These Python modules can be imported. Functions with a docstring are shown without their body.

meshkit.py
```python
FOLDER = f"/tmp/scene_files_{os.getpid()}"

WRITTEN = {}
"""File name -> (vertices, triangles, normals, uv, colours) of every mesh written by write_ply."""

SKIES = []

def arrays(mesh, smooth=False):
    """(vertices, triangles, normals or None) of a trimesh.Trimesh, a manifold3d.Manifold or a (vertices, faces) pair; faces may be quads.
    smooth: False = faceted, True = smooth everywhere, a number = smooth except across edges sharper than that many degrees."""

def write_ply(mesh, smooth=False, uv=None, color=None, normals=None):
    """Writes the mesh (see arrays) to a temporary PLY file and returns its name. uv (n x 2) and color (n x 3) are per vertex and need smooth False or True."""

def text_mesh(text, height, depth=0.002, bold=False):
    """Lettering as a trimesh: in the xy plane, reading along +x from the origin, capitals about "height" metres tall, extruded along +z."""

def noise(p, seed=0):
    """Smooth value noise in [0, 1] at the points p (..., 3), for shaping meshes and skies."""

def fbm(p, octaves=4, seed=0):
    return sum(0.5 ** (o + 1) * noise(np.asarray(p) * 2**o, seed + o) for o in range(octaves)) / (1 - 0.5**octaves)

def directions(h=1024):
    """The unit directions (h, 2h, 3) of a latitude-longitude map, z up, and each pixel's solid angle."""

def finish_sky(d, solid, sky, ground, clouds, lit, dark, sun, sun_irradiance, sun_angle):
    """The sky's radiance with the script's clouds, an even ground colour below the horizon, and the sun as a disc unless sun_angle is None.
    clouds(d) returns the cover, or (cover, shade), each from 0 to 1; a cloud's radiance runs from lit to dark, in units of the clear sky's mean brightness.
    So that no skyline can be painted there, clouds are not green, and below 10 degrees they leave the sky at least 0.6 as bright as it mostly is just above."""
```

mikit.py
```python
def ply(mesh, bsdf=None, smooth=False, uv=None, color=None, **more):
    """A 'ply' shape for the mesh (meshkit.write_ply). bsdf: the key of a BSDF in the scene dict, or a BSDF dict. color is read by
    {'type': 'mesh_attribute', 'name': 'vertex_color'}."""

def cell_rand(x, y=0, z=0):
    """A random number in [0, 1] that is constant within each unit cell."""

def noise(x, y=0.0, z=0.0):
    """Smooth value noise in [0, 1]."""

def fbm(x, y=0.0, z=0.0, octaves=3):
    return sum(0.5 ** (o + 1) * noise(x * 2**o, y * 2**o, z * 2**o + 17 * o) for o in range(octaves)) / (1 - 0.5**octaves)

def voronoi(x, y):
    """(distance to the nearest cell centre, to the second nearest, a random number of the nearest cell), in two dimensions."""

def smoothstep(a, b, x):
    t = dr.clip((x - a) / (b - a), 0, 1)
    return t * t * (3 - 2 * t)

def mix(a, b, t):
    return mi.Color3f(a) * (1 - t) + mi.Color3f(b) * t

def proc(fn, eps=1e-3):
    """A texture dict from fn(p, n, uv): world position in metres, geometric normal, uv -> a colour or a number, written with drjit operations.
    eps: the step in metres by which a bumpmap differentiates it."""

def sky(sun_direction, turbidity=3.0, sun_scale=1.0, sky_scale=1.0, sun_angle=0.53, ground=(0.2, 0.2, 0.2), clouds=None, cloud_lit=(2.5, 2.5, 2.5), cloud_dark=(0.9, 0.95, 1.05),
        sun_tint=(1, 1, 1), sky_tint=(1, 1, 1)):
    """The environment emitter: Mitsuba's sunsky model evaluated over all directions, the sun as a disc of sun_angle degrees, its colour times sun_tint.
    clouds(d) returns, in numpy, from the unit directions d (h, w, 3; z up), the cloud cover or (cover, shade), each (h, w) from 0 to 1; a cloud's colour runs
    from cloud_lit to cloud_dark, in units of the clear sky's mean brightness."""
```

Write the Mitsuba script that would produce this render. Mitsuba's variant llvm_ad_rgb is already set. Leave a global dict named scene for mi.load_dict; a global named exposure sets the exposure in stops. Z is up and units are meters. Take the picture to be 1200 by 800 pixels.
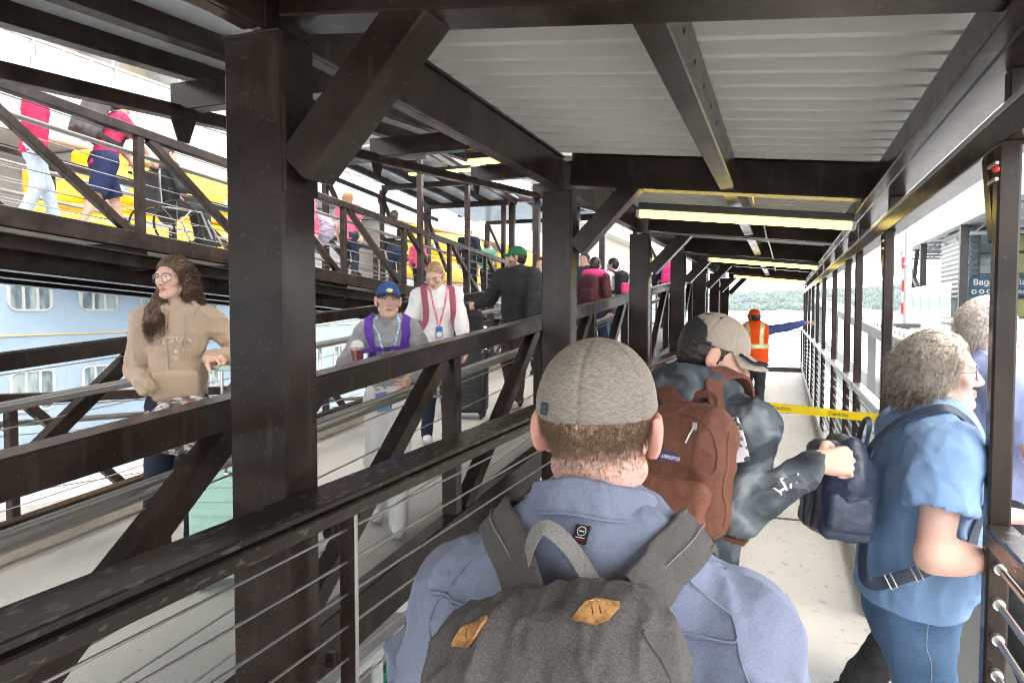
import math, os, tempfile
import numpy as np, trimesh, manifold3d
import drjit as dr, mitsuba as mi
import mikit, meshkit
from mikit import proc, fbm, noise, voronoi, smoothstep, mix, cell_rand
T = mi.ScalarTransform4f
rng = np.random.default_rng(7)
scene, labels = {}, {}

# ------------------------------------------------------------------ camera, sky, exposure
EYE = np.array([0.0, 0.0, 1.7])
FOCAL = 850.0                                   # pixels of a 1200 px wide picture
PITCH = math.atan(38 / FOCAL)
YAW = math.atan(318 / FOCAL * math.cos(PITCH))
LOOK = np.array([-math.sin(YAW) * math.cos(PITCH), math.cos(YAW) * math.cos(PITCH), -math.sin(PITCH)])
scene['camera'] = {'type': 'perspective', 'fov': math.degrees(2 * math.atan(600 / FOCAL)), 'fov_axis': 'x', 'near_clip': 0.05, 'far_clip': 20000.0,
                   'to_world': T().look_at(origin=EYE.tolist(), target=(EYE + LOOK).tolist(), up=[0, 0, 1])}
exposure = 4.42
SUN = (0.45, -0.1, 0.8)
scene['sky'] = mikit.sky(SUN, turbidity=3, sun_scale=0.1, sun_angle=25, clouds=lambda d: (np.ones(d.shape[:2]), 0.55 * meshkit.fbm(d * [3, 3, 7], 3)),
                         cloud_lit=(2.5, 2.5, 2.5), cloud_dark=(1.9, 1.95, 2.05), ground=(0.25, 0.26, 0.27))


LAMP = [.17, .128, .030]


# ------------------------------------------------------------------ helpers
def numbered(key):
    """The key, with the next free three-digit number if it (or a part of it) is taken."""
    if key not in USED:
        USED.add(key)
        return key
    i = 1
    while f'{key}_{i:03d}' in USED:
        i += 1
    key = f'{key}_{i:03d}'
    USED.add(key)
    return key


USED = set()


def add(key, mesh, bsdf, smooth=30, **kw):
    key = numbered(key)
    scene[key] = mikit.ply(mesh, bsdf, smooth, **kw)
    return key


def copy(key, src, to_world):
    key = numbered(key)
    scene[key] = {**scene[src], 'to_world': to_world}
    return key


def thing(key, label=None, cat=None, group=None, kind=None):
    key = numbered(key)
    tag(key, label, cat, group, kind)
    return key


def tag(key, label=None, cat=None, group=None, kind=None):
    d = labels.setdefault(key, {})
    for k, v in (('label', label), ('category', cat), ('group', group), ('kind', kind)):
        if v:
            d[k] = v
    return key


def cat(ms):
    ms = [m for m in ms if m is not None]
    return trimesh.util.concatenate(ms) if len(ms) > 1 else ms[0]


def rx(a): c, s = math.cos(a), math.sin(a); return np.array([[1, 0, 0], [0, c, -s], [0, s, c]])
def ry(a): c, s = math.cos(a), math.sin(a); return np.array([[c, 0, s], [0, 1, 0], [-s, 0, c]])
def rz(a): c, s = math.cos(a), math.sin(a); return np.array([[c, -s, 0], [s, c, 0], [0, 0, 1]])


def unit(v):
    v = np.asarray(v, float)
    return v / max(np.linalg.norm(v), 1e-9)


CHAMF = {}


def bevel(size, b=0.004):
    """A box of that size centred at the origin with chamfered edges (44 triangles)."""
    x, y, z = (s / 2 for s in size)
    b = min(b, x * .4, y * .4, z * .4)
    pts = []
    for sx in (-1, 1):
        for sy in (-1, 1):
            for sz in (-1, 1):
                pts += [(sx * x, sy * (y - b), sz * (z - b)), (sx * (x - b), sy * y, sz * (z - b)), (sx * (x - b), sy * (y - b), sz * z)]
    return trimesh.convex.convex_hull(np.array(pts))


def box(x0, x1, y0, y1, z0, z1, b=0.004):
    m = bevel((x1 - x0, y1 - y0, z1 - z0), b)
    m.apply_translation([(x0 + x1) / 2, (y0 + y1) / 2, (z0 + z1) / 2])
    return m


def bar(a, b, w, h, up=(0, 0, 1), ch=0.004, ext=0.0):
    """A chamfered rectangular bar from a to b: w across, h along 'up'."""
    a, b = np.asarray(a, float), np.asarray(b, float)
    L = np.linalg.norm(b - a)
    d = (b - a) / L
    s = unit(np.cross(d, up))
    u = np.cross(s, d)
    m = bevel((L + 2 * ext, w, h), ch)
    M = np.eye(4)
    M[:3, 0], M[:3, 1], M[:3, 2], M[:3, 3] = d, s, u, (a + b) / 2
    m.apply_transform(M)
    return m


def tube(pts, r, n=10, caps=True):
    """A round tube along a polyline; r a number or one per point."""
    P = np.asarray(pts, float)
    R = np.broadcast_to(np.asarray(r, float), (len(P),))
    t = np.gradient(P, axis=0)
    t /= np.maximum(np.linalg.norm(t, axis=1, keepdims=True), 1e-9)
    u = np.cross(t[0], [0, 0, 1.0])
    if np.linalg.norm(u) < 1e-3:
        u = np.cross(t[0], [1.0, 0, 0])
    u = unit(u)
    ang = np.arange(n) * 2 * np.pi / n
    V = []
    for i in range(len(P)):
        u = unit(u - t[i] * (u @ t[i]))
        w = np.cross(t[i], u)
        V.append(P[i] + R[i] * (np.cos(ang)[:, None] * u + np.sin(ang)[:, None] * w))
    V = np.concatenate(V)
    i, k = np.meshgrid(np.arange(len(P) - 1), np.arange(n), indexing='ij')
    a, b = i * n + k, i * n + (k + 1) % n
    f = np.concatenate([np.stack([a, b, b + n], -1).reshape(-1, 3), np.stack([a, b + n, a + n], -1).reshape(-1, 3)])
    if caps:
        c0, c1 = len(V), len(V) + 1
        V = np.vstack([V, P[:1], P[-1:]])
        kk = np.arange(n)
        f = np.vstack([f, np.stack([np.full(n, c0), (kk + 1) % n, kk], 1), np.stack([np.full(n, c1), len(P) * n - n + kk, len(P) * n - n + (kk + 1) % n], 1)])
    return trimesh.Trimesh(V, f, process=False)


def spline(pts, n=8):
    """Catmull-Rom through the points (k, any), n samples per span."""
    P = np.asarray(pts, float)
    P = np.vstack([2 * P[0] - P[1], P, 2 * P[-1] - P[-2]])
    out = []
    for i in range(1, len(P) - 2):
        t = np.linspace(0, 1, n, endpoint=False)[:, None]
        a, b, c, d = P[i - 1:i + 3]
        out.append(.5 * (2 * b + (c - a) * t + (2 * a - 5 * b + 4 * c - d) * t ** 2 + (3 * b - 3 * c + d - a) * t ** 3))
    return np.vstack(out + [P[-2:-1]])


def ribbon(pts, nrm, w, th, n=8, crown=0.0):
    """A flat strap along a spline through pts; nrm: its outward normal at each point; w wide, th thick (numbers or one per point)."""
    k = len(pts)
    W, H = np.broadcast_to(np.asarray(w, float), (k,)), np.broadcast_to(np.asarray(th, float), (k,))
    S = spline(np.hstack([np.asarray(pts, float), np.asarray(nrm, float), W[:, None], H[:, None]]), n)
    P, N, W, H = S[:, :3], S[:, 3:6], S[:, 6], S[:, 7]
    t = np.gradient(P, axis=0)
    t /= np.linalg.norm(t, axis=1, keepdims=True)
    N = N - t * (N * t).sum(1, keepdims=True)
    N /= np.linalg.norm(N, axis=1, keepdims=True)
    B = np.cross(t, N)
    prof = np.array([(-.5, -.3), (-.5, .25), (-.46, .5), (-.25, .5), (0, .5), (.25, .5), (.46, .5), (.5, .25), (.5, -.3), (.46, -.5), (-.46, -.5)])
    m = len(prof)
    off = prof[:, 1][None] * H[:, None] + crown * (1 - (2 * prof[:, 0]) ** 2)[None] * (prof[:, 1] > 0)
    V = (P[:, None] + B[:, None] * (prof[:, 0][None] * W[:, None])[..., None] + N[:, None] * off[..., None]).reshape(-1, 3)
    i, q = np.meshgrid(np.arange(len(P) - 1), np.arange(m), indexing='ij')
    a, b = i * m + q, i * m + (q + 1) % m
    f = np.concatenate([np.stack([a, b + m, b], -1).reshape(-1, 3), np.stack([a, a + m, b + m], -1).reshape(-1, 3)])
    fan = np.array([(0, j, j + 1) for j in range(1, m - 1)])
    f = np.vstack([f, fan, fan[:, ::-1] + (len(P) - 1) * m])
    return trimesh.Trimesh(V, f, process=False)


def extrude(poly, depth):
    return trimesh.creation.extrude_polygon(poly, depth, engine='earcut')


def frame(o, x, y, z):
    M = np.eye(4)
    M[:3, 0], M[:3, 1], M[:3, 2], M[:3, 3] = x, y, z, o
    return M


def placed(m, M):
    m = m.copy()
    m.apply_transform(M)
    return m


# ------------------------------------------------------------------ materials
def mat(name, color, rough=0.5, spec=0.5, metal=0.0, bump=None, bscale=1.0, eps=1e-3, **kw):
    c = {'type': 'rgb', 'value': list(color)} if isinstance(color, (tuple, list)) else color
    b = {'type': 'principled', 'base_color': c, 'roughness': rough, 'specular': spec, **({'metallic': metal} if metal else {}), **kw}
    if bump is not None:
        b = {'type': 'bumpmap', 'arbitrary': proc(bump, eps), 'scale': bscale, 'bsdf': b}
    scene[name] = {'type': 'twosided', 'bsdf': b}
    return name


VC = {'type': 'mesh_attribute', 'name': 'vertex_color'}


def grainy(c0, c1, f=8.0, f2=90.0, k=0.35):
    """Colour between c0 and c1 by blotches and fine grain."""
    def fn(p, n, uv):
        t = fbm(p.x * f, p.y * f, p.z * f, 3) * (1 - k) + noise(p.x * f2, p.y * f2, p.z * f2) * k
        return mix(c0, c1, smoothstep(0.25, 0.75, t))
    return proc(fn)


def paint_bump(p, n, uv):
    return 0.00006 * fbm(p.x * 220, p.y * 220, p.z * 220, 2) + 0.0003 * noise(p.x * 16, p.y * 16, p.z * 16)


def steel_color(p, n, uv):
    t = fbm(p.x * 5, p.y * 5, p.z * 5, 4)
    s = smoothstep(0.74, 0.8, fbm(p.x * 70 + 7, p.y * 70, p.z * 70, 3))          # scuffs and chips down to a paler coat
    d = smoothstep(0.62, 0.74, fbm(p.x * 26, p.y * 26, p.z * 3.0 + 5, 3))            # dried drip marks and dust
    c = mix(mix((.0145, .0090, .0072), (.034, .0235, .019), smoothstep(.25, .75, t)), (.075, .062, .05), d * 0.17)
    return mix(c, (.09, .08, .07), s * 0.35)


mat('painted_steel', proc(steel_color), 0.24, 0.25, bump=paint_bump)
mat('grey_steel', grainy((.05, .047, .046), (.07, .066, .064), 4, 120, .3), 0.40, 0.35, bump=paint_bump)
mat('worn_rail', proc(lambda p, n, uv: mix(mix((.016, .011, .009), (.03, .022, .018), fbm(p.x * 6, p.y * 6, p.z * 6, 3)), (.16, .14, .125),
    0.4 * smoothstep(0.60, 0.72, fbm(p.x * 60, p.y * 25, p.z * 60, 3)))), 0.30, 0.5, bump=paint_bump)
mat('stainless', (.55, .54, .52), 0.28, 0.5, 0.9)
mat('pipe_steel', (.29, .275, .255), 0.3, 0.5, 0.6)
mat('wire', (.40, .38, .36), 0.32, 0.5, 0.8)
mat('galvanised', (.56, .555, .53), 0.42, 0.4)
mat('white_paint', grainy((.40, .41, .415), (.47, .47, .47), 2, 30), 0.45)


def concrete_fn(c0, c1, stain):
    def fn(p, n, uv):
        t = fbm(p.x * 1.7, p.y * 1.7, p.z, 5)
        g = noise(p.x * 210, p.y * 210, p.z * 40)
        sp = smoothstep(0.70, 0.78, fbm(p.x * 22 + 3, p.y * 22, p.z, 4))
        return mix(mix(c0, c1, t * .75 + g * .25), stain, sp * .7)
    return proc(fn)


mat('deck_concrete', concrete_fn((.39, .39, .375), (.54, .54, .52), (.33, .325, .30)), 0.6, 0.4, bump=lambda p, n, uv: 0.0009 * fbm(p.x * 90, p.y * 90, p.z * 90, 3))
mat('ramp_concrete', concrete_fn((.33, .32, .295), (.45, .44, .41), (.24, .22, .19)), 0.62, 0.4, bump=lambda p, n, uv: 0.0009 * fbm(p.x * 90, p.y * 90, p.z * 90, 3))
mat('apron_concrete', concrete_fn((.30, .30, .29), (.40, .40, .39), (.23, .225, .22)), 0.7, 0.4)
mat('yellow_paint', grainy((.55, .40, .04), (.7, .5, .06), 9, 120), 0.5)
mat('black_plastic', (.014, .014, .015), 0.4, 0.5)
mat('black_rubber', (.02, .02, .02), 0.7, 0.3)
mat('roof_soffit', grainy((.55, .59, .64), (.63, .66, .70), 1.5, 20, .2), 0.2, 0.6, bump=lambda p, n, uv: 0.002 * fbm(p.x * 3, p.y * 3, p.z * 3, 2), eps=4e-3)


# ------------------------------------------------------------------ the covered walkway: floor, canopy, rails
tag(add('walkway_floor', box(-1.42, 0.62, -2.2, 21.3, -0.16, 0.0), 'deck_concrete'), 'pale concrete floor of the covered walkway', None, None, 'structure')
tag(add('landing_floor', box(0.62, 2.9, 1.9, 3.75, -0.16, -0.004), 'deck_concrete'), 'pale concrete landing outside the walkway opening', None, None, 'structure')
for k in range(2):
    add('walkway_floor__joint_strip', box(-1.4, 0.6, 6.2 + 6.4 * k, 6.24 + 6.4 * k, 0.0, 0.006, .002), 'grey_steel')


def roof_z(x): return 2.378 - 0.103 * x          # underside of the cross beams


canopy = thing('walkway_canopy', 'dark brown steel canopy with ribbed metal roof over the near walkway', 'canopy')
FR = [1.70 + 2.95 * i for i in range(-2, 7)]
for y in FR:
    if y > -3:
        c = add(f'{canopy}__column', box(-1.525, -1.322, y, y + .152, -.3, 2.485, .008), 'painted_steel')
        add(f'{c}__weld_bead', cat([trimesh.creation.icosphere(1, .0055).apply_translation([x, y - .002, 2.478 + .002 * math.sin(40 * x)]) for x in np.arange(-1.52, -1.325, .009)]), 'painted_steel')
    a, b = np.array([-1.325, y + .076, roof_z(-1.325) + .1]), np.array([0.56, y + .076, roof_z(.56) + .1])
    add(f'{canopy}__cross_beam', bar(a, b, .152, .2, ch=.006), 'painted_steel')
    add(f'{canopy}__closure_strip', bar(a + [0, -.03, .138], b + [0, -.03, .138], .012, .074, ch=.001), 'painted_steel')
    add(f'{canopy}__knee_brace', bar((-1.30, y + .076, 2.10), (-.90, y + .076, 2.52), .145, .115, ch=.006), 'painted_steel')
    add(f'{canopy}__end_plate', bar((-1.319, y + .076, 2.03), (-1.319, y + .076, 2.30), .15, .014, up=(1, 0, 0), ch=.002), 'painted_steel')
for y in FR:
    if -2 < y < 12:
        for xx, zz in ((-1.27, 2.475), (-1.22, 2.47)):
            add(f'{canopy}__bolt', tube([(xx, y - .006, zz + .06), (xx, y + .001, zz + .06)], .011, 6), 'painted_steel')
        for dz in (.05, .21):
            for dy in (.03, .122):
                add(f'{canopy}__bolt', tube([(-1.313, y + dy, 2.04 + dz), (-1.305, y + dy, 2.04 + dz)], .008, 6), 'painted_steel')
for y0, y1 in zip(FR[:-1], FR[1:]):
    add(f'{canopy}__eave_beam', cat([box(-1.398, -1.376, y0 + .001, y1 - .001, 2.49, 2.69, .004), box(-1.45, -1.398, y0 + .15, y1 - .002, 2.49, 2.504, .003)]), 'painted_steel')
    add(f'{canopy}__beam_flange', box(-1.46, -1.362, y0 + .155, y1 - .003, 2.692, 2.706, .002), 'painted_steel')
    # centre purlin: a folded channel with a row of bolt holes
    zc = roof_z(-.33)
    P = np.array([0, 0, 0])
    add(f'{canopy}__purlin', cat([box(-.375, -.285, y0 + .152, y1, zc + .012, zc + .195, .006), ]), 'painted_steel')
    for k in range(9):
        yy = y0 + .5 + k * .28
        if yy < y1 - .1 and y0 < 8:
            add(f'{canopy}__bolt_hole', tube([(-.2846, yy, zc + .10), (-.2826, yy, zc + .10)], .010, 8), 'black_rubber')
# ribbed roof deck, one sheet per bay
def ribbed(x0, x1, y0, y1, zf, pitch=.185, depth=.07):
    ys, zs = [], []
    y = y0
    while y < y1:
        for dy, dz in ((0, 0), (.042, 0), (.056, depth), (.171, depth)):
            if y + dy <= y1:
                ys.append(y + dy); zs.append(dz)
        y += pitch
    ys.append(y1); zs.append(zs[-1])
    ys, zs = np.array(ys), np.array(zs)
    n = len(ys)
    V = np.vstack([np.c_[np.full(n, x), ys, zs + zf(x) + t] for x, t in ((x0, 0), (x1, 0), (x1, .006), (x0, .006))])
    f = []
    for i in range(n - 1):
        for s in range(4):
            a, b = s * n + i, ((s + 1) % 4) * n + i
            f += [(a, b, b + 1), (a, b + 1, a + 1)]
    return trimesh.Trimesh(V, np.array(f), process=False)


for y0, y1 in zip(FR[:-1], FR[1:]):
    for xa, xb in ((-1.6, -.33), (-.328, .62)):
        add(f'{canopy}__roof_sheet', ribbed(xa, xb, y0 + .09, y1 + .0895, lambda x: roof_z(x) + .202), 'galvanised', smooth=False)
# right-hand eave: channel, gutter angle and header
zr = roof_z(.5)
add(f'{canopy}__eave_channel', cat([box(.47, .60, -3, 20.6, zr - .025, zr + .17, .006), box(.42, .47, -3, 20.6, zr - .022, zr - .006, .003)]), 'painted_steel')
add(f'{canopy}__header', box(.515, .605, -3, 20.6, zr - .205, zr - .115, .004), 'painted_steel')
add(f'{canopy}__header_edge', box(.508, .5145, -3, 20.6, zr - .13, zr - .112, .002), 'stainless')

# fluorescent lamps
def lamp(yc, x0, x1, label):
    t = thing('fluorescent_lamp', label, 'lamp', 'fluorescent lamps under the canopies')
    xs = np.array([x0, x1])
    L = x1 - x0
    sl = math.atan(.103)
    def put(m):
        m.apply_transform(trimesh.transformations.rotation_matrix(sl, [0, 1, 0]))
        m.apply_translation([(x0 + x1) / 2, yc, roof_z((x0 + x1) / 2) - .012])
        return m
    add(f'{t}__housing', put(box(-L / 2, L / 2, -.07, .07, -.045, .005, .006)), 'grey_steel')
    prof = [(.055, -.047), (.062, -.062), (.048, -.095), (-.048, -.095), (-.062, -.062), (-.055, -.047)]
    import shapely
    m = extrude(shapely.Polygon(prof), L - .03)
    m.apply_transform(frame([-L / 2 + .015, 0, 0], [0, 1, 0], [0, 0, 1], [1, 0, 0]))
    scene[f'{t}__diffuser'] = {**mikit.ply(put(m), 'lamp_diffuser', False), 'emitter': {'type': 'area', 'radiance': {'type': 'rgb', 'value': LAMP}}}
    USED.add(f'{t}__diffuser')
    for sx in (-1, 1):
        add(f'{t}__end_cap', put(box(sx * L / 2 - .012, sx * L / 2 + .012, -.068, .068, -.1, -.046, .004)), 'white_paint')
        add(f'{t}__clip', put(tube([(sx * (L / 2 - .22), .066, -.02), (sx * (L / 2 - .22), .082, -.02), (sx * (L / 2 - .22), .08, -.06)], .004, 6)), 'stainless')
    return t


mat('lamp_diffuser', (.35, .28, .15), 0.5)
lamp(-.6, -1.0, .44, 'lit fluorescent lamp behind the viewer under the walkway canopy')
lamp(5.35, -1.0, .44, 'long lit fluorescent lamp nearest the viewer under the walkway roof')
lamp(10.6, -1.0, .44, 'second lit fluorescent lamp along the walkway roof')
lamp(16.2, -1.0, .44, 'third lit fluorescent lamp near the far end of the walkway roof')
# conduit hanging along the roof
cd = [(-.20, 4.9, roof_z(-.2) + .05), (-.19, 5.6, roof_z(-.2) - .03), (-.17, 6.4, roof_z(-.2) + .03), (-.16, 7.4, roof_z(-.2) - .02), (-.15, 8.6, roof_z(-.2) + .0), (-.14, 10.3, roof_z(-.2) - .02), (-.14, 12, roof_z(-.2) + .02), (-.14, 13.4, roof_z(-.2) - .03)]
tag(add('conduit', tube(spline(cd), .008, 8), 'stainless'), 'thin pale cable conduit sagging under the walkway roof beams', 'cable')
for k, y in enumerate((7.6, 10.6)):
    tag(add('sprinkler_pipe', tube([(-1.2, y - .05, roof_z(-1.2) - .02), (.5, y - .05, roof_z(.5) - .02)], .012, 8), 'stainless'), ('pale pipe across the roof beam behind the nearest lamp', 'pale pipe across the roof beam before the second lamp')[k], 'pipe')

# left guard rail of the walkway
gl = thing('guard_rail', 'dark steel guard rail with flat cap and thin rods left of the walkway', 'railing')
add(f'{gl}__cap', box(-1.318, -1.172, -2.2, 20.9, 1.142, 1.163, .004), 'worn_rail')
add(f'{gl}__lip', cat([box(-1.196, -1.158, -2.2, 20.9, 1.098, 1.138, .005), box(-1.31, -1.27, -2.2, 20.9, 1.10, 1.139, .004)]), 'worn_rail')
for k in range(10):
    z = 1.03 - .1 * k
    add(f'{gl}__rod', tube([(-1.235, -2.2, z), (-1.235, 20.9, z)], .0042, 8), 'stainless')
for y in FR[1:]:
    b = add(f'{gl}__mounting_bar', box(-1.262, -1.208, y + .165, y + .177, 0.02, 1.095, .003), 'painted_steel')
    add(f'{b}__edge_strip', box(-1.2075, -1.203, y + .163, y + .179, 0.02, 1.09, .002), 'stainless')
    for k in (0, 4):
        add(f'{b}__bolt', cat([box(-1.30, -1.262, y + .135, y + .165, 1.0 - .1 * k, 1.05 - .1 * k, .006), tube([(-1.28, y + .12, 1.025 - .1 * k), (-1.28, y + .136, 1.025 - .1 * k)], .011, 6)]), 'painted_steel')

# right-hand screen: posts, rails, rods
gr = thing('post_screen', 'row of slim dark posts with rails along the right side of the walkway', 'screen')
RP = [-1.9, -.05, 2.15, 4.36, 5.98, 6.95, 8.7, 10.9, 12.9, 14.9, 16.9, 18.9, 20.85]
for i, y in enumerate(RP):
    hz = zr - .206
    c = add(f'{gr}__post', box(.50, .552, y, y + .052, 0, hz, .006), 'painted_steel')
    add(f'{c}__cap_block', box(.52, .60, y, y + .052, zr - .114, zr - .026, .004), 'painted_steel')
    if i in (2, 3, 5, 7):
        # head bracket: widening gusset under the header and a junction box
        add(f'{c}__head_bracket', cat([bar((.526, y + .06, hz - .24), (.526, y + .15, hz - .005), .05, .06, up=(0, 1, 0)), box(.496, .556, y + .0, y + .2, hz - .012, hz + .001, .003)]), 'painted_steel')
        add(f'{c}__bolt_plate', cat([box(.49, .4995, y - .01, y + .065, hz - .1 + .02 * j, hz - .09 + .02 * j, .002) for j in (0, 2)]), 'stainless')
    add(f'{c}__foot_plate', box(.47, .58, y - .03, y + .08, 0, .012, .002), 'grey_steel')
for i, (y0, y1) in enumerate(zip(RP[:-1], RP[1:])):
    if y0 == 2.15:
        continue
    add(f'{gr}__top_rail', box(.492, .560, y0 + .053, y1 - .001, 1.095, 1.15, .006), 'worn_rail' if i < 3 else 'stainless')
    for k in range(11):
        z = 1.04 - .092 * k
        r = add(f'{gr}__rod', tube([(.526, y0 + .052, z), (.526, y1, z)], .0085 if i < 3 else .007, 8), 'stainless' if i < 3 else 'wire')
        if i == 1:
            add(f'{r}__socket', tube([(.526, y1 - .02, z), (.526, y1 - .001, z)], .015, 10), 'stainless')
    if i >= 3:
        add(f'{gr}__kick_plate', box(.47, .49, y0, y1, .03, .14, .003), 'stainless')
    add(f'{gr}__alarm_bell', cat([trimesh.creation.icosphere(2, .009).apply_translation([.494, 2.145, 2.05])]), 'red_paint')
mat('red_paint', (.5, .03, .03), 0.35)

# end guard rail across the far end
ge = thing('end_rail', 'pale horizontal rail closing the far end of the walkway', 'railing')
for z, r in ((1.12, .02), (.9, .008), (.72, .012), (.54, .008), (.36, .008)):
    add(f'{ge}__bar', tube([(-1.3, 21.0, z), (.5, 21.0, z)], r, 8), 'stainless')
add(f'{ge}__kerb', box(-1.32, .5, 20.93, 21.1, 0, .12), 'grey_steel')
for x in (-1.28, -.4, .47):
    add(f'{ge}__post', box(x - .02, x + .02, 20.98, 21.03, 0, 1.1), 'grey_steel')

# caution tape across the walkway
tp = spline([(-1.16, 4.62, 1.17), (-.8, 4.56, 1.157), (-.3, 4.50, 1.142), (.15, 4.43, 1.122), (.499, 4.385, 1.105)], 8)
def tape_strip(tp, w):
    n = len(tp)
    tw = .35 * np.sin(np.linspace(0, 5, n))
    up = np.c_[np.zeros(n), np.sin(tw), np.cos(tw)] * w / 2
    V = np.vstack([tp - up, tp + up, tp - up + [0, .0012, 0], tp + up + [0, .0012, 0]])
    f = []
    for i in range(n - 1):
        for s, e, in ((0, 1), (3, 2)):
            a, b = s * n + i, e * n + i
            f += [(a, a + 1, b + 1), (a, b + 1, b)]
    return trimesh.Trimesh(V, np.array(f), process=False)


tape = add('caution_tape', tape_strip(tp, .052), 'tape_yellow', smooth=True)
tag(tape, 'yellow caution tape stretched across the walkway behind the dark handbag', 'tape')
mat('tape_yellow', (.85, .62, .01), 0.35)
mat('print_black', (.012, .012, .012), 0.5)
seg = np.diff(tp, axis=0)
s_len = np.r_[0, np.cumsum(np.linalg.norm(seg, axis=1))]


def on_tape(s):
    p = np.array([np.interp(s, s_len, tp[:, k]) for k in range(3)])
    q = np.array([np.interp(s + .02, s_len, tp[:, k]) for k in range(3)])
    return p, unit(q - p)


for s0 in (.12, .62, 1.12, 1.42):
    p, d = on_tape(s0)
    tw = .35 * math.sin(5 * s0 / s_len[-1])
    up = unit([0, math.sin(tw), math.cos(tw)])
    n = unit(np.cross(d, up))
    m = meshkit.text_mesh('Caution', .021, .0008)
    m.apply_transform(frame(p - up * .0105 + n * .0008, d, unit(np.cross(n, d)), n))
    add(f'{tape}__lettering', m, 'print_black', smooth=False)


# ------------------------------------------------------------------ boarding ramps: floors, trusses, roofs
def slab(x0, x1, y0, y1, zt, zb):
    """A sloping slab: zt(y) top, zb(y) bottom."""
    v = [(x, y, f(y)) for x in (x0, x1) for y in (y0, y1) for f in (zb, zt)]
    return trimesh.convex.convex_hull(np.array(v, float))


def near_z(y): return .115 + .0715 * y
def up_z(y): return 2.93 - .066 * y
def low_z(y): return .12 - .075 * y


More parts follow.
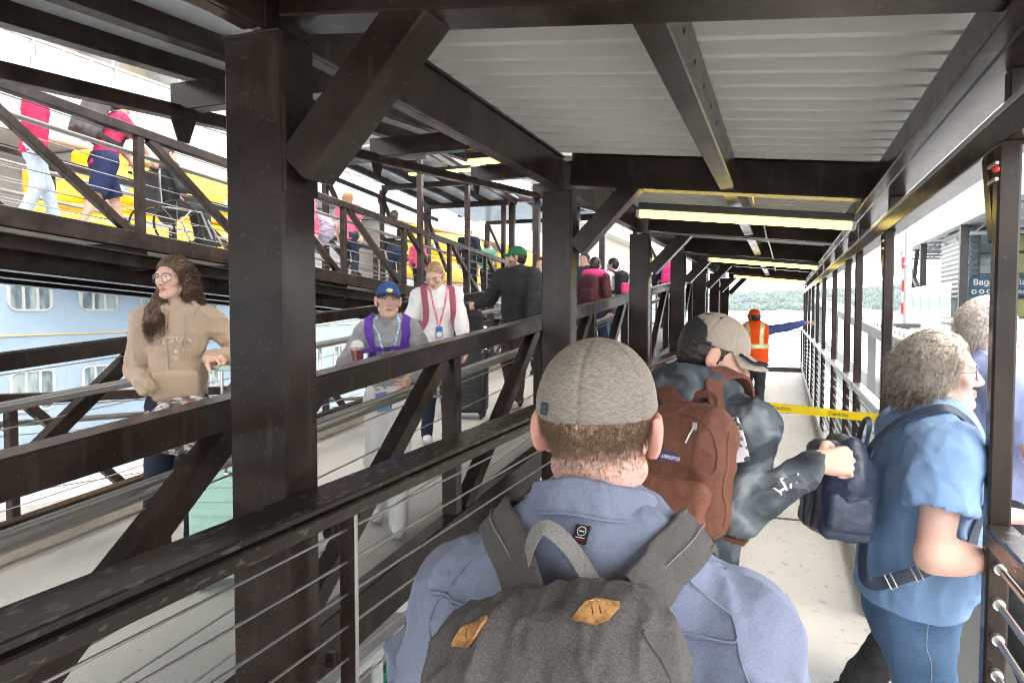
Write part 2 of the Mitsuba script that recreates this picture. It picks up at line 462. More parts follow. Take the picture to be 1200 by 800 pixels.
def truss(key, x, zf, ys, y0, y1, top, bot, label, lean=1, mats='painted_steel', pipe_x=None, pipe=.985, wires=7, wire_x=0.0, both=True, size=.1, botw=.2, pipe_r=.03, pipe_m='pipe_steel', midrail=False):
    """Side truss of a ramp: chords, verticals at ys, one diagonal per panel, a pipe handrail and wires."""
    t = thing(key, label, 'railing')
    P = lambda y, h: np.array([x, y, zf(y) + h])
    add(f'{t}__top_chord', bar(P(y0, top - size / 2), P(y1, top - size / 2), size, size, ch=.006), mats)
    add(f'{t}__bottom_chord', bar(P(y0, bot + botw / 2), P(y1, bot + botw / 2), size * .92, botw, ch=.006), mats)
    s = size * .84
    for y in ys:
        if y0 < y < y1:
            add(f'{t}__vertical', bar(P(y, bot + botw), P(y, top - size), s, s, up=(0, 1, 0), ch=.005), mats)
    for a, b in zip(ys[:-1], ys[1:]):
        if lean > 0:
            p, q = P(b - .13, top - size + .01), P(a + .12, bot + botw - .02)
        else:
            p, q = P(a + .13, top - size + .01), P(b - .12, bot + botw - .02)
        if q[1] > y0 and p[1] < y1:
            add(f'{t}__diagonal', bar(p, q, s * .96, s * 1.02, up=(0, 1, 0), ch=.005), mats)
    if pipe_x is not None:
        h = add(f'{t}__handrail', tube([(pipe_x, y0, zf(y0) + pipe), (pipe_x, y1, zf(y1) + pipe)], pipe_r, 14), pipe_m)
        for y in ys:
            if y0 < y < y1:
                add(f'{h}__bracket', tube([(x, y, zf(y) + pipe - .06), (pipe_x, y, zf(y) + pipe - .05), (pipe_x, y, zf(y) + pipe - .02)], .009, 8), 'stainless')
        if midrail:
            add(f'{t}__mid_rail', tube([(pipe_x, y0, zf(y0) + pipe - .34), (pipe_x, y1, zf(y1) + pipe - .34)], .02, 10), pipe_m)
    wx = x + wire_x
    for k in range(wires):
        h = bot + botw + .08 + (top - size - bot - botw - .1) * k / max(wires - 1, 1)
        add(f'{t}__wire', tube([(wx, y0, zf(y0) + h), (wx, y1, zf(y1) + h)], .0035 if x > -5 else .0055, 6), 'wire')
    return t


NY = [.5 - 1.55 * 2 + 1.55 * i for i in range(15)]
tag(add('ramp_floor', slab(-4.05, -1.76, -2.5, 17.2, near_z, lambda y: near_z(y) - .1), 'ramp_concrete'), 'sloping concrete floor of the near boarding ramp', None, None, 'structure')
for k in range(13):
    y = -1 + 1.55 * k
    add('ramp_floor__joist', box(-4.1, -1.74, y, y + .08, near_z(y) - .28, near_z(y) - .10), 'painted_steel')
add('ramp_floor__kerb', slab(-4.04, -3.92, -2.5, 17.2, lambda y: near_z(y) + .09, lambda y: near_z(y) - .02), 'kerb_beige')
add('ramp_floor__yellow_stripe', slab(-3.915, -3.80, -2.5, 2.1, lambda y: near_z(y) + .006, lambda y: near_z(y) - .01), 'yellow_paint')
mat('kerb_beige', grainy((.38, .33, .26), (.5, .45, .37), 6, 90), 0.55)
truss('ramp_truss', -1.70, near_z, NY, -2.5, 17.2, 1.165, -.02, 'dark steel ramp railing with slanted struts just beyond the near columns', 1, 'painted_steel', -1.86, .90, 6, -.03, botw=.22)
truss('ramp_truss', -4.10, near_z, [y + .25 for y in NY], -2.5, 17.2, 1.14, -.02, 'far railing of the near ramp behind the woman in the tan hoodie', 1, 'painted_steel', -3.95, .86, 6, .03, botw=.2, midrail=True)
# ramp roof
def nr_z(y): return 3.25 + .0715 * y
rc = thing('ramp_canopy', 'dark sloping roof with purlins over the near boarding ramp', 'canopy')
for k, y in enumerate(np.arange(-3, 17.5, 2.75)):
    for a, b in ((-4.42, -3.22), (-3.21, -1.6)):
        add(f'{rc}__roof_panel', slab(a, b, y + .012, y + 2.74, lambda y: nr_z(y) + .03, nr_z), 'roof_soffit')
for x in (-4.2, -3.58, -2.95, -2.3, -1.72):
    add(f'{rc}__purlin', bar((x, -3, nr_z(-3) - .07), (x, 17.2, nr_z(17.2) - .07), .07, .135, ch=.005), 'painted_steel')
    add(f'{rc}__flange', bar((x + .02, -3, nr_z(-3) - .145), (x + .02, 17.2, nr_z(17.2) - .145), .11, .012, ch=.002), 'painted_steel')
for y in (-1.25, 1.5, 4.25, 7.0, 9.75, 12.5, 15.25):
    c = add(f'{rc}__portal_beam', bar((-4.25, y, nr_z(y) - .30), (-1.66, y, nr_z(y) - .30), .13, .20, ch=.006), 'painted_steel')
    add(f'{c}__gusset', trimesh.convex.convex_hull(np.array([(xx, yy, z) for xx in (-4.20, -4.188) for yy, z in ((y - .14, nr_z(y) - .4), (y + .14, nr_z(y) - .4), (y + .05, nr_z(y) - .62), (y - .05, nr_z(y) - .62))])), 'painted_steel')
    add(f'{c}__hanger', box(-4.26, -4.14, y - .05, y + .05, nr_z(y) - .42, nr_z(y) - .2), 'painted_steel')
add(f'{rc}__eave_strut', bar((-4.2, -3, 2.84 - .21), (-4.2, 17.2, 2.84 + .0715 * 17.2), .1, .1, ch=.006), 'painted_steel')
for y in (12.5, 15.25):
    for x in (-4.2, -1.70):
        add(f'{rc}__post', box(x - .06, x + .06, y - .06, y + .06, near_z(y), nr_z(y) - .41), 'painted_steel')
def ramp_lamp(x0, x1, y, z, label):
    t = thing('fluorescent_lamp', label, 'lamp', 'fluorescent lamps under the canopies')
    add(f'{t}__housing', box(x0, x1, y - .07, y + .07, z - .01, z + .05), 'painted_steel')
    k = f'{t}__diffuser'
    scene[k] = {**mikit.ply(box(x0 + .02, x1 - .02, y - .055, y + .055, z - .06, z - .011, .012), 'lamp_diffuser', False), 'emitter': {'type': 'area', 'radiance': {'type': 'rgb', 'value': LAMP}}}
    USED.add(k)
ramp_lamp(-3.2, -2.15, 7.2, nr_z(7.2) - .46, 'lit yellow lamp under the near ramp roof just left of the second column')
# upper ramp
UY = [2.1 + 1.93 * i for i in range(9)]
tag(add('upper_ramp_floor', slab(-8.55, -6.55, 1, 17.4, up_z, lambda y: up_z(y) - .12), 'ramp_concrete'), 'sloping floor of the upper boarding ramp', None, None, 'structure')
for x in (-6.85, -7.65, -8.45):
    add('upper_ramp_floor__stringer', bar((x, 1, up_z(1) - .41), (x, 17.4, up_z(17.4) - .41), .09, .26, ch=.005), 'painted_steel')
    add('upper_ramp_floor__flange', bar((x, 1, up_z(1) - .55), (x, 17.4, up_z(17.4) - .55), .18, .014, ch=.003), 'painted_steel')
add('upper_ramp_floor__edge_channel', bar((-6.50, 1, up_z(1) - .33), (-6.50, 17.4, up_z(17.4) - .33), .06, .12, ch=.004), 'painted_steel')
add('upper_ramp_floor__edge_flange', bar((-6.46, 1, up_z(1) - .268), (-6.46, 17.4, up_z(17.4) - .268), .14, .012, ch=.003), 'painted_steel')
for k in range(9):
    y = 2.1 + 1.93 * k
    add('upper_ramp_floor__joist', box(-8.5, -6.5, y, y + .09, up_z(y) - .42, up_z(y) - .13), 'painted_steel')
truss('upper_ramp_truss', -6.50, up_z, UY, 1, 17.4, 1.10, -.20, 'near railing of the upper ramp with slanted struts, above left', -1, 'painted_steel', -6.66, .86, 7, -.03, botw=.18, pipe_r=.026)
truss('upper_ramp_truss', -8.62, up_z, [y + .6 for y in UY], 1, 17.4, 1.10, -.10, 'far railing of the upper ramp behind its passengers', -1, 'painted_steel', -8.46, .86, 7, .03, botw=.18, pipe_r=.026, midrail=True)
def ur_z(y): return 5.62 - .066 * y
uc = thing('upper_ramp_canopy', 'dark roof with light outer truss over the upper boarding ramp', 'canopy')
for y in np.arange(12.2, 17.5, 2.6):
    for a, b in ((-8.7, -7.4), (-7.39, -6.3)):
        add(f'{uc}__roof_panel', slab(a, b, y + .012, y + 2.59, lambda y: ur_z(y) + .03, ur_z), 'roof_soffit')
for x in (-8.5, -7.8, -7.1, -6.4):
    add(f'{uc}__purlin', bar((x, 12.2, ur_z(12.2) - .07), (x, 17.4, ur_z(17.4) - .07), .07, .13, ch=.004), 'painted_steel')
add(f'{uc}__eave_tube', tube([(-8.62, 12.2, ur_z(12.2) - .42), (-8.62, 17.4, ur_z(17.4) - .42)], .05, 10), 'painted_steel')
for i, y in enumerate(np.arange(12.4, 17, 2.2)):
    add(f'{uc}__cross_beam', bar((-8.62, y, ur_z(y) - .2), (-6.35, y, ur_z(y) - .2), .09, .12, ch=.004), 'painted_steel')
    add(f'{uc}__web_strut', bar((-8.62, y, ur_z(y) - .42), (-8.6, y + .3, ur_z(y) - .1), .05, .05, ch=.004), 'painted_steel')
    if True:
        for x in (-8.62, -6.5):
            add(f'{uc}__post', box(x - .05, x + .05, y - .05, y + .05, up_z(y), ur_z(y) - .26), 'painted_steel')
        add(f'{uc}__diagonal', bar((-8.62, y + .05, ur_z(y) - .5), (-8.62, y + 1.2, up_z(y) + .9), .08, .08, up=(0, 1, 0)), 'painted_steel')
        add(f'{uc}__gusset', tube([(-8.66, y, ur_z(y) - .46), (-8.58, y, ur_z(y) - .46)], .14, 10), 'painted_steel')
ramp_lamp(-7.4, -5.95, 13.6, 4.55, 'lit yellow lamp farther left under the upper ramp roof')
# turning platform at the far end
tag(add('platform_floor', box(-8.7, -1.7, 17.25, 21.5, 1.26, 1.38), 'ramp_concrete'), 'platform floor joining both boarding ramps', None, None, 'structure')
pc = thing('platform_canopy', 'dark flat roof with posts over the far turning platform', 'canopy')
for x in np.arange(-9, -1.6, 1.85):
    add(f'{pc}__roof_panel', box(x + .01, x + 1.84, 17.3, 21.9, 4.62, 4.66), 'roof_soffit')
for y in (17.4, 19.6, 21.7):
    add(f'{pc}__beam', box(-9, -1.6, y - .06, y + .06, 4.40, 4.6), 'painted_steel')
for x in (-8.9, -6.5, -4.15, -1.72):
    for y in (17.4, 21.6):
        add(f'{pc}__post', box(x - .07, x + .07, y - .07, y + .07, 1.38, 4.4), 'painted_steel')
    if x < -2:
        add(f'{pc}__brace', bar((x + .05, 21.6, 4.35), (x + 1.0, 21.6, 2.4), .08, .08, up=(0, 1, 0)), 'painted_steel')
pr = thing('platform_rail', 'grey rail around the far turning platform', 'railing')
for z in (1.7, 1.95, 2.2, 2.46):
    add(f'{pr}__bar', tube([(-8.9, 21.5, z), (-1.7, 21.5, z)], .022 if z > 2.4 else .01, 8), 'painted_steel')
    add(f'{pr}__bar', tube([(-8.85, 17.3, z), (-8.85, 21.5, z)], .022 if z > 2.4 else .01, 8), 'painted_steel')
    add(f'{pr}__bar', tube([(-1.72, 17.3, z), (-1.72, 21.5, z)], .022 if z > 2.4 else .01, 8), 'painted_steel')
for x in (-8.85, -7.1, -5.3, -3.5, -1.72):
    add(f'{pr}__post', box(x - .03, x + .03, 21.47, 21.53, 1.38, 2.45), 'painted_steel')
# lower ramp seen through the gap
tag(add('lower_ramp_floor', slab(-8.6, -6.6, 0, 16, lambda y: low_z(y) - .35, lambda y: low_z(y) - .5), 'ramp_concrete'), 'floor of the lower ramp beneath the upper ramp', None, None, 'structure')
truss('lower_ramp_truss', -6.50, low_z, [1.3 + 1.6 * i for i in range(10)], 0, 16, 1.16, -.3, 'near railing of the lower ramp seen between the two ramps', -1, 'painted_steel', -6.64, .87, 5, -.03, size=.1, botw=.2)


# ------------------------------------------------------------------ the ship alongside
ship = thing('cruise_ship', 'huge pale blue and white cruise ship moored alongside the ramps', 'ship')
SX = -20.0
mat('hull_paint', grainy((.25, .335, .42), (.285, .365, .445), .6, 14, .15), 0.35)
mat('ship_white', grainy((.40, .40, .39), (.46, .46, .45), .7, 14, .2), 0.4)
mat('ship_cream', (.45, .39, .29), 0.5)
mat('ship_glass', proc(lambda p, n, uv: mix((.10, .14, .16), (.30, .36, .36), smoothstep(.3, .7, fbm(p.y * 5, p.z * 1.6, 0, 3)))), 0.1, 0.8)
mat('curtain', proc(lambda p, n, uv: mix((.30, .36, .34), (.55, .58, .52), noise(p.y * 26, p.z * .8, 0))), 0.7)
mat('gold_line', (.55, .38, .14), 0.4)
add(f'{ship}__hull', box(-42, SX, -40, 160, -8, 3.30, .1), 'hull_paint')
for k in range(18):
    add(f'{ship}__plate_seam', box(SX - .01, SX + .006, 11.15 + 4.4 * k, 11.17 + 4.4 * k, -8, 3.29, .001), 'hull_paint')
for z in (-4.9, -2.0, .78, 3.05):
    add(f'{ship}__plate_seam', box(SX - .01, SX + .007, -10, 100, z, z + .02, .001), 'hull_paint')
add(f'{ship}__rub_rail', tube([(SX + .03, -40, .96), (SX + .03, 160, .96)], .025, 8), 'gold_line')
for k in range(40):
    if 8 < 5 + 1.6 * k < 40:
        add(f'{ship}__rail_bracket', bar((SX + .0, 5 + 1.6 * k, .78), (SX + .04, 5 + 1.6 * k, .95), .012, .012, ch=.002), 'ship_white')
import shapely
def rounded_pane(w, h, r, side):
    b = shapely.box(-w / 2, -h / 2, w / 2, h / 2)
    if side:
        b2 = shapely.box(-w / 2 + r, -h / 2 + r, w / 2 - r, h / 2 - r).buffer(r, quad_segs=6)
        half = shapely.box(-w / 2, -h / 2, 0, h / 2) if side < 0 else shapely.box(0, -h / 2, w / 2, h / 2)
        b = shapely.union_all([b2.intersection(half), b.difference(half)])
    return b
def on_hull(poly, depth, x, y, z):
    m = extrude(poly, depth)
    m.apply_transform(frame([x, y, z], [0, 1, 0], [0, 0, 1], [1, 0, 0]))
    return m
panes = {}
for row, zc in enumerate((2.23, -.62, -3.5)):
    for k in range(22):
        yc = 12.3 + 2.2 * k
        if yc > 48 or (row == 2 and yc > 30):
            continue
        w = f'{ship}__window'
        key = None
        for j, sd in ((-1, -1), (0, 0), (1, 1)):
            if ('f',) not in panes:
                ring = rounded_pane(1.34, 1.18, .34, -1).union(rounded_pane(1.34, 1.18, .34, 1)).buffer(0)
                full = shapely.box(-.67 + .3, -.59 + .3, .67 - .3, .59 - .3).buffer(.3, quad_segs=6)
                holes = shapely.union_all([shapely.affinity.translate(rounded_pane(.345, 1.06, .2, s), jj * .415, 0) for jj, s in ((-1, -1), (0, 0), (1, 1))])
                panes[('f',)] = mikit.ply(on_hull(full.difference(holes), .05, 0, 0, 0), 'ship_white', False)
                for jj in (-1, 0, 1):
                    panes[jj] = mikit.ply(on_hull(rounded_pane(.38, 1.1, .2, jj), .012, 0, 0, 0), 'ship_glass', False)
            if key is None:
                key = numbered(w)
                scene[key] = {**panes[('f',)], 'to_world': T().translate([SX + .002, yc, zc])}
            pk = numbered(f'{key}__pane')
            scene[pk] = {**panes[sd], 'to_world': T().translate([SX + .004, yc + j * .415, zc])}
# promenade recess behind the lifeboats, then balcony decks
add(f'{ship}__promenade_wall', box(-42, SX - 2.2, -40, 160, 3.31, 6.55, .05), 'ship_white')
add(f'{ship}__deck_edge', box(-42, SX + .15, -40, 160, 6.56, 8.28, .05), 'ship_white')
for k in range(9):
    y = 12 + 4.5 * k
    add(f'{ship}__davit', cat([box(SX - 2.2, SX + .1, y - .18, y + .18, 5.9, 6.5), box(SX - .5, SX + .05, y - .16, y + .16, 3.4, 6.0)]), 'ship_white')
for lv in range(5):
    z = 8.3 + 2.75 * lv
    add(f'{ship}__cabin_wall', box(-42, SX - 1.5, -10, 160, z, z + 2.55, .03), 'ship_cream' if lv < 1 else 'ship_white')
    add(f'{ship}__balcony_slab', box(-42, SX + .1, -10, 160, z + 2.56, z + 2.74, .03), 'ship_white')
    add(f'{ship}__balcony_rail', box(SX - .02, SX + .04, -10, 160, z + 1.0, z + 1.08, .01), 'ship_white')
    for k in range(26):
        y = 4 + 2.7 * k
        if lv > 2 or y > 64:
            continue
        d = shapely.Polygon([(0, 0), (1.48, 0), (1.48, 1.5), (1.36, 2.0), (1.1, 2.3), (.0, 2.3)])
        m = extrude(d, .06)
        m.apply_transform(frame([SX - 1.5, y, z], [1, 0, 0], [0, 0, 1], [0, -1, 0]))
        add(f'{ship}__balcony_divider', m, 'ship_white', smooth=False)
        if y < 58:
            add(f'{ship}__balcony_glass', box(SX - .005, SX + .012, y + .08, y + 2.6, z + .06, z + .98, .004), 'balcony_glass')
            for q in (.0, .9, 1.8):
                add(f'{ship}__balcony_post', box(SX - .03, SX + .05, y + q - .02, y + q + .03, z + .02, z + 1.06, .006), 'ship_white')
            add(f'{ship}__balcony_door', box(SX - 1.49, SX - 1.47, y + .3, y + 1.5, z + .05, z + 2.1, .004), 'curtain')
mat('balcony_glass', (.30, .345, .36), 0.12, 0.6)
# lifeboats
mat('boat_orange', grainy((.70, .33, .008), (.76, .38, .012), 1.2, 30, .2), 0.3)
mat('boat_white', (.76, .76, .74), 0.35)
def hull_shape(L, B, prof, n=24, m=20):
    """Boat body: prof(t) -> (half breadth, zlow, zhigh) at t in [-1, 1] along y."""
    V, F = [], []
    for i in range(n + 1):
        t = -1 + 2 * i / n
        hb, z0, z1 = prof(t)
        for j in range(m):
            a = 2 * math.pi * j / m
            c, s = math.cos(a), math.sin(a)
            e = .55
            V.append((B * hb * math.copysign(abs(c) ** e, c), L * t, (z0 + z1) / 2 + (z1 - z0) / 2 * math.copysign(abs(s) ** e, s)))
    for i in range(n):
        for j in range(m):
            a, b = i * m + j, i * m + (j + 1) % m
            F += [(a, b, b + m), (a, b + m, a + m)]
    V += [(0, -L, sum(prof(-1)[1:]) / 2), (0, L, sum(prof(1)[1:]) / 2)]
    for j in range(m):
        F += [(len(V) - 2, (j + 1) % m, j), (len(V) - 1, n * m + j, n * m + (j + 1) % m)]
    return trimesh.Trimesh(np.array(V), np.array(F), process=False)
def lifeboat(y, L, m, label):
    t = thing('lifeboat', label, 'lifeboat', 'lifeboats hung along the ship')
    bow = lambda s: max(0.12, 1 - abs(s) ** 3.2)
    o = [SX + 1.2, y, 0]
    hull = hull_shape(L, 1.75, lambda s: (bow(s) * .97 + .02, 2.95 + .55 * abs(s) ** 3, 4.55))
    top = hull_shape(L * .985, 1.70, lambda s: (bow(s) * .95 + .02, 4.45, 5.55 + .5 * (1 - s * s)))
    keel = hull_shape(L * .93, 1.3, lambda s: (bow(s) * .9, 2.45 + .7 * abs(s) ** 3, 3.4))
    for nm, mm, b in (('hull', hull, m), ('canopy', top, m), ('keel', keel, 'boat_white')):
        mm.apply_translation(o)
        add(f'{t}__{nm}', mm, b, smooth=40)
    add(f'{t}__fender', cat([tube([(SX + 1.2 + 1.74 * bow(s) + .02, y + L * s, 4.5) for s in np.linspace(-.97, .97, 24)], .07, 8)]), m)
    add(f'{t}__grab_line', cat([tube([(SX + 1.2 + 1.74 * bow(s) + .1, y + L * s, 4.15 - .12 * abs(math.sin(12 * s))) for s in np.linspace(-.9, .9, 60)], .02, 6)]), 'ship_white')
    for k in range(5):
        s = -.66 + .33 * k
        add(f'{t}__window', box(SX + 1.2 + 1.70 * bow(s) - .08, SX + 1.2 + 1.70 * bow(s) + .03, y + L * s - .22, y + L * s + .22, 4.95, 5.22, .02), 'ship_glass')
    add(f'{t}__hatch', box(SX + .7, SX + 1.8, y - L * .7, y - L * .7 + 1.1, 5.7, 6.25, .08), m)
    for s in (-.6, .6):
        add(f'{t}__fall_hook', box(SX + 1.1, SX + 1.3, y + L * s - .1, y + L * s + .1, 5.8, 6.56, .02), 'ship_white')
lifeboat(19.2, 5.6, 'boat_orange', 'orange lifeboat behind the passengers on the upper ramp at left')
lifeboat(39.5, 6.6, 'boat_orange', 'orange lifeboat seen behind the posts at the far end of the ramps')
lifeboat(54.0, 6.6, 'boat_orange', 'farther orange lifeboat behind the man in the green cap')


# ------------------------------------------------------------------ water, hills, pier and terminal
mat('sea', (.10, .14, .16), 0.16, 0.7, bump=lambda p, n, uv: 0.03 * fbm(p.x * .8, p.y * .8, 0, 3) + .010 * fbm(p.x * 4, p.y * 4, 0, 2), eps=2e-2)
sea = trimesh.Trimesh(np.array([(-9000, -300, -6), (9000, -300, -6), (9000, 14000, -6), (-9000, 14000, -6.0)]), np.array([(0, 1, 2), (0, 2, 3)]), process=False)
tag(add('water', sea, 'sea', smooth=False), 'pale rippled water of the bay', None, None, 'structure')
tag(add('pier_deck', box(-18.5, 60, -40, 19.5, -3.4, -2.5, .05), 'apron_concrete'), 'grey concrete pier deck below the ramps', None, None, 'structure')
tag(add('pier_apron', box(3.6, 60, 19.7, 75, -3.4, -1.2, .05), 'apron_concrete'), 'pale pier apron in front of the terminal', None, None, 'structure')
for k in range(4):
    add('pier_deck__yellow_stripe', box(3.4 + 2.6 * k, 3.55 + 2.6 * k, -4, 19, -2.5, -2.494, .001), 'yellow_paint')
# far shore
def ridge(x): return 62 + 46 * meshkit.fbm(np.c_[x / 900, x * 0 + 3, x * 0], 5) + 18 * np.sin(x / 700.0)
gx = np.linspace(-3800, 3800, 230)
gy = np.linspace(0, 1, 26)
X, G = np.meshgrid(gx, gy)
Hh = ridge(X.ravel()).reshape(X.shape)
prof = np.sin(G * np.pi / 2) ** 1.2
Z = -6.5 + Hh * prof * (1 + .18 * (meshkit.fbm(np.stack([X / 220, G * 6, X * 0], -1), 4) - .5))
Y = 2900 + G * 900 + 60 * meshkit.fbm(np.stack([X / 300, G * 2, X * 0 + 5], -1), 3)
n1, n0 = X.shape
i, j = np.meshgrid(np.arange(n1 - 1), np.arange(n0 - 1), indexing='ij')
a = i * n0 + j
hill = trimesh.Trimesh(np.stack([X, Y, Z], -1).reshape(-1, 3), np.concatenate([np.stack([a, a + 1, a + n0 + 1], -1).reshape(-1, 3), np.stack([a, a + n0 + 1, a + n0], -1).reshape(-1, 3)]), process=False)
mat('hill_ground', grainy((.05, .075, .04), (.12, .13, .08), .012, .05), 0.9, 0.1)
tag(add('hill', hill, 'hill_ground', smooth=True), 'wooded hills on the far shore of the bay', None, None, 'structure')
# woods on the hills: clumps of small crowns, one mass
r2 = np.random.default_rng(3)
crown = trimesh.creation.icosphere(1, 1.0)
cv, cf = crown.vertices, crown.faces
N = 5200
tx = r2.uniform(-1500, 2300, N); tg = r2.uniform(.02, .98, N)
th = ridge(tx); tz = -6.5 + th * np.sin(tg * np.pi / 2) ** 1.2
ty = 2900 + tg * 900
keep = meshkit.fbm(np.c_[tx / 160, tg * 9, tx * 0], 3) > .40
tx, ty, tz = tx[keep], ty[keep], tz[keep]
s = r2.uniform(5, 13, len(tx))
V = (cv[None] * (1 + .35 * r2.standard_normal((len(tx), len(cv), 1)) * .5) * (s[:, None, None] * np.array([1.2, 1.2, 1.0])) + np.stack([tx, ty, tz + s * .5], -1)[:, None]).reshape(-1, 3)
Fc = (cf[None] + (np.arange(len(tx)) * len(cv))[:, None, None]).reshape(-1, 3)
mat('far_foliage', grainy((.03, .055, .03), (.07, .10, .045), .03, .2), 0.8, 0.1)
tag(add('far_woods', trimesh.Trimesh(V, Fc, process=False), 'far_foliage', smooth=True), 'dark green woods covering the far hills', None, None, 'stuff')
# houses along the far shore
mat('house_white', (.6, .59, .57), 0.6)
mat('house_grey', (.45, .46, .48), 0.6)
mat('house_roof', (.20, .16, .15), 0.7)
for k in range(36):
    x = r2.uniform(-900, 1500); g = min(abs(r2.normal(0, .22)) + .03, .8)
    z = -6.5 + float(ridge(np.array([x]))[0]) * math.sin(g * math.pi / 2) ** 1.2 + 3
    y = 2880 + g * 900
    w, d, h = r2.uniform(10, 24), 12, r2.uniform(6, 11)
    t = thing('shore_house', 'tiny pale house among the trees of the far shore', 'house', 'houses on the far shore')
    add(f'{t}__wall', box(x - w / 2, x + w / 2, y, y + d, z - 4, z + h, .1), ('house_white', 'house_white', 'house_grey')[k % 3])
    add(f'{t}__roof', trimesh.convex.convex_hull(np.array([(x + sx * (w / 2 + .6), y + yy, z + h + zz) for sx in (-1, 1) for yy, zz in ((-.6, 0), (d + .6, 0), (d / 2, 3.4))])), 'house_roof')

# terminal building on the right
tb = thing('terminal_building', 'pale terminal building with broad white fascia on dark columns at right', 'building')
add(f'{tb}__fascia', box(8.0, 8.4, 4, 62, 5.80, 7.75, .02), 'white_paint')
for y in np.arange(6, 62, 4.0):
    add(f'{tb}__fascia_joint', box(7.99, 7.999, y, y + .03, 5.82, 7.73, .001), 'grey_light')
add(f'{tb}__fascia_seam', box(7.988, 7.999, 4, 62, 6.55, 6.58, .001), 'grey_light')
mat('grey_light', (.52, .53, .54), 0.5)
mat('dark_teal', grainy((.10, .13, .14), (.14, .17, .18), 3, 40), 0.45)
mat('olive_panel', grainy((.28, .29, .10), (.36, .36, .14), 1, 30), 0.5)
add(f'{tb}__canopy_roof', box(8.4, 30, 4, 62, 6.0, 6.25, .02), 'grey_light')
for y in np.arange(5.5, 62, 3.2):
    r = add(f'{tb}__roof_truss', cat([tube([(8.4, y, 5.95), (18, y, 5.95)], .07, 8), tube([(8.4, y, 5.35), (18, y, 5.35)], .09, 8)] +
            [tube([(8.5 + 1.5 * q, y, 5.35), (9.25 + 1.5 * q, y, 5.95), (10 + 1.5 * q, y, 5.35)], .045, 6) for q in range(6)]), 'white_paint')
for y in (18, 30, 41.0, 52.0):
    add(f'{tb}__column', box(8.05, 8.4, y, y + .35, -1.2, 5.8, .02), 'grey_steel')
add(f'{tb}__y_brace', bar((8.2, 59, 5.2), (8.2, 53.6, 3.1), .24, .24, up=(1, 0, 0)), 'grey_steel')
add(f'{tb}__y_brace', bar((8.2, 54.3, 5.6), (8.2, 56, 2.3), .24, .24, up=(1, 0, 0)), 'grey_steel')
add(f'{tb}__brace_head', box(8.1, 8.35, 58.2, 60.6, 4.8, 5.8, .02), 'grey_steel')
add(f'{tb}__wall_block', box(8.62, 9.4, 42.6, 48.5, -1.2, 5.75, .02), 'white_paint')
for k in range(14):
    z = 2.2 + .26 * k
    if z < 5.6:
        add(f'{tb}__wall_rib', trimesh.convex.convex_hull(np.array([(8.62 + dx, y, z + dz) for y in (42.5, 48.6) for dx, dz in ((.01, 0), (-.09, .09), (-.09, .15), (.01, .25))])), 'white_paint', smooth=False)
add(f'{tb}__upper_floor', box(8.0, 30, 8, 62, 1.0, 1.25, .02), 'grey_light')
for k in range(5):
    add(f'{tb}__glass_panel', box(7.97, 7.99, 42.4 + 2.9 * k, 45.2 + 2.9 * k, 1.26, 3.1, .004), 'pale_glass')
mat('pale_glass', (.38, .42, .39), 0.1, 0.6)
add(f'{tb}__dark_wall', box(8.75, 24, 42.0, 42.5, 1.25, 5.75, .02), 'dark_teal')
for k in range(15):
    add(f'{tb}__wall_slat', box(8.62, 9.0, 41.88, 41.995, 1.4 + .28 * k, 1.58 + .28 * k, .01), 'dark_teal')
for x0, x1, z0, z1, m in ((9.05, 9.95, 4.55, 5.6, 'ship_glass'), (9.05, 9.95, 3.45, 4.4, 'ship_glass'), (10.1, 13.6, 4.55, 5.3, 'olive_panel'), (10.1, 13.6, 3.45, 4.4, 'olive_panel'), (9.05, 13.6, 1.3, 2.2, 'olive_panel')):
    w = add(f'{tb}__window', box(x0, x1, 41.90, 41.97, z0, z1, .01), m)
    add(f'{w}__mullion', box(x0, x1, 41.86, 41.91, z1 + .02, z1 + .1, .01), 'grey_steel')
sg = thing('baggage_sign', 'dark blue overhead sign reading Baggage Claim with white pictograms', 'sign')
mat('sign_blue', (.03, .085, .13), 0.4)
mat('sign_white', (.6, .6, .6), 0.5)
add(f'{sg}__panel', box(8.56, 12.9, 41.5, 41.7, 2.33, 3.28, .02), 'sign_blue')
def letters(txt, h, x, z, y=41.48, bold=True):
    m = meshkit.text_mesh(txt, h, .012, bold)
    m.apply_transform(frame([x, y, z], [1, 0, 0], [0, 0, 1], [0, -1, 0]))
    return m
add(f'{sg}__lettering', letters('Baggage Claim', .27, 8.72, 2.88), 'sign_white', smooth=False)
add(f'{sg}__small_lettering', letters('Elevator', .17, 10.05, 2.46), 'sign_white', smooth=False)
for cx, cz, r in ((11.45, 3.0, .16), (8.78, 2.55, .09), (9.1, 2.55, .09), (9.42, 2.55, .09), (11.45, 2.55, .11), (11.85, 2.55, .09)):
    ringm = tube([(cx + r * math.cos(a), 41.485, cz + r * math.sin(a)) for a in np.linspace(0, 2 * math.pi, 17)], .035 if r > .11 else .03, 6)
    add(f'{sg}__pictogram', ringm, 'sign_white')
for x in (9, 12.5):
    add(f'{sg}__hanger', box(x - .03, x + .03, 41.57, 41.63, 3.28, 5.75), 'grey_steel')
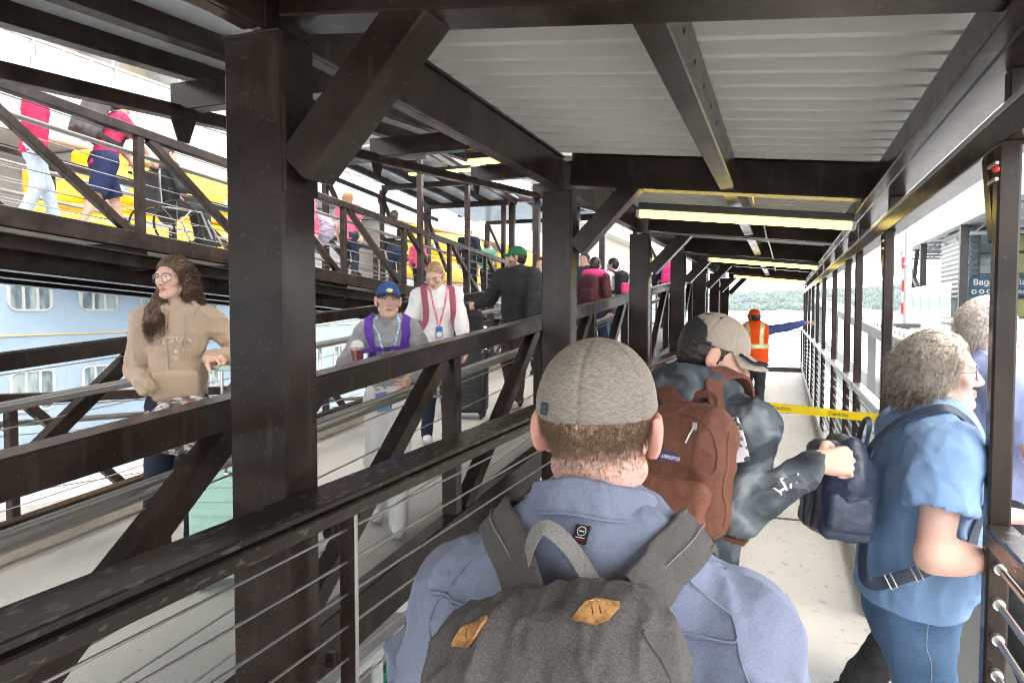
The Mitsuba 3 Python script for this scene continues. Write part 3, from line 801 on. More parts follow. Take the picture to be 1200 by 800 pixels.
# ribbed gangway roof beside the walkway
mat('ribbed_white', grainy((.32, .33, .335), (.40, .40, .40), 3, 40), 0.4, 0.5, 0.1)
gw = thing('gangway_roof', 'low white ribbed metal roof outside the walkway opening', 'roof')
def gz(y, x=1.25): return 1.12 + .030 * y - .22 * (x - 1.25)
GX = (1.25, 5.6)
add(f'{gw}__sheet', trimesh.convex.convex_hull(np.array([(x, y, gz(y, x) - t) for x in GX for y in (3.95, 34.0) for t in (.02, .10)])), 'ribbed_white')
for k in range(88):
    y = 4.0 + .34 * k
    add(f'{gw}__rib', trimesh.convex.convex_hull(np.array([(x, y + dy, gz(y, x) + dz) for x in (1.23, 5.62) for dy, dz in ((0, -.03), (.05, .05), (.15, .05), (.2, -.03))])), 'ribbed_white', smooth=False)
add(f'{gw}__edge_beam', bar((1.23, 3.9, gz(3.9) - .02), (5.6, 3.9, gz(3.9, 5.6) - .02), .07, .16), 'white_paint')
add(f'{gw}__side_beam', bar((1.18, 3.95, gz(3.95) - .06), (1.18, 34, gz(34) - .06), .07, .14), 'white_paint')
for x in (1.25, 5.5):
    for y in (4.2, 12, 20, 28, 33.5):
        add(f'{gw}__leg', box(x - .05, x + .05, y, y + .1, -2.5, gz(y, x) - .1), 'grey_light')
mst = thing('mast', 'white pole standing on the ribbed roof', 'pole')
add(f'{mst}__shaft', tube([(1.6, 11.3, 1.42), (1.6, 11.3, 2.98)], .045, 14), 'white_paint')
add(f'{mst}__base', box(1.45, 1.75, 11.15, 11.45, 1.44, 1.50), 'grey_steel')
add(f'{mst}__collar', tube([(1.6, 11.3, 2.3), (1.6, 11.3, 2.34)], .06, 14), 'grey_light')
mp = thing('marker_pole', 'slim red and white striped marker pole beyond the ribbed roof', 'pole')
for k in range(12):
    add(f'{mp}__band', tube([(4.45, 32.6, -1.2 + .45 * k), (4.45, 32.6, -.752 + .45 * k)], .055, 10), ('red_paint', 'white_paint')[k % 2])
# workboat with yellow float
wb = thing('work_boat', 'small dark work boat with a yellow and orange float near the pier', 'boat')
o = np.array([2.6, 38, -5.7])
hullm = hull_shape(3.5, 1.2, lambda s: (max(.1, 1 - abs(s) ** 3), .0 + .3 * abs(s) ** 3, 1.1))
hullm.apply_transform(frame(o, [0, 1, 0], [-1, 0, 0], [0, 0, 1]))
add(f'{wb}__hull', hullm, 'white_paint', smooth=40)
add(f'{wb}__cabin', box(o[0] - 1.2, o[0] + .9, o[1] - .6, o[1] + .8, -4.65, -3.4, .05), 'dark_teal')
fl = thing('float_boom', 'yellow and orange floating boom beside the work boat', 'float')
for k in range(9):
    m = trimesh.creation.capsule(.6, .34); m.apply_transform(frame([-1.5 + .85 * k, 35.0 + .1 * k, -5.85], [0, 1, 0], [0, 0, 1], [1, 0, 0]))
    add(f'{fl}__segment', m, 'boat_orange' if k in (4, 5) else 'yellow_paint')
# white and green things stored under the near ramp
mat('stall_green', (.02, .20, .11), 0.45)
wc = thing('equipment_cart', 'white equipment cart with green side panels under the near ramp', 'cart')
add(f'{wc}__tray', box(-3.6, -1.9, 1.6, 5.4, -1.05, -.9), 'white_paint')
add(f'{wc}__side_panel', box(-1.98, -1.92, 1.9, 2.9, -.9, -.25), 'stall_green')
add(f'{wc}__side_panel', box(-1.98, -1.92, 3.2, 4.4, -.9, -.2), 'stall_green')
for y in (1.7, 2.4, 3.1, 3.9, 4.7, 5.3):
    add(f'{wc}__stake', tube([(-1.88, y, -1.0), (-1.88, y, .02)], .03, 8), 'white_paint')
for z in (-.62, -.3, .0):
    add(f'{wc}__side_rail', tube([(-1.85, 1.6, z), (-1.85, 5.4, z + .04)], .032, 10), 'white_paint')
for y in (2.0, 4.8):
    for x in (-3.4, -2.1):
        add(f'{wc}__wheel', tube([(x - .06, y, -1.3), (x + .06, y, -1.3)], .26, 16), 'black_rubber')
for y in (2.0, 4.8):
    add(f'{wc}__axle_block', box(-3.5, -2.0, y - .1, y + .1, -1.6, -1.05), 'grey_steel')
tag(add('storage_slab', box(-4.4, -1.6, 1.2, 6.0, -2.5, -1.56), 'apron_concrete'), 'raised concrete slab under the near ramp', None, None, 'structure')

# the air over the bay
scene['haze_medium'] = {'type': 'homogeneous', 'albedo': {'type': 'rgb', 'value': [.93, .95, .97]}, 'sigma_t': {'type': 'rgb', 'value': [.00005, .000055, .000064]}}
scene['haze'] = {'type': 'cube', 'to_world': T().translate([0, 3000, 60]).scale([9500, 11500, 68]), 'bsdf': {'type': 'null'}, 'interior': {'type': 'ref', 'id': 'haze_medium'}}
scene['camera']['medium'] = {'type': 'ref', 'id': 'haze_medium'}
USED.add('haze')
tag('haze', None, None, None, 'stuff')


# ------------------------------------------------------------------ signed-distance modelling for bodies, clothes and bags
class Sdf:
    def __init__(s, h):
        s.h, s.ops = h, []

    def cone(s, a, b, ra, rb, k=.02, flat=None, op='add'):
        """Round cone a..b; flat = (axis, factor): thickness along that axis is the radius times factor."""
        s.ops.append(('cone', np.asarray(a, float), np.asarray(b, float), ra, rb, k, flat, op))
        return s

    def ell(s, c, r, R=None, k=.02, op='add'):
        s.ops.append(('ell', np.asarray(c, float), np.asarray(r, float), np.eye(3) if R is None else np.asarray(R), None, k, None, op))
        return s

    def box(s, c, half, R=None, rad=.02, k=.02, op='add'):
        s.ops.append(('box', np.asarray(c, float), np.asarray(half, float), np.eye(3) if R is None else np.asarray(R), rad, k, None, op))
        return s

    def cut(s, p, n, k=.004):
        """Removes what lies on the side that n points to."""
        s.ops.append(('cut', np.asarray(p, float), unit(n), None, None, k, None, 'cut'))
        return s

    def bounds(s, o):
        kind = o[0]
        if kind == 'cone':
            r = max(o[3], o[4]) * max(1, o[6][1] if o[6] else 1)
            return np.minimum(o[1], o[2]) - r, np.maximum(o[1], o[2]) + r
        e = np.abs(o[3]) @ (o[2] + (o[4] or 0))
        return o[1] - e, o[1] + e

    def grid(s):
        bb = [s.bounds(o) for o in s.ops if o[-1] == 'add']
        lo = np.min([b[0] for b in bb], 0) - 3 * s.h - .02
        hi = np.max([b[1] for b in bb], 0) + 3 * s.h + .02
        n = np.ceil((hi - lo) / s.h).astype(int) + 1
        V = np.full(n, .2, np.float32)
        ax = [(lo[i] + s.h * np.arange(n[i])).astype(np.float32) for i in range(3)]
        for o in s.ops:
            kind, k, op = o[0], o[5], o[7]
            if kind == 'cut':
                p, nn = o[1], o[2]
                d = ((ax[0] - p[0]) * nn[0])[:, None, None] + ((ax[1] - p[1]) * nn[1])[None, :, None] + ((ax[2] - p[2]) * nn[2])[None, None, :]
                V = smax(V, d.astype(np.float32), k)
                continue
            b0, b1 = s.bounds(o)
            m = k + 2.5 * s.h + .01
            i0 = np.clip(np.floor((b0 - m - lo) / s.h).astype(int), 0, n)
            i1 = np.clip(np.ceil((b1 + m - lo) / s.h).astype(int) + 1, 0, n)
            if (i1 <= i0).any():
                continue
            sl = tuple(slice(a, b) for a, b in zip(i0, i1))
            X = ax[0][sl[0]][:, None, None]; Y = ax[1][sl[1]][None, :, None]; Z = ax[2][sl[2]][None, None, :]
            if kind == 'cone':
                a, b = o[1], o[2]
                ba = b - a
                L2 = max(float(ba @ ba), 1e-12)
                px, py, pz = X - a[0], Y - a[1], Z - a[2]
                t = np.clip((px * ba[0] + py * ba[1] + pz * ba[2]) / L2, 0, 1)
                qx, qy, qz = px - t * ba[0], py - t * ba[1], pz - t * ba[2]
                d2 = qx * qx + qy * qy + qz * qz
                if o[6]:
                    u, f = unit(o[6][0]), o[6][1]
                    w = qx * u[0] + qy * u[1] + qz * u[2]
                    d2 = d2 + w * w * (1 / f ** 2 - 1)
                d = np.sqrt(d2) - (o[3] + t * (o[4] - o[3]))
                if o[6] and o[6][1] < 1:
                    d = d * (o[6][1] ** .5)
            else:
                R, r = o[3], o[2]
                px, py, pz = X - o[1][0], Y - o[1][1], Z - o[1][2]
                q = [px * R[0, i] + py * R[1, i] + pz * R[2, i] for i in range(3)]
                if kind == 'ell':
                    k0 = np.sqrt((q[0] / r[0]) ** 2 + (q[1] / r[1]) ** 2 + (q[2] / r[2]) ** 2)
                    k1 = np.sqrt((q[0] / r[0] ** 2) ** 2 + (q[1] / r[1] ** 2) ** 2 + (q[2] / r[2] ** 2) ** 2)
                    d = k0 * (k0 - 1) / np.maximum(k1, 1e-6)
                else:
                    w = [np.abs(q[i]) - (r[i] - min(o[4], r[i] * .98)) for i in range(3)]
                    rad = min(o[4], r.min() * .98)
                    d = np.sqrt(sum(np.maximum(w[i], 0) ** 2 for i in range(3))) + np.minimum(np.maximum(np.maximum(w[0], w[1]), w[2]), 0) - rad
            d = d.astype(np.float32)
            V[sl] = smin(V[sl], d, k) if op == 'add' else smax(V[sl], -d, k)
        return V, lo

    def mesh(s):
        V, lo = s.grid()
        return nets(V, lo, s.h)


def smin(a, b, k):
    if k <= 0:
        return np.minimum(a, b)
    h = np.maximum(k - np.abs(a - b), 0) / k
    return np.minimum(a, b) - h * h * k * .25


def smax(a, b, k):
    return -smin(-a, -b, k)


def nets(V, lo, h):
    """Surface nets: the zero surface of the grid V as a trimesh."""
    ins = V < 0
    n = np.array(V.shape)
    s = sum(ins[a:n[0] - 1 + a, b:n[1] - 1 + b, c:n[2] - 1 + c].astype(np.int8) for a in (0, 1) for b in (0, 1) for c in (0, 1))
    act = np.argwhere((s > 0) & (s < 8))
    idx = np.full(n - 1, -1, np.int64)
    idx[tuple(act.T)] = np.arange(len(act))
    P = np.zeros((len(act), 3)); C = np.zeros(len(act))
    cv = {}
    for c in np.ndindex(2, 2, 2):
        cv[c] = V[act[:, 0] + c[0], act[:, 1] + c[1], act[:, 2] + c[2]]
    for ax in range(3):
        for u in (0, 1):
            for v in (0, 1):
                c0 = [0, 0, 0]; c0[(ax + 1) % 3] = u; c0[(ax + 2) % 3] = v
                c1 = list(c0); c1[ax] = 1
                a, b = cv[tuple(c0)], cv[tuple(c1)]
                m = (a < 0) != (b < 0)
                t = np.where(m, a / np.where(m, a - b, 1), 0)
                pt = np.tile(np.array(c0, float), (len(act), 1)); pt[:, ax] = t
                P += pt * m[:, None]; C += m
    P = (act + P / np.maximum(C, 1)[:, None]) * h + lo
    F = []
    for ax in range(3):
        b, c = (ax + 1) % 3, (ax + 2) % 3
        sl0 = [slice(None)] * 3; sl1 = [slice(None)] * 3
        sl0[ax] = slice(0, -1); sl1[ax] = slice(1, None)
        ch = np.argwhere(ins[tuple(sl0)] != ins[tuple(sl1)])
        ch = ch[(ch[:, b] > 0) & (ch[:, c] > 0) & (ch[:, b] < n[b] - 1) & (ch[:, c] < n[c] - 1)]
        if not len(ch):
            continue
        e = [ch.copy() for _ in range(4)]
        e[1][:, b] -= 1; e[2][:, b] -= 1; e[2][:, c] -= 1; e[3][:, c] -= 1
        q = np.stack([idx[tuple(x.T)] for x in e], 1)
        out = ins[tuple(ch.T)]
        q = np.where(out[:, None], q, q[:, ::-1])
        q = q[(q >= 0).all(1)]
        F += [q[:, [0, 1, 2]], q[:, [0, 2, 3]]]
    return trimesh.Trimesh(P, np.vstack(F), process=False)


def normals(m):
    return meshkit.arrays(m, True)[2]


def displace(m, d):
    m.vertices = m.vertices + normals(m) * np.asarray(d)[:, None]
    return m


def fold_field(P, bones, amp, freq=16.0, seed=0, joint=.10, base=.35):
    """Cloth folds: rings round each bone (tilted, broken up by noise), strongest near its ends."""
    acc, tot = np.zeros(len(P)), np.full(len(P), 1e-9)
    for i, (a, b) in enumerate(bones):
        a, b = np.asarray(a, float), np.asarray(b, float)
        ba = b - a; L = np.linalg.norm(ba); d = ba / L
        t = np.clip((P - a) @ d, 0, L)
        q = P - a - t[:, None] * d
        r = np.linalg.norm(q, axis=1)
        u = unit(np.cross(d, [.3, .5, .8])); v = np.cross(d, u)
        an = np.arctan2(q @ v, q @ u)
        w = meshkit.noise(np.c_[t * 5, np.cos(an) * 1.1 + 3, np.sin(an) * 1.1 + i], seed)
        ph = t * freq * 2 * np.pi / 2.2 + 2.6 * np.sin(an + seed) + 7 * (w - .5)
        rid = (1 - np.abs(np.sin(ph * .5))) ** 1.7 - .35
        br = meshkit.noise(np.c_[t * 9, np.cos(an) * 1.6, np.sin(an) * 1.6 + 5 * i], seed + 3)
        wt = base + (1 - base) * np.maximum(np.exp(-(t / joint) ** 2), np.exp(-((L - t) / joint) ** 2))
        val = rid * wt * np.clip(br * 2.2 - .5, 0, 1)
        w = np.exp(-r / .028)
        acc += w * val; tot += w
    return 1.9 * amp * acc / tot


# ------------------------------------------------------------------ people
def ik(a, c, l1, l2, pole):
    """The middle joint of a two-bone chain from a to c bending towards the pole direction."""
    a, c = np.asarray(a, float), np.asarray(c, float)
    d = c - a; L = np.linalg.norm(d)
    if L > (l1 + l2) * .999:
        c = a + d / L * (l1 + l2) * .999; d = c - a; L = np.linalg.norm(d)
    u = d / L
    x = (l1 * l1 - l2 * l2 + L * L) / (2 * L)
    hgt = math.sqrt(max(l1 * l1 - x * x, 0))
    p = np.asarray(pole, float); p = unit(p - u * (p @ u))
    return a + u * x + p * hgt, c


def skeleton(H, lean=0.0, side=0.0, twist=0.0, head=(0, 0, 0), hands=None, feet=None, w=1.0, sh=.185, elbow=None, hip_drop=0.0, knee=(0, 1, 0), sh_z=.485):
    """Joints of a standing figure facing +y, feet near z = 0. hands / feet: {'l': target, 'r': target} in metres for a 1.75 m figure."""
    s = H / 1.75
    J = {}
    hip = np.array([0, 0, .93 - hip_drop])
    Rt = rx(-lean) @ ry(side) @ rz(twist)
    up = lambda v: hip + Rt @ np.asarray(v, float)
    J['pelvis'] = hip
    J['waist'] = up((0, .0, .16)); J['chest'] = up((0, .005, .38)); J['neck'] = up((0, -.015, .545))
    J['Rt'] = Rt
    for sg, k in ((-1, 'l'), (1, 'r')):
        J['sh_' + k] = up((sg * sh, -.01, sh_z))
        J['hip_' + k] = hip + np.array([sg * .09 * (.5 + .5 * w), 0, -.02])
        tgt = (hands or {}).get(k, J['sh_' + k] + np.array([sg * .07, .05, -.52]))
        pole = (elbow or {}).get(k, (sg * .45, -.8, -.3))
        J['el_' + k], J['wr_' + k] = ik(J['sh_' + k], tgt, .285, .255, pole)
        ft = (feet or {}).get(k, (sg * .10, 0, .085))
        J['kn_' + k], J['an_' + k] = ik(J['hip_' + k], ft, .43, .415, knee)
    hy, hp, hr = head
    J['Rh'] = rz(hy) @ rx(-hp) @ ry(hr)
    J['head'] = J['neck'] + Rt @ np.array([0, .012, .06]) + J['Rh'] @ np.array([0, .012, .085])
    J['s'] = s
    return J


def head_ops(S, J, male=True, scale=1.0, ears=True, nose=1.0, jaw=1.0, fat=0.0, open_mouth=0.0, ear_out=0.0):
    """Adds a head with a face to S. Local frame: x right, y forward, z up, origin between the ears at eye height."""
    R, o = J['Rh'], J['head']
    f = scale
    P = lambda x, y, z: o + R @ (np.array([x, y, z]) * f)
    e = lambda c, r, k=.015, op='add', Rl=None: S.ell(P(*c), np.array(r) * f, R if Rl is None else R @ Rl, k * f, op)
    c = lambda a, b, ra, rb, k=.012, op='add': S.cone(P(*a), P(*b), ra * f, rb * f, k * f, None, op)
    e((0, -.016, .034), (.075, .096, .086))
    e((0, .022, .012), (.066, .072, .075), .02)
    e((0, .036, -.042), (.056 + fat, .052, .072), .02)
    c((-.052 - fat, .0, -.058), (-.018, .074, -.096), .017, .016, .02); c((.052 + fat, .0, -.058), (.018, .074, -.096), .017, .016, .02)
    e((0, .077, -.098), (.026 * jaw, .02, .018), .02)
    for s in (-1, 1):
        e((s * (.041 + fat), .060, -.022), (.026 + fat, .022, .024), .018)
        c((s * .014, .090, .026), (s * .048, .076, .026), .0095 if male else .007, .009, .014)
        e((s * .032, .100, .006), (.017, .016, .0135), .010, 'sub')
        e((s * .0315, .0755, .005), (.0135, .0135, .0135), .002)
        c((s * .020, .0865, .0135), (s * .045, .0785, .0125), .0042, .004, .004)
        c((s * .020, .0855, -.0035), (s * .044, .078, -.002), .0036, .0036, .005)
        e((s * .0125, .098, -.034), (.0095, .011, .0085), .008)
        if ears:
            Rl = rz(s * (.42 + 8 * ear_out)) @ ry(s * .12) @ rx(-.12)
            e((s * (.079 + ear_out), -.012, -.006), (.0085, .021, .034), .006, 'add', Rl)
            e((s * (.088 + ear_out), -.004, -.002), (.006, .011, .020), .006, 'sub', Rl)
            e((s * .077, .004, -.033), (.007, .009, .011), .006, 'add', Rl)
            c((s * .0855, -.024, .017), (s * .084, -.026, -.012), .0045, .004, .004)
    c((0, .090, .016), (0, .1125 * (.92 + .08 * nose), -.028), .0085, .0125, .012)
    e((0, .108, -.033), (.011, .011, .009), .006)
    if open_mouth:
        e((0, .098, -.066), (.016, .014, .006 + open_mouth), .004, 'sub')
    c((-.019, .083, -.062), (.0, .0955, -.0585 + open_mouth * .5), .0052, .0062, .006); c((.019, .083, -.062), (.0, .0955, -.0585 + open_mouth * .5), .0052, .0062, .006)
    c((-.016, .083, -.069 - open_mouth * .6), (.0, .0945, -.0715 - open_mouth), .006, .0075, .006); c((.016, .083, -.069 - open_mouth * .6), (.0, .0945, -.0715 - open_mouth), .006, .0075, .006)
    c((-.018, .0945, -.0648), (.018, .0945, -.0648), .0022, .0022, .003, 'sub')
    nb = J['neck']
    nr = .052 if male else .045
    S.cone(P(0, -.018, -.055), nb + np.array([0, 0, -.03]), nr * f + fat * .6, (nr + .01) * f + fat, .03)
    return P


def hand_ops(S, wr, R, s=1.0, curl=.6, grip=None, thumb=.6, side=1, spread=.10):
    """A hand at the wrist: R columns = across (towards the thumb side), along the fingers, back of the hand."""
    P = lambda x, y, z: wr + R @ (np.array([x, y, z]) * s)
    for k in range(4):
        x = .030 - .0195 * k
        S.cone(P(x * .55, .005, 0), P(x, .082 - .004 * abs(k - 1), 0), .0155 * s, .0112 * s, .012)
    S.ell(P(.0, .045, -.008), np.array([.036, .042, .013]) * s, R, .012)
    for k, (L, r) in enumerate(((.070, .0085), (.078, .0088), (.072, .0084), (.057, .0076))):
        x = .030 - .0195 * k
        cu = curl[k] if isinstance(curl, (list, tuple)) else curl
        p = np.array([x, .084 - .004 * abs(k - 1), 0.0]); a = 0.0
        dirx = spread * (1.2 - .8 * k) * (1 - .6 * min(cu, 1))
        for j, fr in enumerate((.46, .30, .24)):
            a += cu * (.9, 1.05, .75)[j]
            d = np.array([dirx, math.cos(a), -math.sin(a)]); d /= np.linalg.norm(d)
            q = p + d * L * fr
            S.cone(P(*p), P(*q), r * s * (1 - .07 * j), r * s * (.93 - .07 * j), .003)
            p = q
    a = .35 + thumb * .8
    p = np.array([.024, .020, -.006])
    for j, (L, r) in enumerate(((.042, .0125), (.032, .0100), (.027, .0088))):
        d = np.array([math.cos(.55 + .35 * j * thumb), math.sin(.55 + .5 * j * thumb) * .9, -.25 - .55 * thumb * (j > 0) - .2 * thumb])
        d /= np.linalg.norm(d)
        q = p + d * L
        S.cone(P(*p), P(*q), r * s, r * s * .88, .006)
        p = q


def to_world(m, M):
    m.apply_transform(M)
    return m


SKIN = {'light': ((.66, .43, .33), (.58, .30, .23)), 'tan': ((.50, .31, .22), (.44, .23, .17)), 'pink': ((.70, .45, .37), (.66, .31, .25)), 'brown': ((.34, .20, .13), (.30, .15, .11))}
mat('skin', VC, 0.46, 0.35, bump=lambda p, n, uv: 0.00025 * fbm(p.x * 420, p.y * 420, p.z * 420, 2), eps=5e-4)
mat('eye_white', (.72, .70, .68), 0.15, 0.6)
mat('eye_iris', (.05, .035, .025), 0.1, 0.6)


def skin_colors(P, J, tone, male=True, brow=(.05, .03, .02), beard=None, lips=True, f=1.0):
    """Skin colour per vertex: lips, ears, knuckles, brows and stubble are its real colours."""
    base, red = (np.array(c) for c in SKIN[tone])
    q = (P - J['head']) @ J['Rh'] / f
    x, y, z = np.abs(q[:, 0]), q[:, 1], q[:, 2]
    t = .22 * meshkit.fbm(P * 22, 3) + .05 * meshkit.noise(P * 140)
    col = base + (red - base) * t[:, None]
    near = np.linalg.norm(q, axis=1) < .17
    def blend(m, c):
        nonlocal col
        m = (np.clip(m, 0, 1) * near)[:, None]
        col = col * (1 - m) + np.array(c) * m
    blend(np.clip(1 - np.hypot((x - .045) / .03, (z + .03) / .03), 0, 1) * (y > .03) * .45, red)
    blend((x > .072) * (y < .03) * (np.abs(z) < .05) * .6, red * [1.05, .95, .95])
    blend(np.clip(1 - np.hypot(x / .018, (z + .034) / .02), 0, 1) * (y > .09) * .5, red)
    if lips:
        lm = (np.abs(z + .0655) < (.0125 if not male else .0105) * np.clip(1 - (x / .026) ** 2, 0, 1)) & (y > .072)
        blend(lm * .85, red * (.85 if male else .78) * [1, .72, .76])
    if brow is not None:
        bz = .0245 + .12 * (x - .03) * (x < .04) - .3 * np.clip(x - .04, 0, 1)
        bm = np.clip(1.6 * (1 - np.abs(z - bz) / (.0048 if male else .0036)), 0, 1) * (x > .012) * (x < .054) * (y > .055)
        blend(bm * (.75 + .3 * meshkit.noise(q * [900, 300, 300])), brow)
        lash = (np.abs(z - .0125) < .0032) & (x > .017) & (x < .048) & (y > .068)
        blend(lash * .75, np.array(brow) * .7)
        blend(((np.abs(z + .0648) < .0022) & (x < .019) & (y > .075)) * .6, red * .35)
        blend((np.hypot(x - .0085, z + .0405) < .004) * (y > .09) * .6, red * .3)
    if beard is not None:
        c, dens = beard
        bm = (z < -.028 - .25 * np.clip(.05 - y, -.02, .08)) & (y > -.005) & (z > -.125)
        bm &= ~((x < .03) & (np.abs(z + .0655) < .010) & (y > .07))
        bm &= ~((z > -.05) & (x < .045) & (y > .045))
        blend(bm * dens * (.55 + .6 * meshkit.noise(q * 700)), c)
    return np.clip(col, 0, 1)


def root_matrix(loc, yaw, s):
    M = np.eye(4)
    M[:3, :3] = rz(yaw) * s
    M[:3, 3] = loc
    return M


def body_mesh(J, h, parts, male=True, w=1.0, fine=None, arms=(), headkw=None, hands=None, bare_legs=False):
    """One figure: a coarse clothed core plus the bare head, forearms and hands at their own resolution."""
    ms = []
    C = Sdf(.018)
    fl = (J['Rt'][:, 1], .66)
    C.cone(J['pelvis'] + [0, 0, .02], J['waist'], .128 * w, .115 * w, .03, fl); C.cone(J['waist'], J['chest'], .115 * w, .135 * w, .03, fl)
    C.cone(J['chest'], J['neck'] + J['Rt'] @ np.array([0, 0, -.05]), .13 * w, .045, .03, fl)
    for k in 'lr':
        C.cone(J['sh_' + k], J['el_' + k], .040, .034, .02); C.cone(J['el_' + k], J['wr_' + k], .032, .022, .02)
        C.cone(J['hip_' + k], J['kn_' + k], .062, .044, .02); C.cone(J['kn_' + k], J['an_' + k], .043, .030, .02)
        C.cone(J['an_' + k] + [0, -.03, -.04], J['an_' + k] + [0, .12, -.055], .03, .022, .02)
    C.cone(J['neck'] - [0, 0, .06], J['head'], .045, .06, .02)
    ms.append(C.mesh())
    S = Sdf(min(h, .0042) if h < .007 else h)
    head_ops(S, J, male, **(headkw or {}))
    ms.append(S.mesh())
    for k in 'lr':
        hd = (hands or {}).get(k)
        if hd is None and k not in arms:
            continue
        A = Sdf(h if fine is None else fine)
        d = unit(J['wr_' + k] - J['el_' + k])
        if k in arms:
            A.cone(J['sh_' + k] + (J['el_' + k] - J['sh_' + k]) * .3, J['el_' + k], .048 * w, .040 * w, .02)
            A.cone(J['el_' + k], J['wr_' + k], .040 * w, .025, .02)
            A.ell(J['el_' + k] + d * .06, (.043 * w, .043 * w, .075), np.stack([unit(np.cross(d, [0.3, 1, .2])), np.cross(d, unit(np.cross(d, [0.3, 1, .2]))), d], 1), .03)
        else:
            A.cone(J['wr_' + k] - d * .07, J['wr_' + k], .028, .024, .01)
        if hd is not None:
            hand_ops(A, J['wr_' + k] + d * .008, hd['R'], hd.get('s', 1.0), hd.get('curl', .6), thumb=hd.get('thumb', .6), spread=hd.get('spread', .1))
        ms.append(A.mesh())
    if bare_legs:
        A = Sdf(.01)
        for k in 'lr':
            A.cone(J['hip_' + k], J['kn_' + k], .085 * w, .058, .03); A.cone(J['kn_' + k], J['an_' + k], .056, .038, .03)
            c = J['kn_' + k] * .68 + J['an_' + k] * .32
            A.cone(c + [0, -.02, .06], c + [0, -.02, -.05], .05, .045, .03)
        ms.append(A.mesh())
    return cat(ms)


def hand_R(along, back, side):
    """Columns: towards the thumb, along the fingers, back of the hand."""
    y = unit(along); z = np.asarray(back, float); z = unit(z - y * (z @ y))
    x = np.cross(y, z)
    return np.stack([x * side, y, z], 1)


def top_mesh(J, h=.010, w=1.0, loose=.018, sleeve='long', hem=-.10, arm=1.0, seed=0, amp=.007, belly=0.0, hood=False, cuff=True, blouse=.0, neck=.0, hood_up=None, bust=0.0, hump=0.0):
    S = Sdf(h)
    Rt = J['Rt']; fl = (Rt[:, 1], .68)
    hemp = J['pelvis'] + Rt @ np.array([0, 0, hem])
    S.cone(hemp + Rt @ [0, 0, -.03], J['waist'], .150 * w + loose, .135 * w + loose, .04, (Rt[:, 1], .74))
    S.cone(J['waist'], J['chest'], .135 * w + loose, .152 * w + loose, .04, fl)
    S.cone(J['chest'], J['chest'] + Rt @ [0, 0, .08], .150 * w + loose, .115 * w + loose, .04, fl)
    S.cone(J['sh_l'], J['sh_r'], .052 + loose * .6, .052 + loose * .6, .05)
    for k in 'lr':
        S.cone(J['neck'] + (J['sh_' + k] - J['neck']) * .22 + Rt @ [0, -.008, -.025], J['sh_' + k] + Rt @ [0, 0, -.004], .060 + loose * .4, .050 + loose * .6, .05)
    S.cone(J['neck'] + Rt @ [0, 0, -.06], J['neck'] + Rt @ [0, .006, -.015 + neck], .085 + loose * .4, .058 + loose * .3, .04)
    if hump:
        S.ell(J['neck'] + Rt @ [0, -.035, hump - .03], np.array([.105, .070, .075]), Rt, .07)
        S.cone(J['neck'], J['neck'] + Rt @ [0, -.004, hump], .082, .066, .04)
    if belly:
        S.ell(J['waist'] + Rt @ [0, .06, -.02], np.array([.15 * w, .10 + belly, .16]), Rt, .06)
    if bust:
        for sg in (-1, 1):
            S.ell(J['chest'] + Rt @ [sg * .07, .085, -.02], np.array([.075, .06 + bust, .085]), Rt, .05)
    if blouse:
        S.cone(hemp + Rt @ [-.06, 0, .045], hemp + Rt @ [.06, 0, .045], .125 * w + blouse, .125 * w + blouse, .04, (Rt[:, 2], .42))
    bones, late = [(J['pelvis'], J['chest'])], []
    for k in 'lr':
        a, e, q = J['sh_' + k], J['el_' + k], J['wr_' + k]
        r0, r1, r2 = .060 * arm + loose * .7, .052 * arm + loose * .6, .036 * arm + loose * .55
        if sleeve == 'long':
            S.cone(a, e, r0, r1, .03); d = unit(q - e)
            S.cone(e, q - d * .02, r1, r2, .02)
            if cuff:
                S.cone(q - d * .045, q - d * .005, .034, .031, .012)
            bones += [(a, e), (e, q)]
        else:
            d = unit(e - a); end = a + d * sleeve
            S.cone(a, end, r0, r0 * .98, .03)
            late.append((end + d * r0 * 1.15, end + d * (r0 * 1.15 + .2), r0 * 1.3))
            bones += [(a, e)]
    if hood:
        n = J['neck']
        for an in np.linspace(-2.5, 2.5, 9):
            rr = .088
            c0 = n + Rt @ np.array([rr * math.sin(an), -.035 - rr * .95 * math.cos(an) + .045, -.008 + .034 * math.cos(an)])
            S.ell(c0, (.036, .036, .040), Rt, .018)
        S.ell(n + Rt @ [0, -.105, -.06], (.10, .055, .085), Rt @ rx(.25), .04)
    S.cut(hemp, Rt @ [0, 0, -1.0], .008)
    for p, q, r in late:
        S.cone(p, q, r, r, .004, None, 'sub')
    m = S.mesh()
    f = fold_field(m.vertices, bones, amp, 15, seed)
    f += amp * 1.3 * ((1 - np.abs(2 * meshkit.fbm(m.vertices @ np.diag([8., 8., 3.2]) @ ry(.5) + seed, 3) - 1)) ** 3 - .3)
    f += amp * .5 * ((1 - np.abs(2 * meshkit.noise(m.vertices @ rx(.7) @ np.diag([30., 30., 9.]) + seed, 5) - 1)) ** 2 - .3)
    hem_w = np.clip(((m.vertices - hemp) @ Rt[:, 2]) / .03, 0, 1)
    return displace(m, f * (.3 + .7 * hem_w))


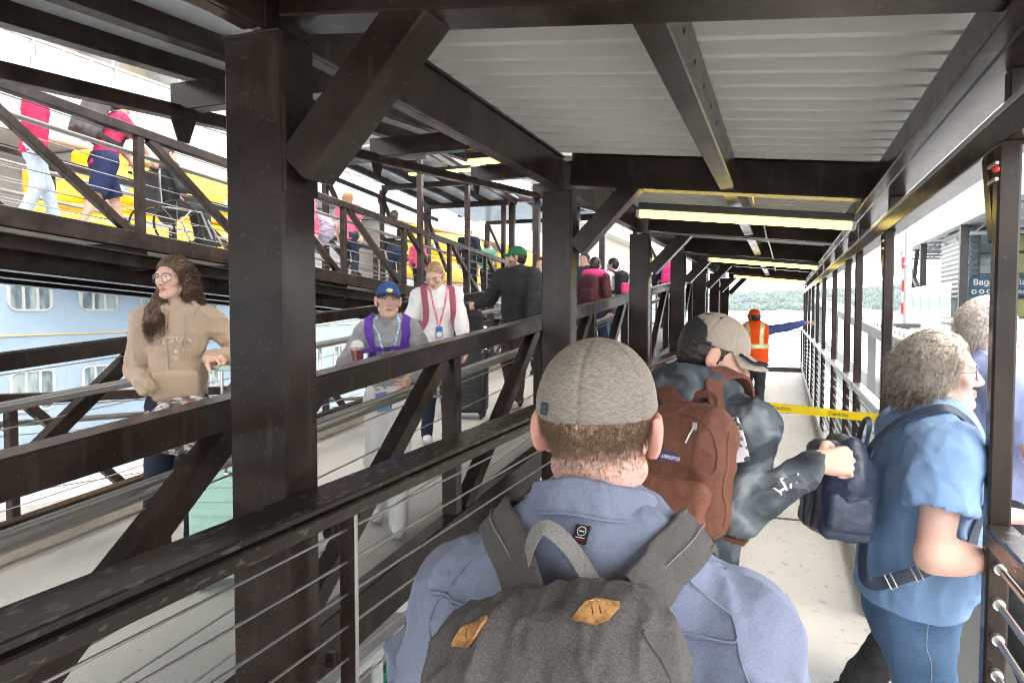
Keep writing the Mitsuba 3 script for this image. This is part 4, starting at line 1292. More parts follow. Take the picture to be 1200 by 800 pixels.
def trousers_mesh(J, h=.012, w=1.0, loose=.012, rise=.09, length=1.0, seed=0, amp=.006, flare=0.0):
    S = Sdf(h)
    S.cone(J['pelvis'] + [0, 0, rise], J['pelvis'] + [0, 0, -.05], .135 * w + loose, .150 * w + loose, .04, ((0, 1, 0), .74))
    bones, late = [], []
    for k in 'lr':
        a, e, q = J['hip_' + k], J['kn_' + k], J['an_' + k]
        S.cone(a + [0, -.01, 0], e, .084 * w + loose, .056 + loose, .04)
        if length >= 1:
            d = unit(q - e); q2 = q + d * .03
            S.cone(e, q2, .056 + loose, .042 + loose + flare, .03)
            bones += [(a, e), (e, q2)]
        else:
            end = a + (e - a) * (length / .5) if length <= .5 else e
            S.cone(a, end, .088 * w + loose, .075 + loose + flare, .03)
            d = unit(end - a); r = (.075 + loose + flare) * 1.3
            late.append((end + d * r * .88, end + d * (r * .88 + .2), r))
            bones += [(a, end)]
    for p, q, r in late:
        S.cone(p, q, r, r, .004, None, 'sub')
    S.cut(J['pelvis'] + [0, 0, rise], (0, 0, 1), .006)
    m = S.mesh()
    f = fold_field(m.vertices, bones, amp, 12, seed, .13)
    f += amp * .6 * ((1 - np.abs(2 * meshkit.fbm(m.vertices @ np.diag([8., 8., 4.]) + seed, 3) - 1)) ** 3 - .3)
    return displace(m, f)


def shoe_meshes(J, k, s=1.0, toe=None, h=.008):
    a = J['an_' + k]
    d = unit([0, 1, -.02]) if toe is None else unit(toe)
    up = np.cross(np.cross(d, [0, 0, 1.0]), d); up = unit(up)
    x = np.cross(d, up)
    R = np.stack([x, d, up], 1)
    P = lambda u, v, w_: a + R @ (np.array([u, v, w_]) * s)
    U = Sdf(h)
    U.ell(P(0, -.025, -.03), np.array([.040, .055, .050]) * s, R, .02); U.ell(P(0, .075, -.05), np.array([.045, .085, .035]) * s, R, .03); U.cone(P(0, -.01, -.01), P(0, .0, .025), .040 * s, .042 * s, .02)
    U.cut(P(0, 0, -.070), -up, .003)
    L = Sdf(h)
    L.ell(P(0, -.03, -.075), np.array([.042, .060, .03]) * s, R, .02); L.ell(P(0, .075, -.075), np.array([.048, .092, .026]) * s, R, .03)
    L.cut(P(0, 0, -.058), up, .002); L.cut(P(0, 0, -.086), -up, .002)
    return U.mesh(), L.mesh()


def strands(key, roots, dirs, length, r, bsdf, n=6, curl=0.0, cfreq=3.0, drop=.35, seed=0, centre=None, push=.0):
    """Hair as B-spline curves: each strand starts along dirs and falls; curl winds it."""
    g = np.random.default_rng(seed)
    k = len(roots)
    L = length * g.uniform(.65, 1.15, k)
    t = np.linspace(0, 1, n)
    D = dirs + .22 * g.standard_normal((k, 3)); D /= np.linalg.norm(D, axis=1, keepdims=True)
    pts = roots[:, None] + D[:, None] * (L[:, None] * (t - .5 * drop * t * t)[None])[..., None]
    pts[..., 2] -= (drop * L)[:, None] * (t ** 2)[None]
    if centre is not None:
        c, rad = centre
        for _ in range(2):
            v = pts - c
            q = np.sqrt(((v / rad) ** 2).sum(-1, keepdims=True))
            pts = np.where(q < 1, c + v / np.maximum(q, .2), pts)
    if curl:
        u = np.cross(D, [0.2, .1, 1.0]); u /= np.linalg.norm(u, axis=1, keepdims=True); v = np.cross(D, u)
        ph = g.uniform(0, 6.28, (k, 1)) * .25 + 6.283 * np.round(meshkit.noise(roots * 14, seed) * 6)[:, None] / 6
        a = ph + t[None] * cfreq * 2 * np.pi * g.uniform(.8, 1.2, (k, 1))
        amp = curl * np.minimum(t * 3, 1)[None] * g.uniform(.6, 1.2, (k, 1))
        pts = pts + (amp * np.cos(a))[..., None] * u[:, None] + (amp * np.sin(a))[..., None] * v[:, None]
    R = r * (1 - .55 * t ** 2)
    return pts, R


def curves(key, pts, R, bsdf):
    """Strands as thin three-sided tubes in one mesh."""
    k, n = pts.shape[:2]
    R = np.broadcast_to(R, (k, n))
    t = np.gradient(pts, axis=1)
    t /= np.maximum(np.linalg.norm(t, axis=2, keepdims=True), 1e-9)
    u = np.cross(t, np.array([.31, .52, .8])); u /= np.maximum(np.linalg.norm(u, axis=2, keepdims=True), 1e-9)
    v = np.cross(t, u)
    a = np.array([0, 2.0944, 4.18879])
    V = pts[:, :, None] + R[:, :, None, None] * (np.cos(a)[:, None] * u[:, :, None] + np.sin(a)[:, None] * v[:, :, None])
    i, s = np.meshgrid(np.arange(n - 1), np.arange(3), indexing='ij')
    p, q = i * 3 + s, i * 3 + (s + 1) % 3
    f = np.concatenate([np.stack([p, q, q + 3], -1).reshape(-1, 3), np.stack([p, q + 3, p + 3], -1).reshape(-1, 3)])
    F = (f[None] + (np.arange(k) * n * 3)[:, None, None]).reshape(-1, 3)
    key = numbered(key)
    scene[key] = mikit.ply(trimesh.Trimesh(V.reshape(-1, 3), F, process=False), bsdf, True)
    return key


def hair_mat(name, c0, c1, f=60):
    f = f * 3.2
    mat(name, proc(lambda p, n, uv: mix(c0, c1, smoothstep(.3, .75, fbm(p.x * f, p.y * f, p.z * f * .4, 2)))), 0.42, 0.5)


def xf(M, p):
    return np.asarray(p) @ M[:3, :3].T + M[:3, 3]


from scipy.spatial import cKDTree


def drape(pts, mesh, off, it=3, free=None, tail=None):
    """Pushes points out of a mesh to 'off' above its surface; returns points and surface normals."""
    N = normals(mesh); tree = cKDTree(mesh.vertices)
    P = np.array(pts, float)
    for _ in range(it):
        d, i = tree.query(P, k=6)
        n = N[i].mean(1); n /= np.linalg.norm(n, axis=1, keepdims=True)
        v = mesh.vertices[i].mean(1)
        sd = ((P - v) * n).sum(1)
        mv = off - sd
        if free is None:
            mv = np.maximum(mv, 0)
        else:
            mv[:free] = np.maximum(mv[:free], 0)
            if tail:
                mv[-tail:] = np.maximum(mv[-tail:], 0)
        P = P + n * np.clip(mv, -.08, .12)[:, None]
        P[1:-1] = .5 * P[1:-1] + .25 * (P[:-2] + P[2:])
    for _ in range(4):
        n[1:-1] = .5 * n[1:-1] + .25 * (n[:-2] + n[2:])
    return P, n / np.linalg.norm(n, axis=1, keepdims=True)


def strap_on(mesh, pts, w, th, off=None, n=6, crown=0.0, free=None, tail=None):
    S = spline(pts, n)
    P, N = drape(S, mesh, th * .6 if off is None else off, 4, None if free is None else free * n, tail and tail * n)
    return ribbon(P, N, w, th, 2, crown)


class Fig:
    """A person: joints in the local frame of a 1.75 m figure, parts added to the scene under its key."""
    def __init__(s, label, loc, yaw, H, hands_w=None, group=None, elbow_w=None, **sk):
        s.s = H / 1.75
        s.M = root_matrix(loc, yaw, s.s)
        s.Mi = np.linalg.inv(s.M)
        hands = dict(sk.pop('hands', {}) or {})
        for k, p in (hands_w or {}).items():
            hands[k] = xf(s.Mi, np.array(p, float))
        if elbow_w:
            sk['elbow'] = {**sk.get('elbow', {}), **{k: s.Mi[:3, :3] @ np.array(v, float) for k, v in elbow_w.items()}}
        s.J = skeleton(1.75, hands=hands, **sk)
        s.key = thing('person', label, 'person', group)
        s.local = {}

    def add(s, part, mesh, bsdf, smooth=True, **kw):
        s.local[part] = mesh
        return add(f'{s.key}__{part}', placed(mesh, s.M), bsdf, smooth, **kw)

    def body(s, h, tone='light', male=True, brow=(.05, .03, .02), beard=None, **kw):
        m = body_mesh(s.J, h, None, male, **kw)
        col = skin_colors(m.vertices, s.J, tone, male, brow, beard, f=(kw.get('headkw') or {}).get('scale', 1.0))
        s.bodym = m
        k = s.add('body', m, 'skin', color=col)
        f = (kw.get('headkw') or {}).get('scale', 1.0)
        for sg in (-1, 1):
            c = s.J['head'] + s.J['Rh'] @ (np.array([sg * .0315, .0762, .0055]) * f)
            e = trimesh.creation.icosphere(2, .0134 * f); e.apply_translation(c)
            ek = s.add('eye', e, 'eye_white')
            i = trimesh.creation.icosphere(1, .0062 * f); i.apply_translation(c + s.J['Rh'] @ (np.array([0, .0098, -.0005]) * f))
            add(f'{ek}__iris', placed(i, s.M), 'eye_iris', True)
        return m

    def hl(s, x, y, z):
        return s.J['head'] + s.J['Rh'] @ np.array([x, y, z], float)

    def shoes(s, m, sole, scale=1.0, toes=None, h=.009):
        for k in 'lr':
            u, l = shoe_meshes(s.J, k, scale, (toes or {}).get(k), h)
            q = s.add('shoe', u, m)
            add(f'{q}__sole', placed(l, s.M), sole, True)

    def cap(s, m, brim_m=None, back=False, h=.005, size=1.0, seam=True, tilt=0.0, low=.028, brim=True, opening=False, blen=.072):
        Rc = s.J['Rh'] @ rx(tilt) @ (rz(math.pi) if back else np.eye(3))
        o = s.J['head']
        P = lambda x, y, z: o + Rc @ np.array([x, y, z], float)
        S = Sdf(h)
        yb = .012 if back else -.012
        S.ell(P(0, yb, .034), np.array([.0815, .104, .092]) * size, Rc)
        S.cut(P(0, 0, low), Rc @ [0, .10, -1.0], .004)
        if opening:
            S.ell(P(0, -.12, .03), (.038, .045, .034), Rc, .004, 'sub')
        mm = S.mesh()
        q = (mm.vertices - o) @ Rc
        if seam:
            az = np.arctan2(q[:, 0], q[:, 1] - yb)
            g = np.abs((az / (math.pi / 3) + .5) % 1 - .5) * math.pi / 3 * np.hypot(q[:, 0], q[:, 1] - yb)
            displace(mm, -.0022 * np.exp(-(g / .0035) ** 2) + .0012 * (meshkit.fbm(q * 35, 2) - .5))
        k = s.add('cap', mm, m)
        if brim:
            n, L = 25, blen
            a = np.linspace(-1.15, 1.15, n)
            rows = []
            for t in np.linspace(0, 1, 8):
                x = .079 * size * np.sin(a)
                ext = L * t * np.clip(np.cos(a * .98), 0, 1) ** .65
                y = yb + .098 * size * np.cos(a) + ext
                zz = low + .0035 + .10 * y * 0 + .012 - .30 * ext - 3.2 * x ** 2 * (.25 + .75 * t) * 1.6 + (y - yb) * .06
                rows.append(np.c_[x, y, zz])
            G = np.array(rows)
            th = np.array([0, 0, .0035])
            V = np.concatenate([G.reshape(-1, 3), (G - th).reshape(-1, 3)])
            f = []
            R_, C_ = 8, n
            for i in range(R_ - 1):
                for j in range(C_ - 1):
                    aa = i * C_ + j
                    f += [(aa, aa + 1, aa + C_ + 1), (aa, aa + C_ + 1, aa + C_)]
                    bb = aa + R_ * C_
                    f += [(bb, bb + C_ + 1, bb + 1), (bb, bb + C_, bb + C_ + 1)]
            e = [(R_ - 1) * C_ + j for j in range(C_)]
            for j in range(C_ - 1):
                f += [(e[j], e[j + 1], e[j + 1] + R_ * C_), (e[j], e[j + 1] + R_ * C_, e[j] + R_ * C_)]
            V = o + V @ Rc.T
            add(f'{k}__brim', placed(trimesh.Trimesh(V, np.array(f), process=False), s.M), brim_m or m, 40)
        return k

    def hair_mass(s, m, blobs, h=.006, amp=.006, seed=0, part='hair', torso=()):
        """Long hair: a chain of soft volumes in the head's frame."""
        S = Sdf(h)
        for c, r in blobs:
            S.ell(s.hl(*c), np.array(r), s.J['Rh'], .035)
        for c, r in torso:
            S.ell(s.J['neck'] + s.J['Rt'] @ np.array(c), np.array(r), s.J['Rt'], .035)
        mm = S.mesh()
        q = (mm.vertices - s.J['head']) @ s.J['Rh']
        displace(mm, amp * (meshkit.fbm(q * [110, 110, 40] + seed, 3) * 2 - 1))
        k = s.add(part, mm, m)
        return k, mm

    def hair_shell(s, m, front=.062, low=-.06, thick=.010, back_low=None, h=.006, amp=.004, seed=0, side=.0, extra=None):
        """Close-cut hair: a skin over the cranium behind the hairline."""
        o, R = s.J['head'], s.J['Rh']
        S = Sdf(h)
        S.ell(o + R @ [0, -.016, .036], np.array([.075, .097, .088]) + thick, R)
        S.ell(o + R @ [0, -.045, -.015], np.array([.066, .062, .065]) + thick * .8, R, .03)
        for e in (extra or []):
            S.ell(o + R @ np.array(e[0]), e[1], R, e[2])
        S.ell(o + R @ [0, .085, -.02], (.074, .085, .080), R, .012, 'sub')
        S.cut(o + R @ [0, front, .05], R @ [0, 1.0, -.55], .01)
        S.cut(o + R @ [0, 0, low], R @ [0, .55, -1.0], .01)
        mm = S.mesh()
        q = (mm.vertices - o) @ R
        displace(mm, amp * (meshkit.fbm(q * [120, 40, 60] + seed, 3) * 2 - 1))
        return s.add('hair', mm, m)


def fabric(name, c0, c1, f=1100, rough=.8, big=6, sheen=.3, streak=(1, 1, 1), bs=.0002, weave=900):
    def col(p, n, uv):
        g = noise(p.x * f * streak[0], p.y * f * streak[1], p.z * f * streak[2])
        b = fbm(p.x * big, p.y * big, p.z * big, 3)
        return mix(c0, c1, smoothstep(.2, .8, g * .65 + b * .35))
    def bump(p, n, uv):
        return fbm(p.x * weave * streak[0], p.y * weave * streak[1], p.z * weave * streak[2], 2) * bs * .6 + fbm(p.x * 60, p.y * 60, p.z * 60, 2) * .0016
    mat(name, proc(col), rough, .2, bump=bump, eps=6e-4, sheen=sheen)
    return name


# ------------------------------------------------------------------ the man in front: cap, chambray shirt, grey backpack
def chambray_bump(p, n, uv):
    a = noise(p.x * 26 + 9 * noise(p.x * 8, p.y * 8, p.z * 8), p.y * 26, p.z * 11)
    b = noise(p.x * 60 + 40, p.y * 60, p.z * 26 + 4 * a)
    ra, rb = 1 - dr.abs(2 * a - 1), 1 - dr.abs(2 * b - 1)
    return .0017 * ra * ra * ra + .0007 * rb * rb + .00012 * noise(p.x * 1500, p.y * 1500, p.z * 600)
mat('chambray', proc(lambda p, n, uv: mix((.150, .172, .255), (.235, .262, .355), smoothstep(.2, .8, noise(p.x * 1700, p.y * 1700, p.z * 600) * .6 + fbm(p.x * 7, p.y * 7, p.z * 7, 3) * .4))), .8, .2, bump=chambray_bump, eps=8e-4, sheen=.2)
fabric('cap_felt', (.17, .147, .122), (.30, .268, .23), 1000, .9, 9, .3, (.3, .3, 1.0), .0004, 900)
fabric('pack_canvas', (.065, .06, .058), (.12, .113, .11), 900, .75, 4, .2)
fabric('webbing', (.17, .165, .155), (.27, .26, .25), 900, .8, 4, .2, (1, 1, .3), .0004, 1400)
fabric('navy_cloth', (.012, .016, .03), (.025, .03, .05), 700)
fabric('dark_cloth', (.016, .016, .018), (.035, .035, .037), 500)
mat('leather', proc(lambda p, n, uv: mix((.20, .085, .025), (.46, .24, .09), smoothstep(.25, .75, fbm(p.x * 90, p.y * 90, p.z * 90, 4)))), .5, .5, bump=lambda p, n, uv: .0006 * fbm(p.x * 300, p.y * 300, p.z * 300, 3), eps=5e-4)
mat('label_black', (.015, .016, .02), .6)
mat('label_navy', (.02, .03, .05), .5)
hair_mat('hair_short', (.10, .058, .032), (.20, .125, .07), 140)
hair_mat('hair_dark', (.012, .009, .008), (.035, .025, .02), 90)
hair_mat('hair_brown', (.045, .022, .012), (.14, .07, .035), 90)
hair_mat('hair_grey', (.20, .165, .14), (.50, .45, .40), 70)
hair_mat('hair_silver', (.34, .29, .25), (.62, .56, .50), 70)
hair_mat('hair_blond', (.24, .13, .06), (.48, .30, .15), 80)

man = Fig('man in front with a heathered tan cap and faded blue shirt, seen from behind', (-.235, .945, 0), .0, 1.662, lean=.03, head=(.0, -.03, .0), sh=.195,
          hands_w={'l': (-.60, 1.12, 1.10), 'r': (.10, 1.18, 1.0)}, elbow={'l': (-.08, -.25, -1), 'r': (.1, -.25, -1)}, w=1.08, sh_z=.422)
J = man.J
Rl = hand_R((.2, .9, .25), (-.6, .1, .8), 1)
mb = man.body(.0045, 'pink', True, w=1.05, fine=.004, hands={'l': {'R': hand_R((.15, .8, .35), (-.3, -.2, .9), 1), 'curl': 1.25, 'thumb': .5}, 'r': {'R': hand_R((-.2, .9, -.1), (.4, .2, .8), -1), 'curl': .9}}, headkw={'fat': .002, 'ear_out': .005})
sh = top_mesh(J, .0075, 1.10, .020, 'long', -.12, 1.12, seed=4, amp=.008, neck=-.035, hump=.006)
man.add('shirt', sh, 'chambray')
# collar: a band round the neck with a folded leaf
def collar(fig, r0, hgt, mats, tilt=.25, back=-.02, drop=0.0, n=40, th=.004, part='collar'):
    Rt, nk = fig.J['Rt'], fig.J['neck']
    o = nk + Rt @ np.array([0, back, -.035 + drop])
    rows = []
    for t, (dr_, dz) in enumerate(((0.004, 0), (.000, hgt * .55), (-.004, hgt), (.001, hgt * 1.06), (.009, hgt * .98), (.013, hgt * .5), (.020, -.004), (.016, -.006))):
        a = np.linspace(-2.75, 2.75, n)
        rr = r0 + dr_ + .0015 * np.sin(a * 9 + t)
        z = dz * (.55 + .45 * np.cos(a * .5) ** 2) - .030 * (1 - np.cos(a)) * .55
        rows.append(o + np.stack([rr * np.sin(a), -rr * np.cos(a) * 1.06 + .02, z + .002 * np.sin(a * 5 + 2)], 1) @ (Rt @ rx(-tilt)).T)
    G = np.array(rows); R_, C_ = G.shape[:2]
    fig.collar_rows = G
    f = []
    for i in range(R_ - 1):
        for j in range(C_ - 1):
            a = i * C_ + j
            f += [(a, a + 1, a + C_ + 1), (a, a + C_ + 1, a + C_)]
    return fig.add(part, trimesh.Trimesh(G.reshape(-1, 3), np.array(f), process=False), mats, 50)
ckey = collar(man, .080, .040, 'chambray', .10, -.018, .076)
add(f'{ckey}__edge_seam', placed(cat([tube(man.collar_rows[6], .0022, 6), tube(man.collar_rows[6] * .84 + man.collar_rows[5] * .16 + [0, -.0012, 0], .0009, 5)]), man.M), 'chambray')
# yoke seam, piping seams and the sewn label
N_sh = normals(sh)
tree_sh = cKDTree(sh.vertices)
seam = spline([(-.21, -.12, 1.405), (-.1, -.18, 1.385), (0, -.2, 1.38), (.1, -.18, 1.385), (.21, -.12, 1.405)], 14)
P_, n_ = drape(seam, sh, .001)
d_, i_ = tree_sh.query(P_); P_ = sh.vertices[i_] + N_sh[i_] * .0012
for _ in range(3): P_[1:-1] = (P_[:-2] + 2 * P_[1:-1] + P_[2:]) / 4
man.add('yoke_seam', tube(P_, .0017, 6), 'chambray')
man.add('yoke_seam', tube(P_ - [0, 0, .006], .0009, 6), 'chambray')
for sg in (-1, 1):
    q = spline([(sg * .175, -.10, 1.47), (sg * .205, -.11, 1.40), (sg * .215, -.10, 1.32), (sg * .21, -.08, 1.25)], 10)
    d_, i_ = tree_sh.query(q); q = sh.vertices[i_] + N_sh[i_] * .001
    for _ in range(3): q[1:-1] = (q[:-2] + 2 * q[1:-1] + q[2:]) / 4
    man.add('armhole_seam', tube(q, .0016, 6), 'chambray')
def patch_on(mesh, c, up, w, h, th, off=.001, flat=False):
    """A small rectangular patch laid on the surface nearest to c."""
    i = cKDTree(mesh.vertices).query(c, k=12)[1]
    n = unit(normals(mesh)[i].mean(0)); o = mesh.vertices[i].mean(0) + n * off
    y = unit(np.asarray(up, float) - n * (np.asarray(up, float) @ n)); x = np.cross(y, n)
    m = bevel((w, h, th), th * .3)
    m.apply_transform(frame(o + n * th * .5, x, y, n))
    return m, (o + n * th, x, y, n)
m_, (o_, x_, y_, z_) = patch_on(sh, (.006, -.12, 1.512), (0, 0, 1), .0205, .0245, .0012, .0035)
lb = man.add('neck_label', m_, 'label_black', 30)
ring = tube([o_ + x_ * .006 * math.cos(a) + y_ * (.004 + .006 * math.sin(a)) for a in np.linspace(0, 6.2832, 21)], .0005, 6)
add(f'{lb}__emblem', placed(cat([ring] + [placed(bevel((.0075, .0016, .0004), .0001), frame(o_ + y_ * .004, x_, y_, z_))]), man.M), 'sign_white_cloth', False)
add(f'{lb}__emblem', placed(cat([placed(bevel((.013, .0011, .0005), .0001), frame(o_ - y_ * .0045, x_, y_, z_))]), man.M), 'sign_white_cloth', False)
add(f'{lb}__emblem', placed(cat([placed(bevel((.011, .0013, .0005), .0001), frame(o_ - y_ * .0075, x_, y_, z_))]), man.M), 'red_cloth', False)
mat('sign_white_cloth', (.7, .7, .7), .7)
fabric('red_cloth', (.40, .012, .02), (.55, .03, .04), 500)
# trousers, shoes (below the frame)
man.add('trousers', trousers_mesh(J, .016), 'dark_cloth')
man.shoes('dark_cloth', 'black_rubber', h=.012)
# cap, fitted, with a small square label
ck = man.cap('cap_felt', brim=True, h=.0035, size=1.035, tilt=-.10, low=.021, seam=False)
capm = man.local['cap']
q = (capm.vertices - J['head']) @ J['Rh']
az = np.arctan2(q[:, 0], -(q[:, 1] + .012))
gs = [0, 1.05, -1.05, 2.1, -2.1]
dd = np.zeros(len(q))
for g0 in gs:
    dd -= .0032 * np.exp(-(((az - g0) * np.hypot(q[:, 0], q[:, 1]) / .0022) ** 2)) * (np.hypot(q[:, 0], q[:, 1] + .012) > .012)
dd += .0030 * (meshkit.fbm(q * 22 + 4, 3) - .5)
dd += .0012 * np.exp(-((q[:, 2] - (q[:, 2].min() + .012)) / .003) ** 2)
displace(capm, dd)
scene[ck] = mikit.ply(placed(capm, man.M), 'cap_felt', True)
m_, (o_, x_, y_, z_) = patch_on(capm, J['head'] + J['Rh'] @ [-.047, -.092, .038], (0, 0, 1), .0165, .0165, .0012, .0012)
add(f'{ck}__label', placed(m_, man.M), 'label_navy', 30)
add(f'{ck}__stitching', placed(cat([bevel((.009, .0008, .0004), .0001).apply_transform(frame(o_ + y_ * dy, x_, y_, z_)) for dy in (.003, -.004)]), man.M), 'webbing', False)
# short hair on the nape and round the ears
g = np.random.default_rng(11)
hv, hn = mb.vertices, normals(mb)
q = (hv - J['head']) @ J['Rh']
ear = (np.abs(q[:, 0]) > .074) & (np.abs(q[:, 1] + .01) < .028)
sel = (q[:, 2] < .03) & (q[:, 2] > -.092) & (q[:, 1] < .012) & (np.linalg.norm(q, axis=1) < .15) & ~ear
w_ = np.clip((q[:, 2] + .092) / .085, 0, 1) ** 2.2 * np.clip((.02 - q[:, 1]) / .03, 0, 1)
idx = np.nonzero(sel)[0]
pick = g.choice(idx, 12000, p=(w_[idx] + .0015) / (w_[idx] + .0015).sum())
roots = hv[pick] + .0022 * g.standard_normal((12000, 3)) - hn[pick] * .0012
dirs = hn[pick] * .28 + J['Rh'] @ np.array([0, -.1, -1.0]) + .22 * g.standard_normal((12000, 3))
dirs /= np.linalg.norm(dirs, axis=1, keepdims=True)
leng = .0022 + .0065 * np.clip((q[pick, 2] + .07) / .08, 0, 1)
pts, R_ = strands(None, roots, dirs, leng, .00030, None, 4, drop=.15, seed=5)
curves(f'{man.key}__hair', xf(man.M, pts.reshape(-1, 3)).reshape(pts.shape), R_ * man.s, 'hair_short')

# his grey canvas backpack
pk = thing('backpack', 'dark grey canvas backpack with two tan leather lash tabs', 'backpack')
roll, yw = .24, .12
Rp = rz(yw) @ ry(-roll) @ rx(-.06)
Co = np.array([-.190, .735, 1.168])
Pk = lambda x, y, z: Co + Rp @ np.array([x, y, z])
S = Sdf(.005)
S.box(Pk(0, 0, -.01), (.128, .078, .215), Rp, .055, .02)
S.ell(Pk(0, .01, .19), (.120, .060, .040), Rp, .05)
S.cut(Pk(0, 0, .150), Rp @ [0, -.0, 1.0], .004)
body = S.mesh()
def crease(m, amp, seed=0, f=(10, 10, 5)):
    v = m.vertices
    a = meshkit.fbm(v @ np.diag(f) * 1.0 + seed, 3); b = meshkit.fbm(v @ np.diag(f) * 2.3 + seed + 9, 2)
    return displace(m, amp * ((1 - np.abs(2 * a - 1)) ** 3 * 1.1 + .6 * (1 - np.abs(2 * b - 1)) ** 4 - .45))
add(f'{pk}__main_body', crease(body, .011, 2, (9, 9, 6)), 'pack_canvas', True)
S = Sdf(.0045)
S.box(Pk(0, -.006, .125), (.132, .084, .076), Rp, .060, .02)
S.ell(Pk(0, .0, .192), (.11, .055, .026), Rp, .05)
S.cut(Pk(0, 0, .122), Rp @ [0, 0, -1.0], .004)
lid = S.mesh()
q = (lid.vertices - Co) @ Rp
wave = .010 * np.sin(q[:, 0] * 22 + 1.2) + .006 * np.sin(q[:, 0] * 47)
low = np.clip((.165 - q[:, 2]) / .04, 0, 1)
lid.vertices = lid.vertices + (Rp @ np.array([0, 0, 1.0]))[None] * (wave * low)[:, None]
crease(lid, .011, 8, (16, 9, 6))
add(f'{pk}__lid', lid, 'pack_canvas', True)
tl = cKDTree(lid.vertices); Nl = normals(lid)
def on_lid(x, y, z, off=.001):
    i = tl.query(Pk(x, y, z))[1]
    return lid.vertices[i] + Nl[i] * off, Nl[i]
# piping round the lid edge and side seam
edge = []
for x in np.linspace(-.123, .123, 40):
    p, n = on_lid(x, -.09, .126 + .010 * math.sin(x * 22 + 1.2) + .006 * math.sin(x * 47), .0008)
    edge.append(p)
edge = np.array(edge)
for _ in range(3): edge[1:-1] = (edge[:-2] + 2 * edge[1:-1] + edge[2:]) / 4
add(f'{pk}__lid__piping', tube(edge, .0022, 6), 'pack_canvas')
sd = []
for z in np.linspace(.135, .20, 20):
    p, n = on_lid(.126, -.062, z, .0005); sd.append(p)
for _ in range(3): sd = [sd[0]] + [(a + 2 * b + c) / 4 for a, b, c in zip(sd[:-2], sd[1:-1], sd[2:])] + [sd[-1]]
add(f'{pk}__lid__side_seam', tube(np.array(sd), .0022, 6), 'pack_canvas')
# leather lash tabs, bent over the edge
def lash(cx, cz, sz=1.0, ang=0.0):
    o, n = on_lid(cx, -.058 if cz > .15 else -.083, cz + (.02 if cz > .15 else 0), .0)
    i = tl.query(o, k=60)[1]; n = unit(Nl[i].mean(0))
    xx = unit(Rp @ [1, 0, 0] - n * ((Rp @ [1, 0, 0]) @ n)); yy = np.cross(n, xx)
    c, s_ = math.cos(ang), math.sin(ang)
    xx, yy = xx * c + yy * s_, -xx * s_ + yy * c
    poly = shapely.Polygon([(-.031, -.004), (-.012, .013), (.003, .0155), (.031, .011), (.030, .007), (.012, -.012), (-.004, -.0165)]).buffer(.0022, quad_segs=3)
    slots = shapely.union_all([shapely.box(-.0066 + d, -.0055, -.0050 + d, .0065) for d in (0, .0105)])
    m = extrude(shapely.affinity.scale(poly.difference(slots), sz, sz, origin=(0, 0)).segmentize(.004), .0028)
    m = m.subdivide()
    m.apply_transform(frame(o + n * .0005, xx, yy, n))
    # bend it to the lid
    d, ii = tl.query(m.vertices, k=8)
    bump_ = ((lid.vertices[ii].mean(1) - m.vertices) * n).sum(1)
    m.vertices = m.vertices + n[None] * (bump_ + .0012 + ((m.vertices - o) @ n))[:, None]
    t = add(f'{pk}__lash_tab', m, 'leather', 40)
    st = [o + xx * px * sz + yy * py * sz for px, py in ((-.029, -.003), (-.012, .0115), (.003, .014), (.028, .0095))]
    st = spline(np.array(st), 6)
    d, ii = tl.query(st, k=8); st = lid.vertices[ii].mean(1) + n * .0042
    for k in range(0, len(st) - 1, 2):
        add(f'{t}__stitch', tube([st[k], st[k + 1]], .0006, 5), 'stitch_pale')
    return t
mat('stitch_pale', (.62, .48, .30), .7)
lash(-.070, .197, .74, .08)
lash(.072, .199, .74, .10)
lash(.010, .134, .8, .10)
# front pocket, below
S = Sdf(.006)
S.box(Pk(0, -.075, -.06), (.10, .045, .10), Rp, .035, .02)
add(f'{pk}__front_pocket', crease(S.mesh(), .005, 3), 'pack_canvas', True)
S = Sdf(.006)
S.box(Pk(.138, -.01, -.02), (.030, .055, .085), Rp @ rz(.1), .026, .02)
add(f'{pk}__side_pocket', crease(S.mesh(), .008, 5, (14, 14, 8)), 'navy_shine', True)
mat('navy_shine', (.02, .024, .055), .32, .5)
# grab loop and padded shoulder straps
add(f'{pk}__grab_loop', ribbon([Pk(-.030, .050, .190), Pk(-.026, .066, .248), Pk(.0, .070, .284), Pk(.030, .064, .258), Pk(.058, .045, .200)],
                               [(-.75, -.5, .3), (-.75, -.55, .2), (0, -.5, .85), (.65, -.5, .5), (.7, -.55, .3)], .024, .0022, 10), 'webbing', 40)
wsh = placed(sh, man.M)
for sg, a0 in ((-1, (-.262, .765, 1.352)), (1, (-.145, .79, 1.378))):
    xo = -.376 if sg < 0 else -.098
    path = [a0, ((a0[0] + xo) / 2, .845, 1.40), (xo, .93, 1.42), (xo - .004 * sg, 1.0, 1.40), (xo, 1.06, 1.34), (xo + .01 * sg, 1.09, 1.26), (xo + .05 * sg, 1.06, 1.18), (xo + .1 * sg, .98, 1.08)]
    st = add(f'{pk}__shoulder_strap', strap_on(wsh, path, .064, .010, .007, 7, .0015, 1, 2), 'pack_canvas', 40)
    S_ = spline(path, 7); Pd, Nd = drape(S_, wsh, .013, 4, 7, 14)
    t_ = unit(np.gradient(Pd, axis=0)[4])
    tt = np.gradient(Pd, axis=0); tt /= np.linalg.norm(tt, axis=1, keepdims=True)
    add(f'{st}__stitched_line', tube(Pd + Nd * .0035, .0011, 5), 'webbing')
    for e in (-1, 1):
        add(f'{st}__edge_binding', tube(Pd + np.cross(tt, Nd) * .028 * e - Nd * .004, .0032, 6), 'pack_canvas')
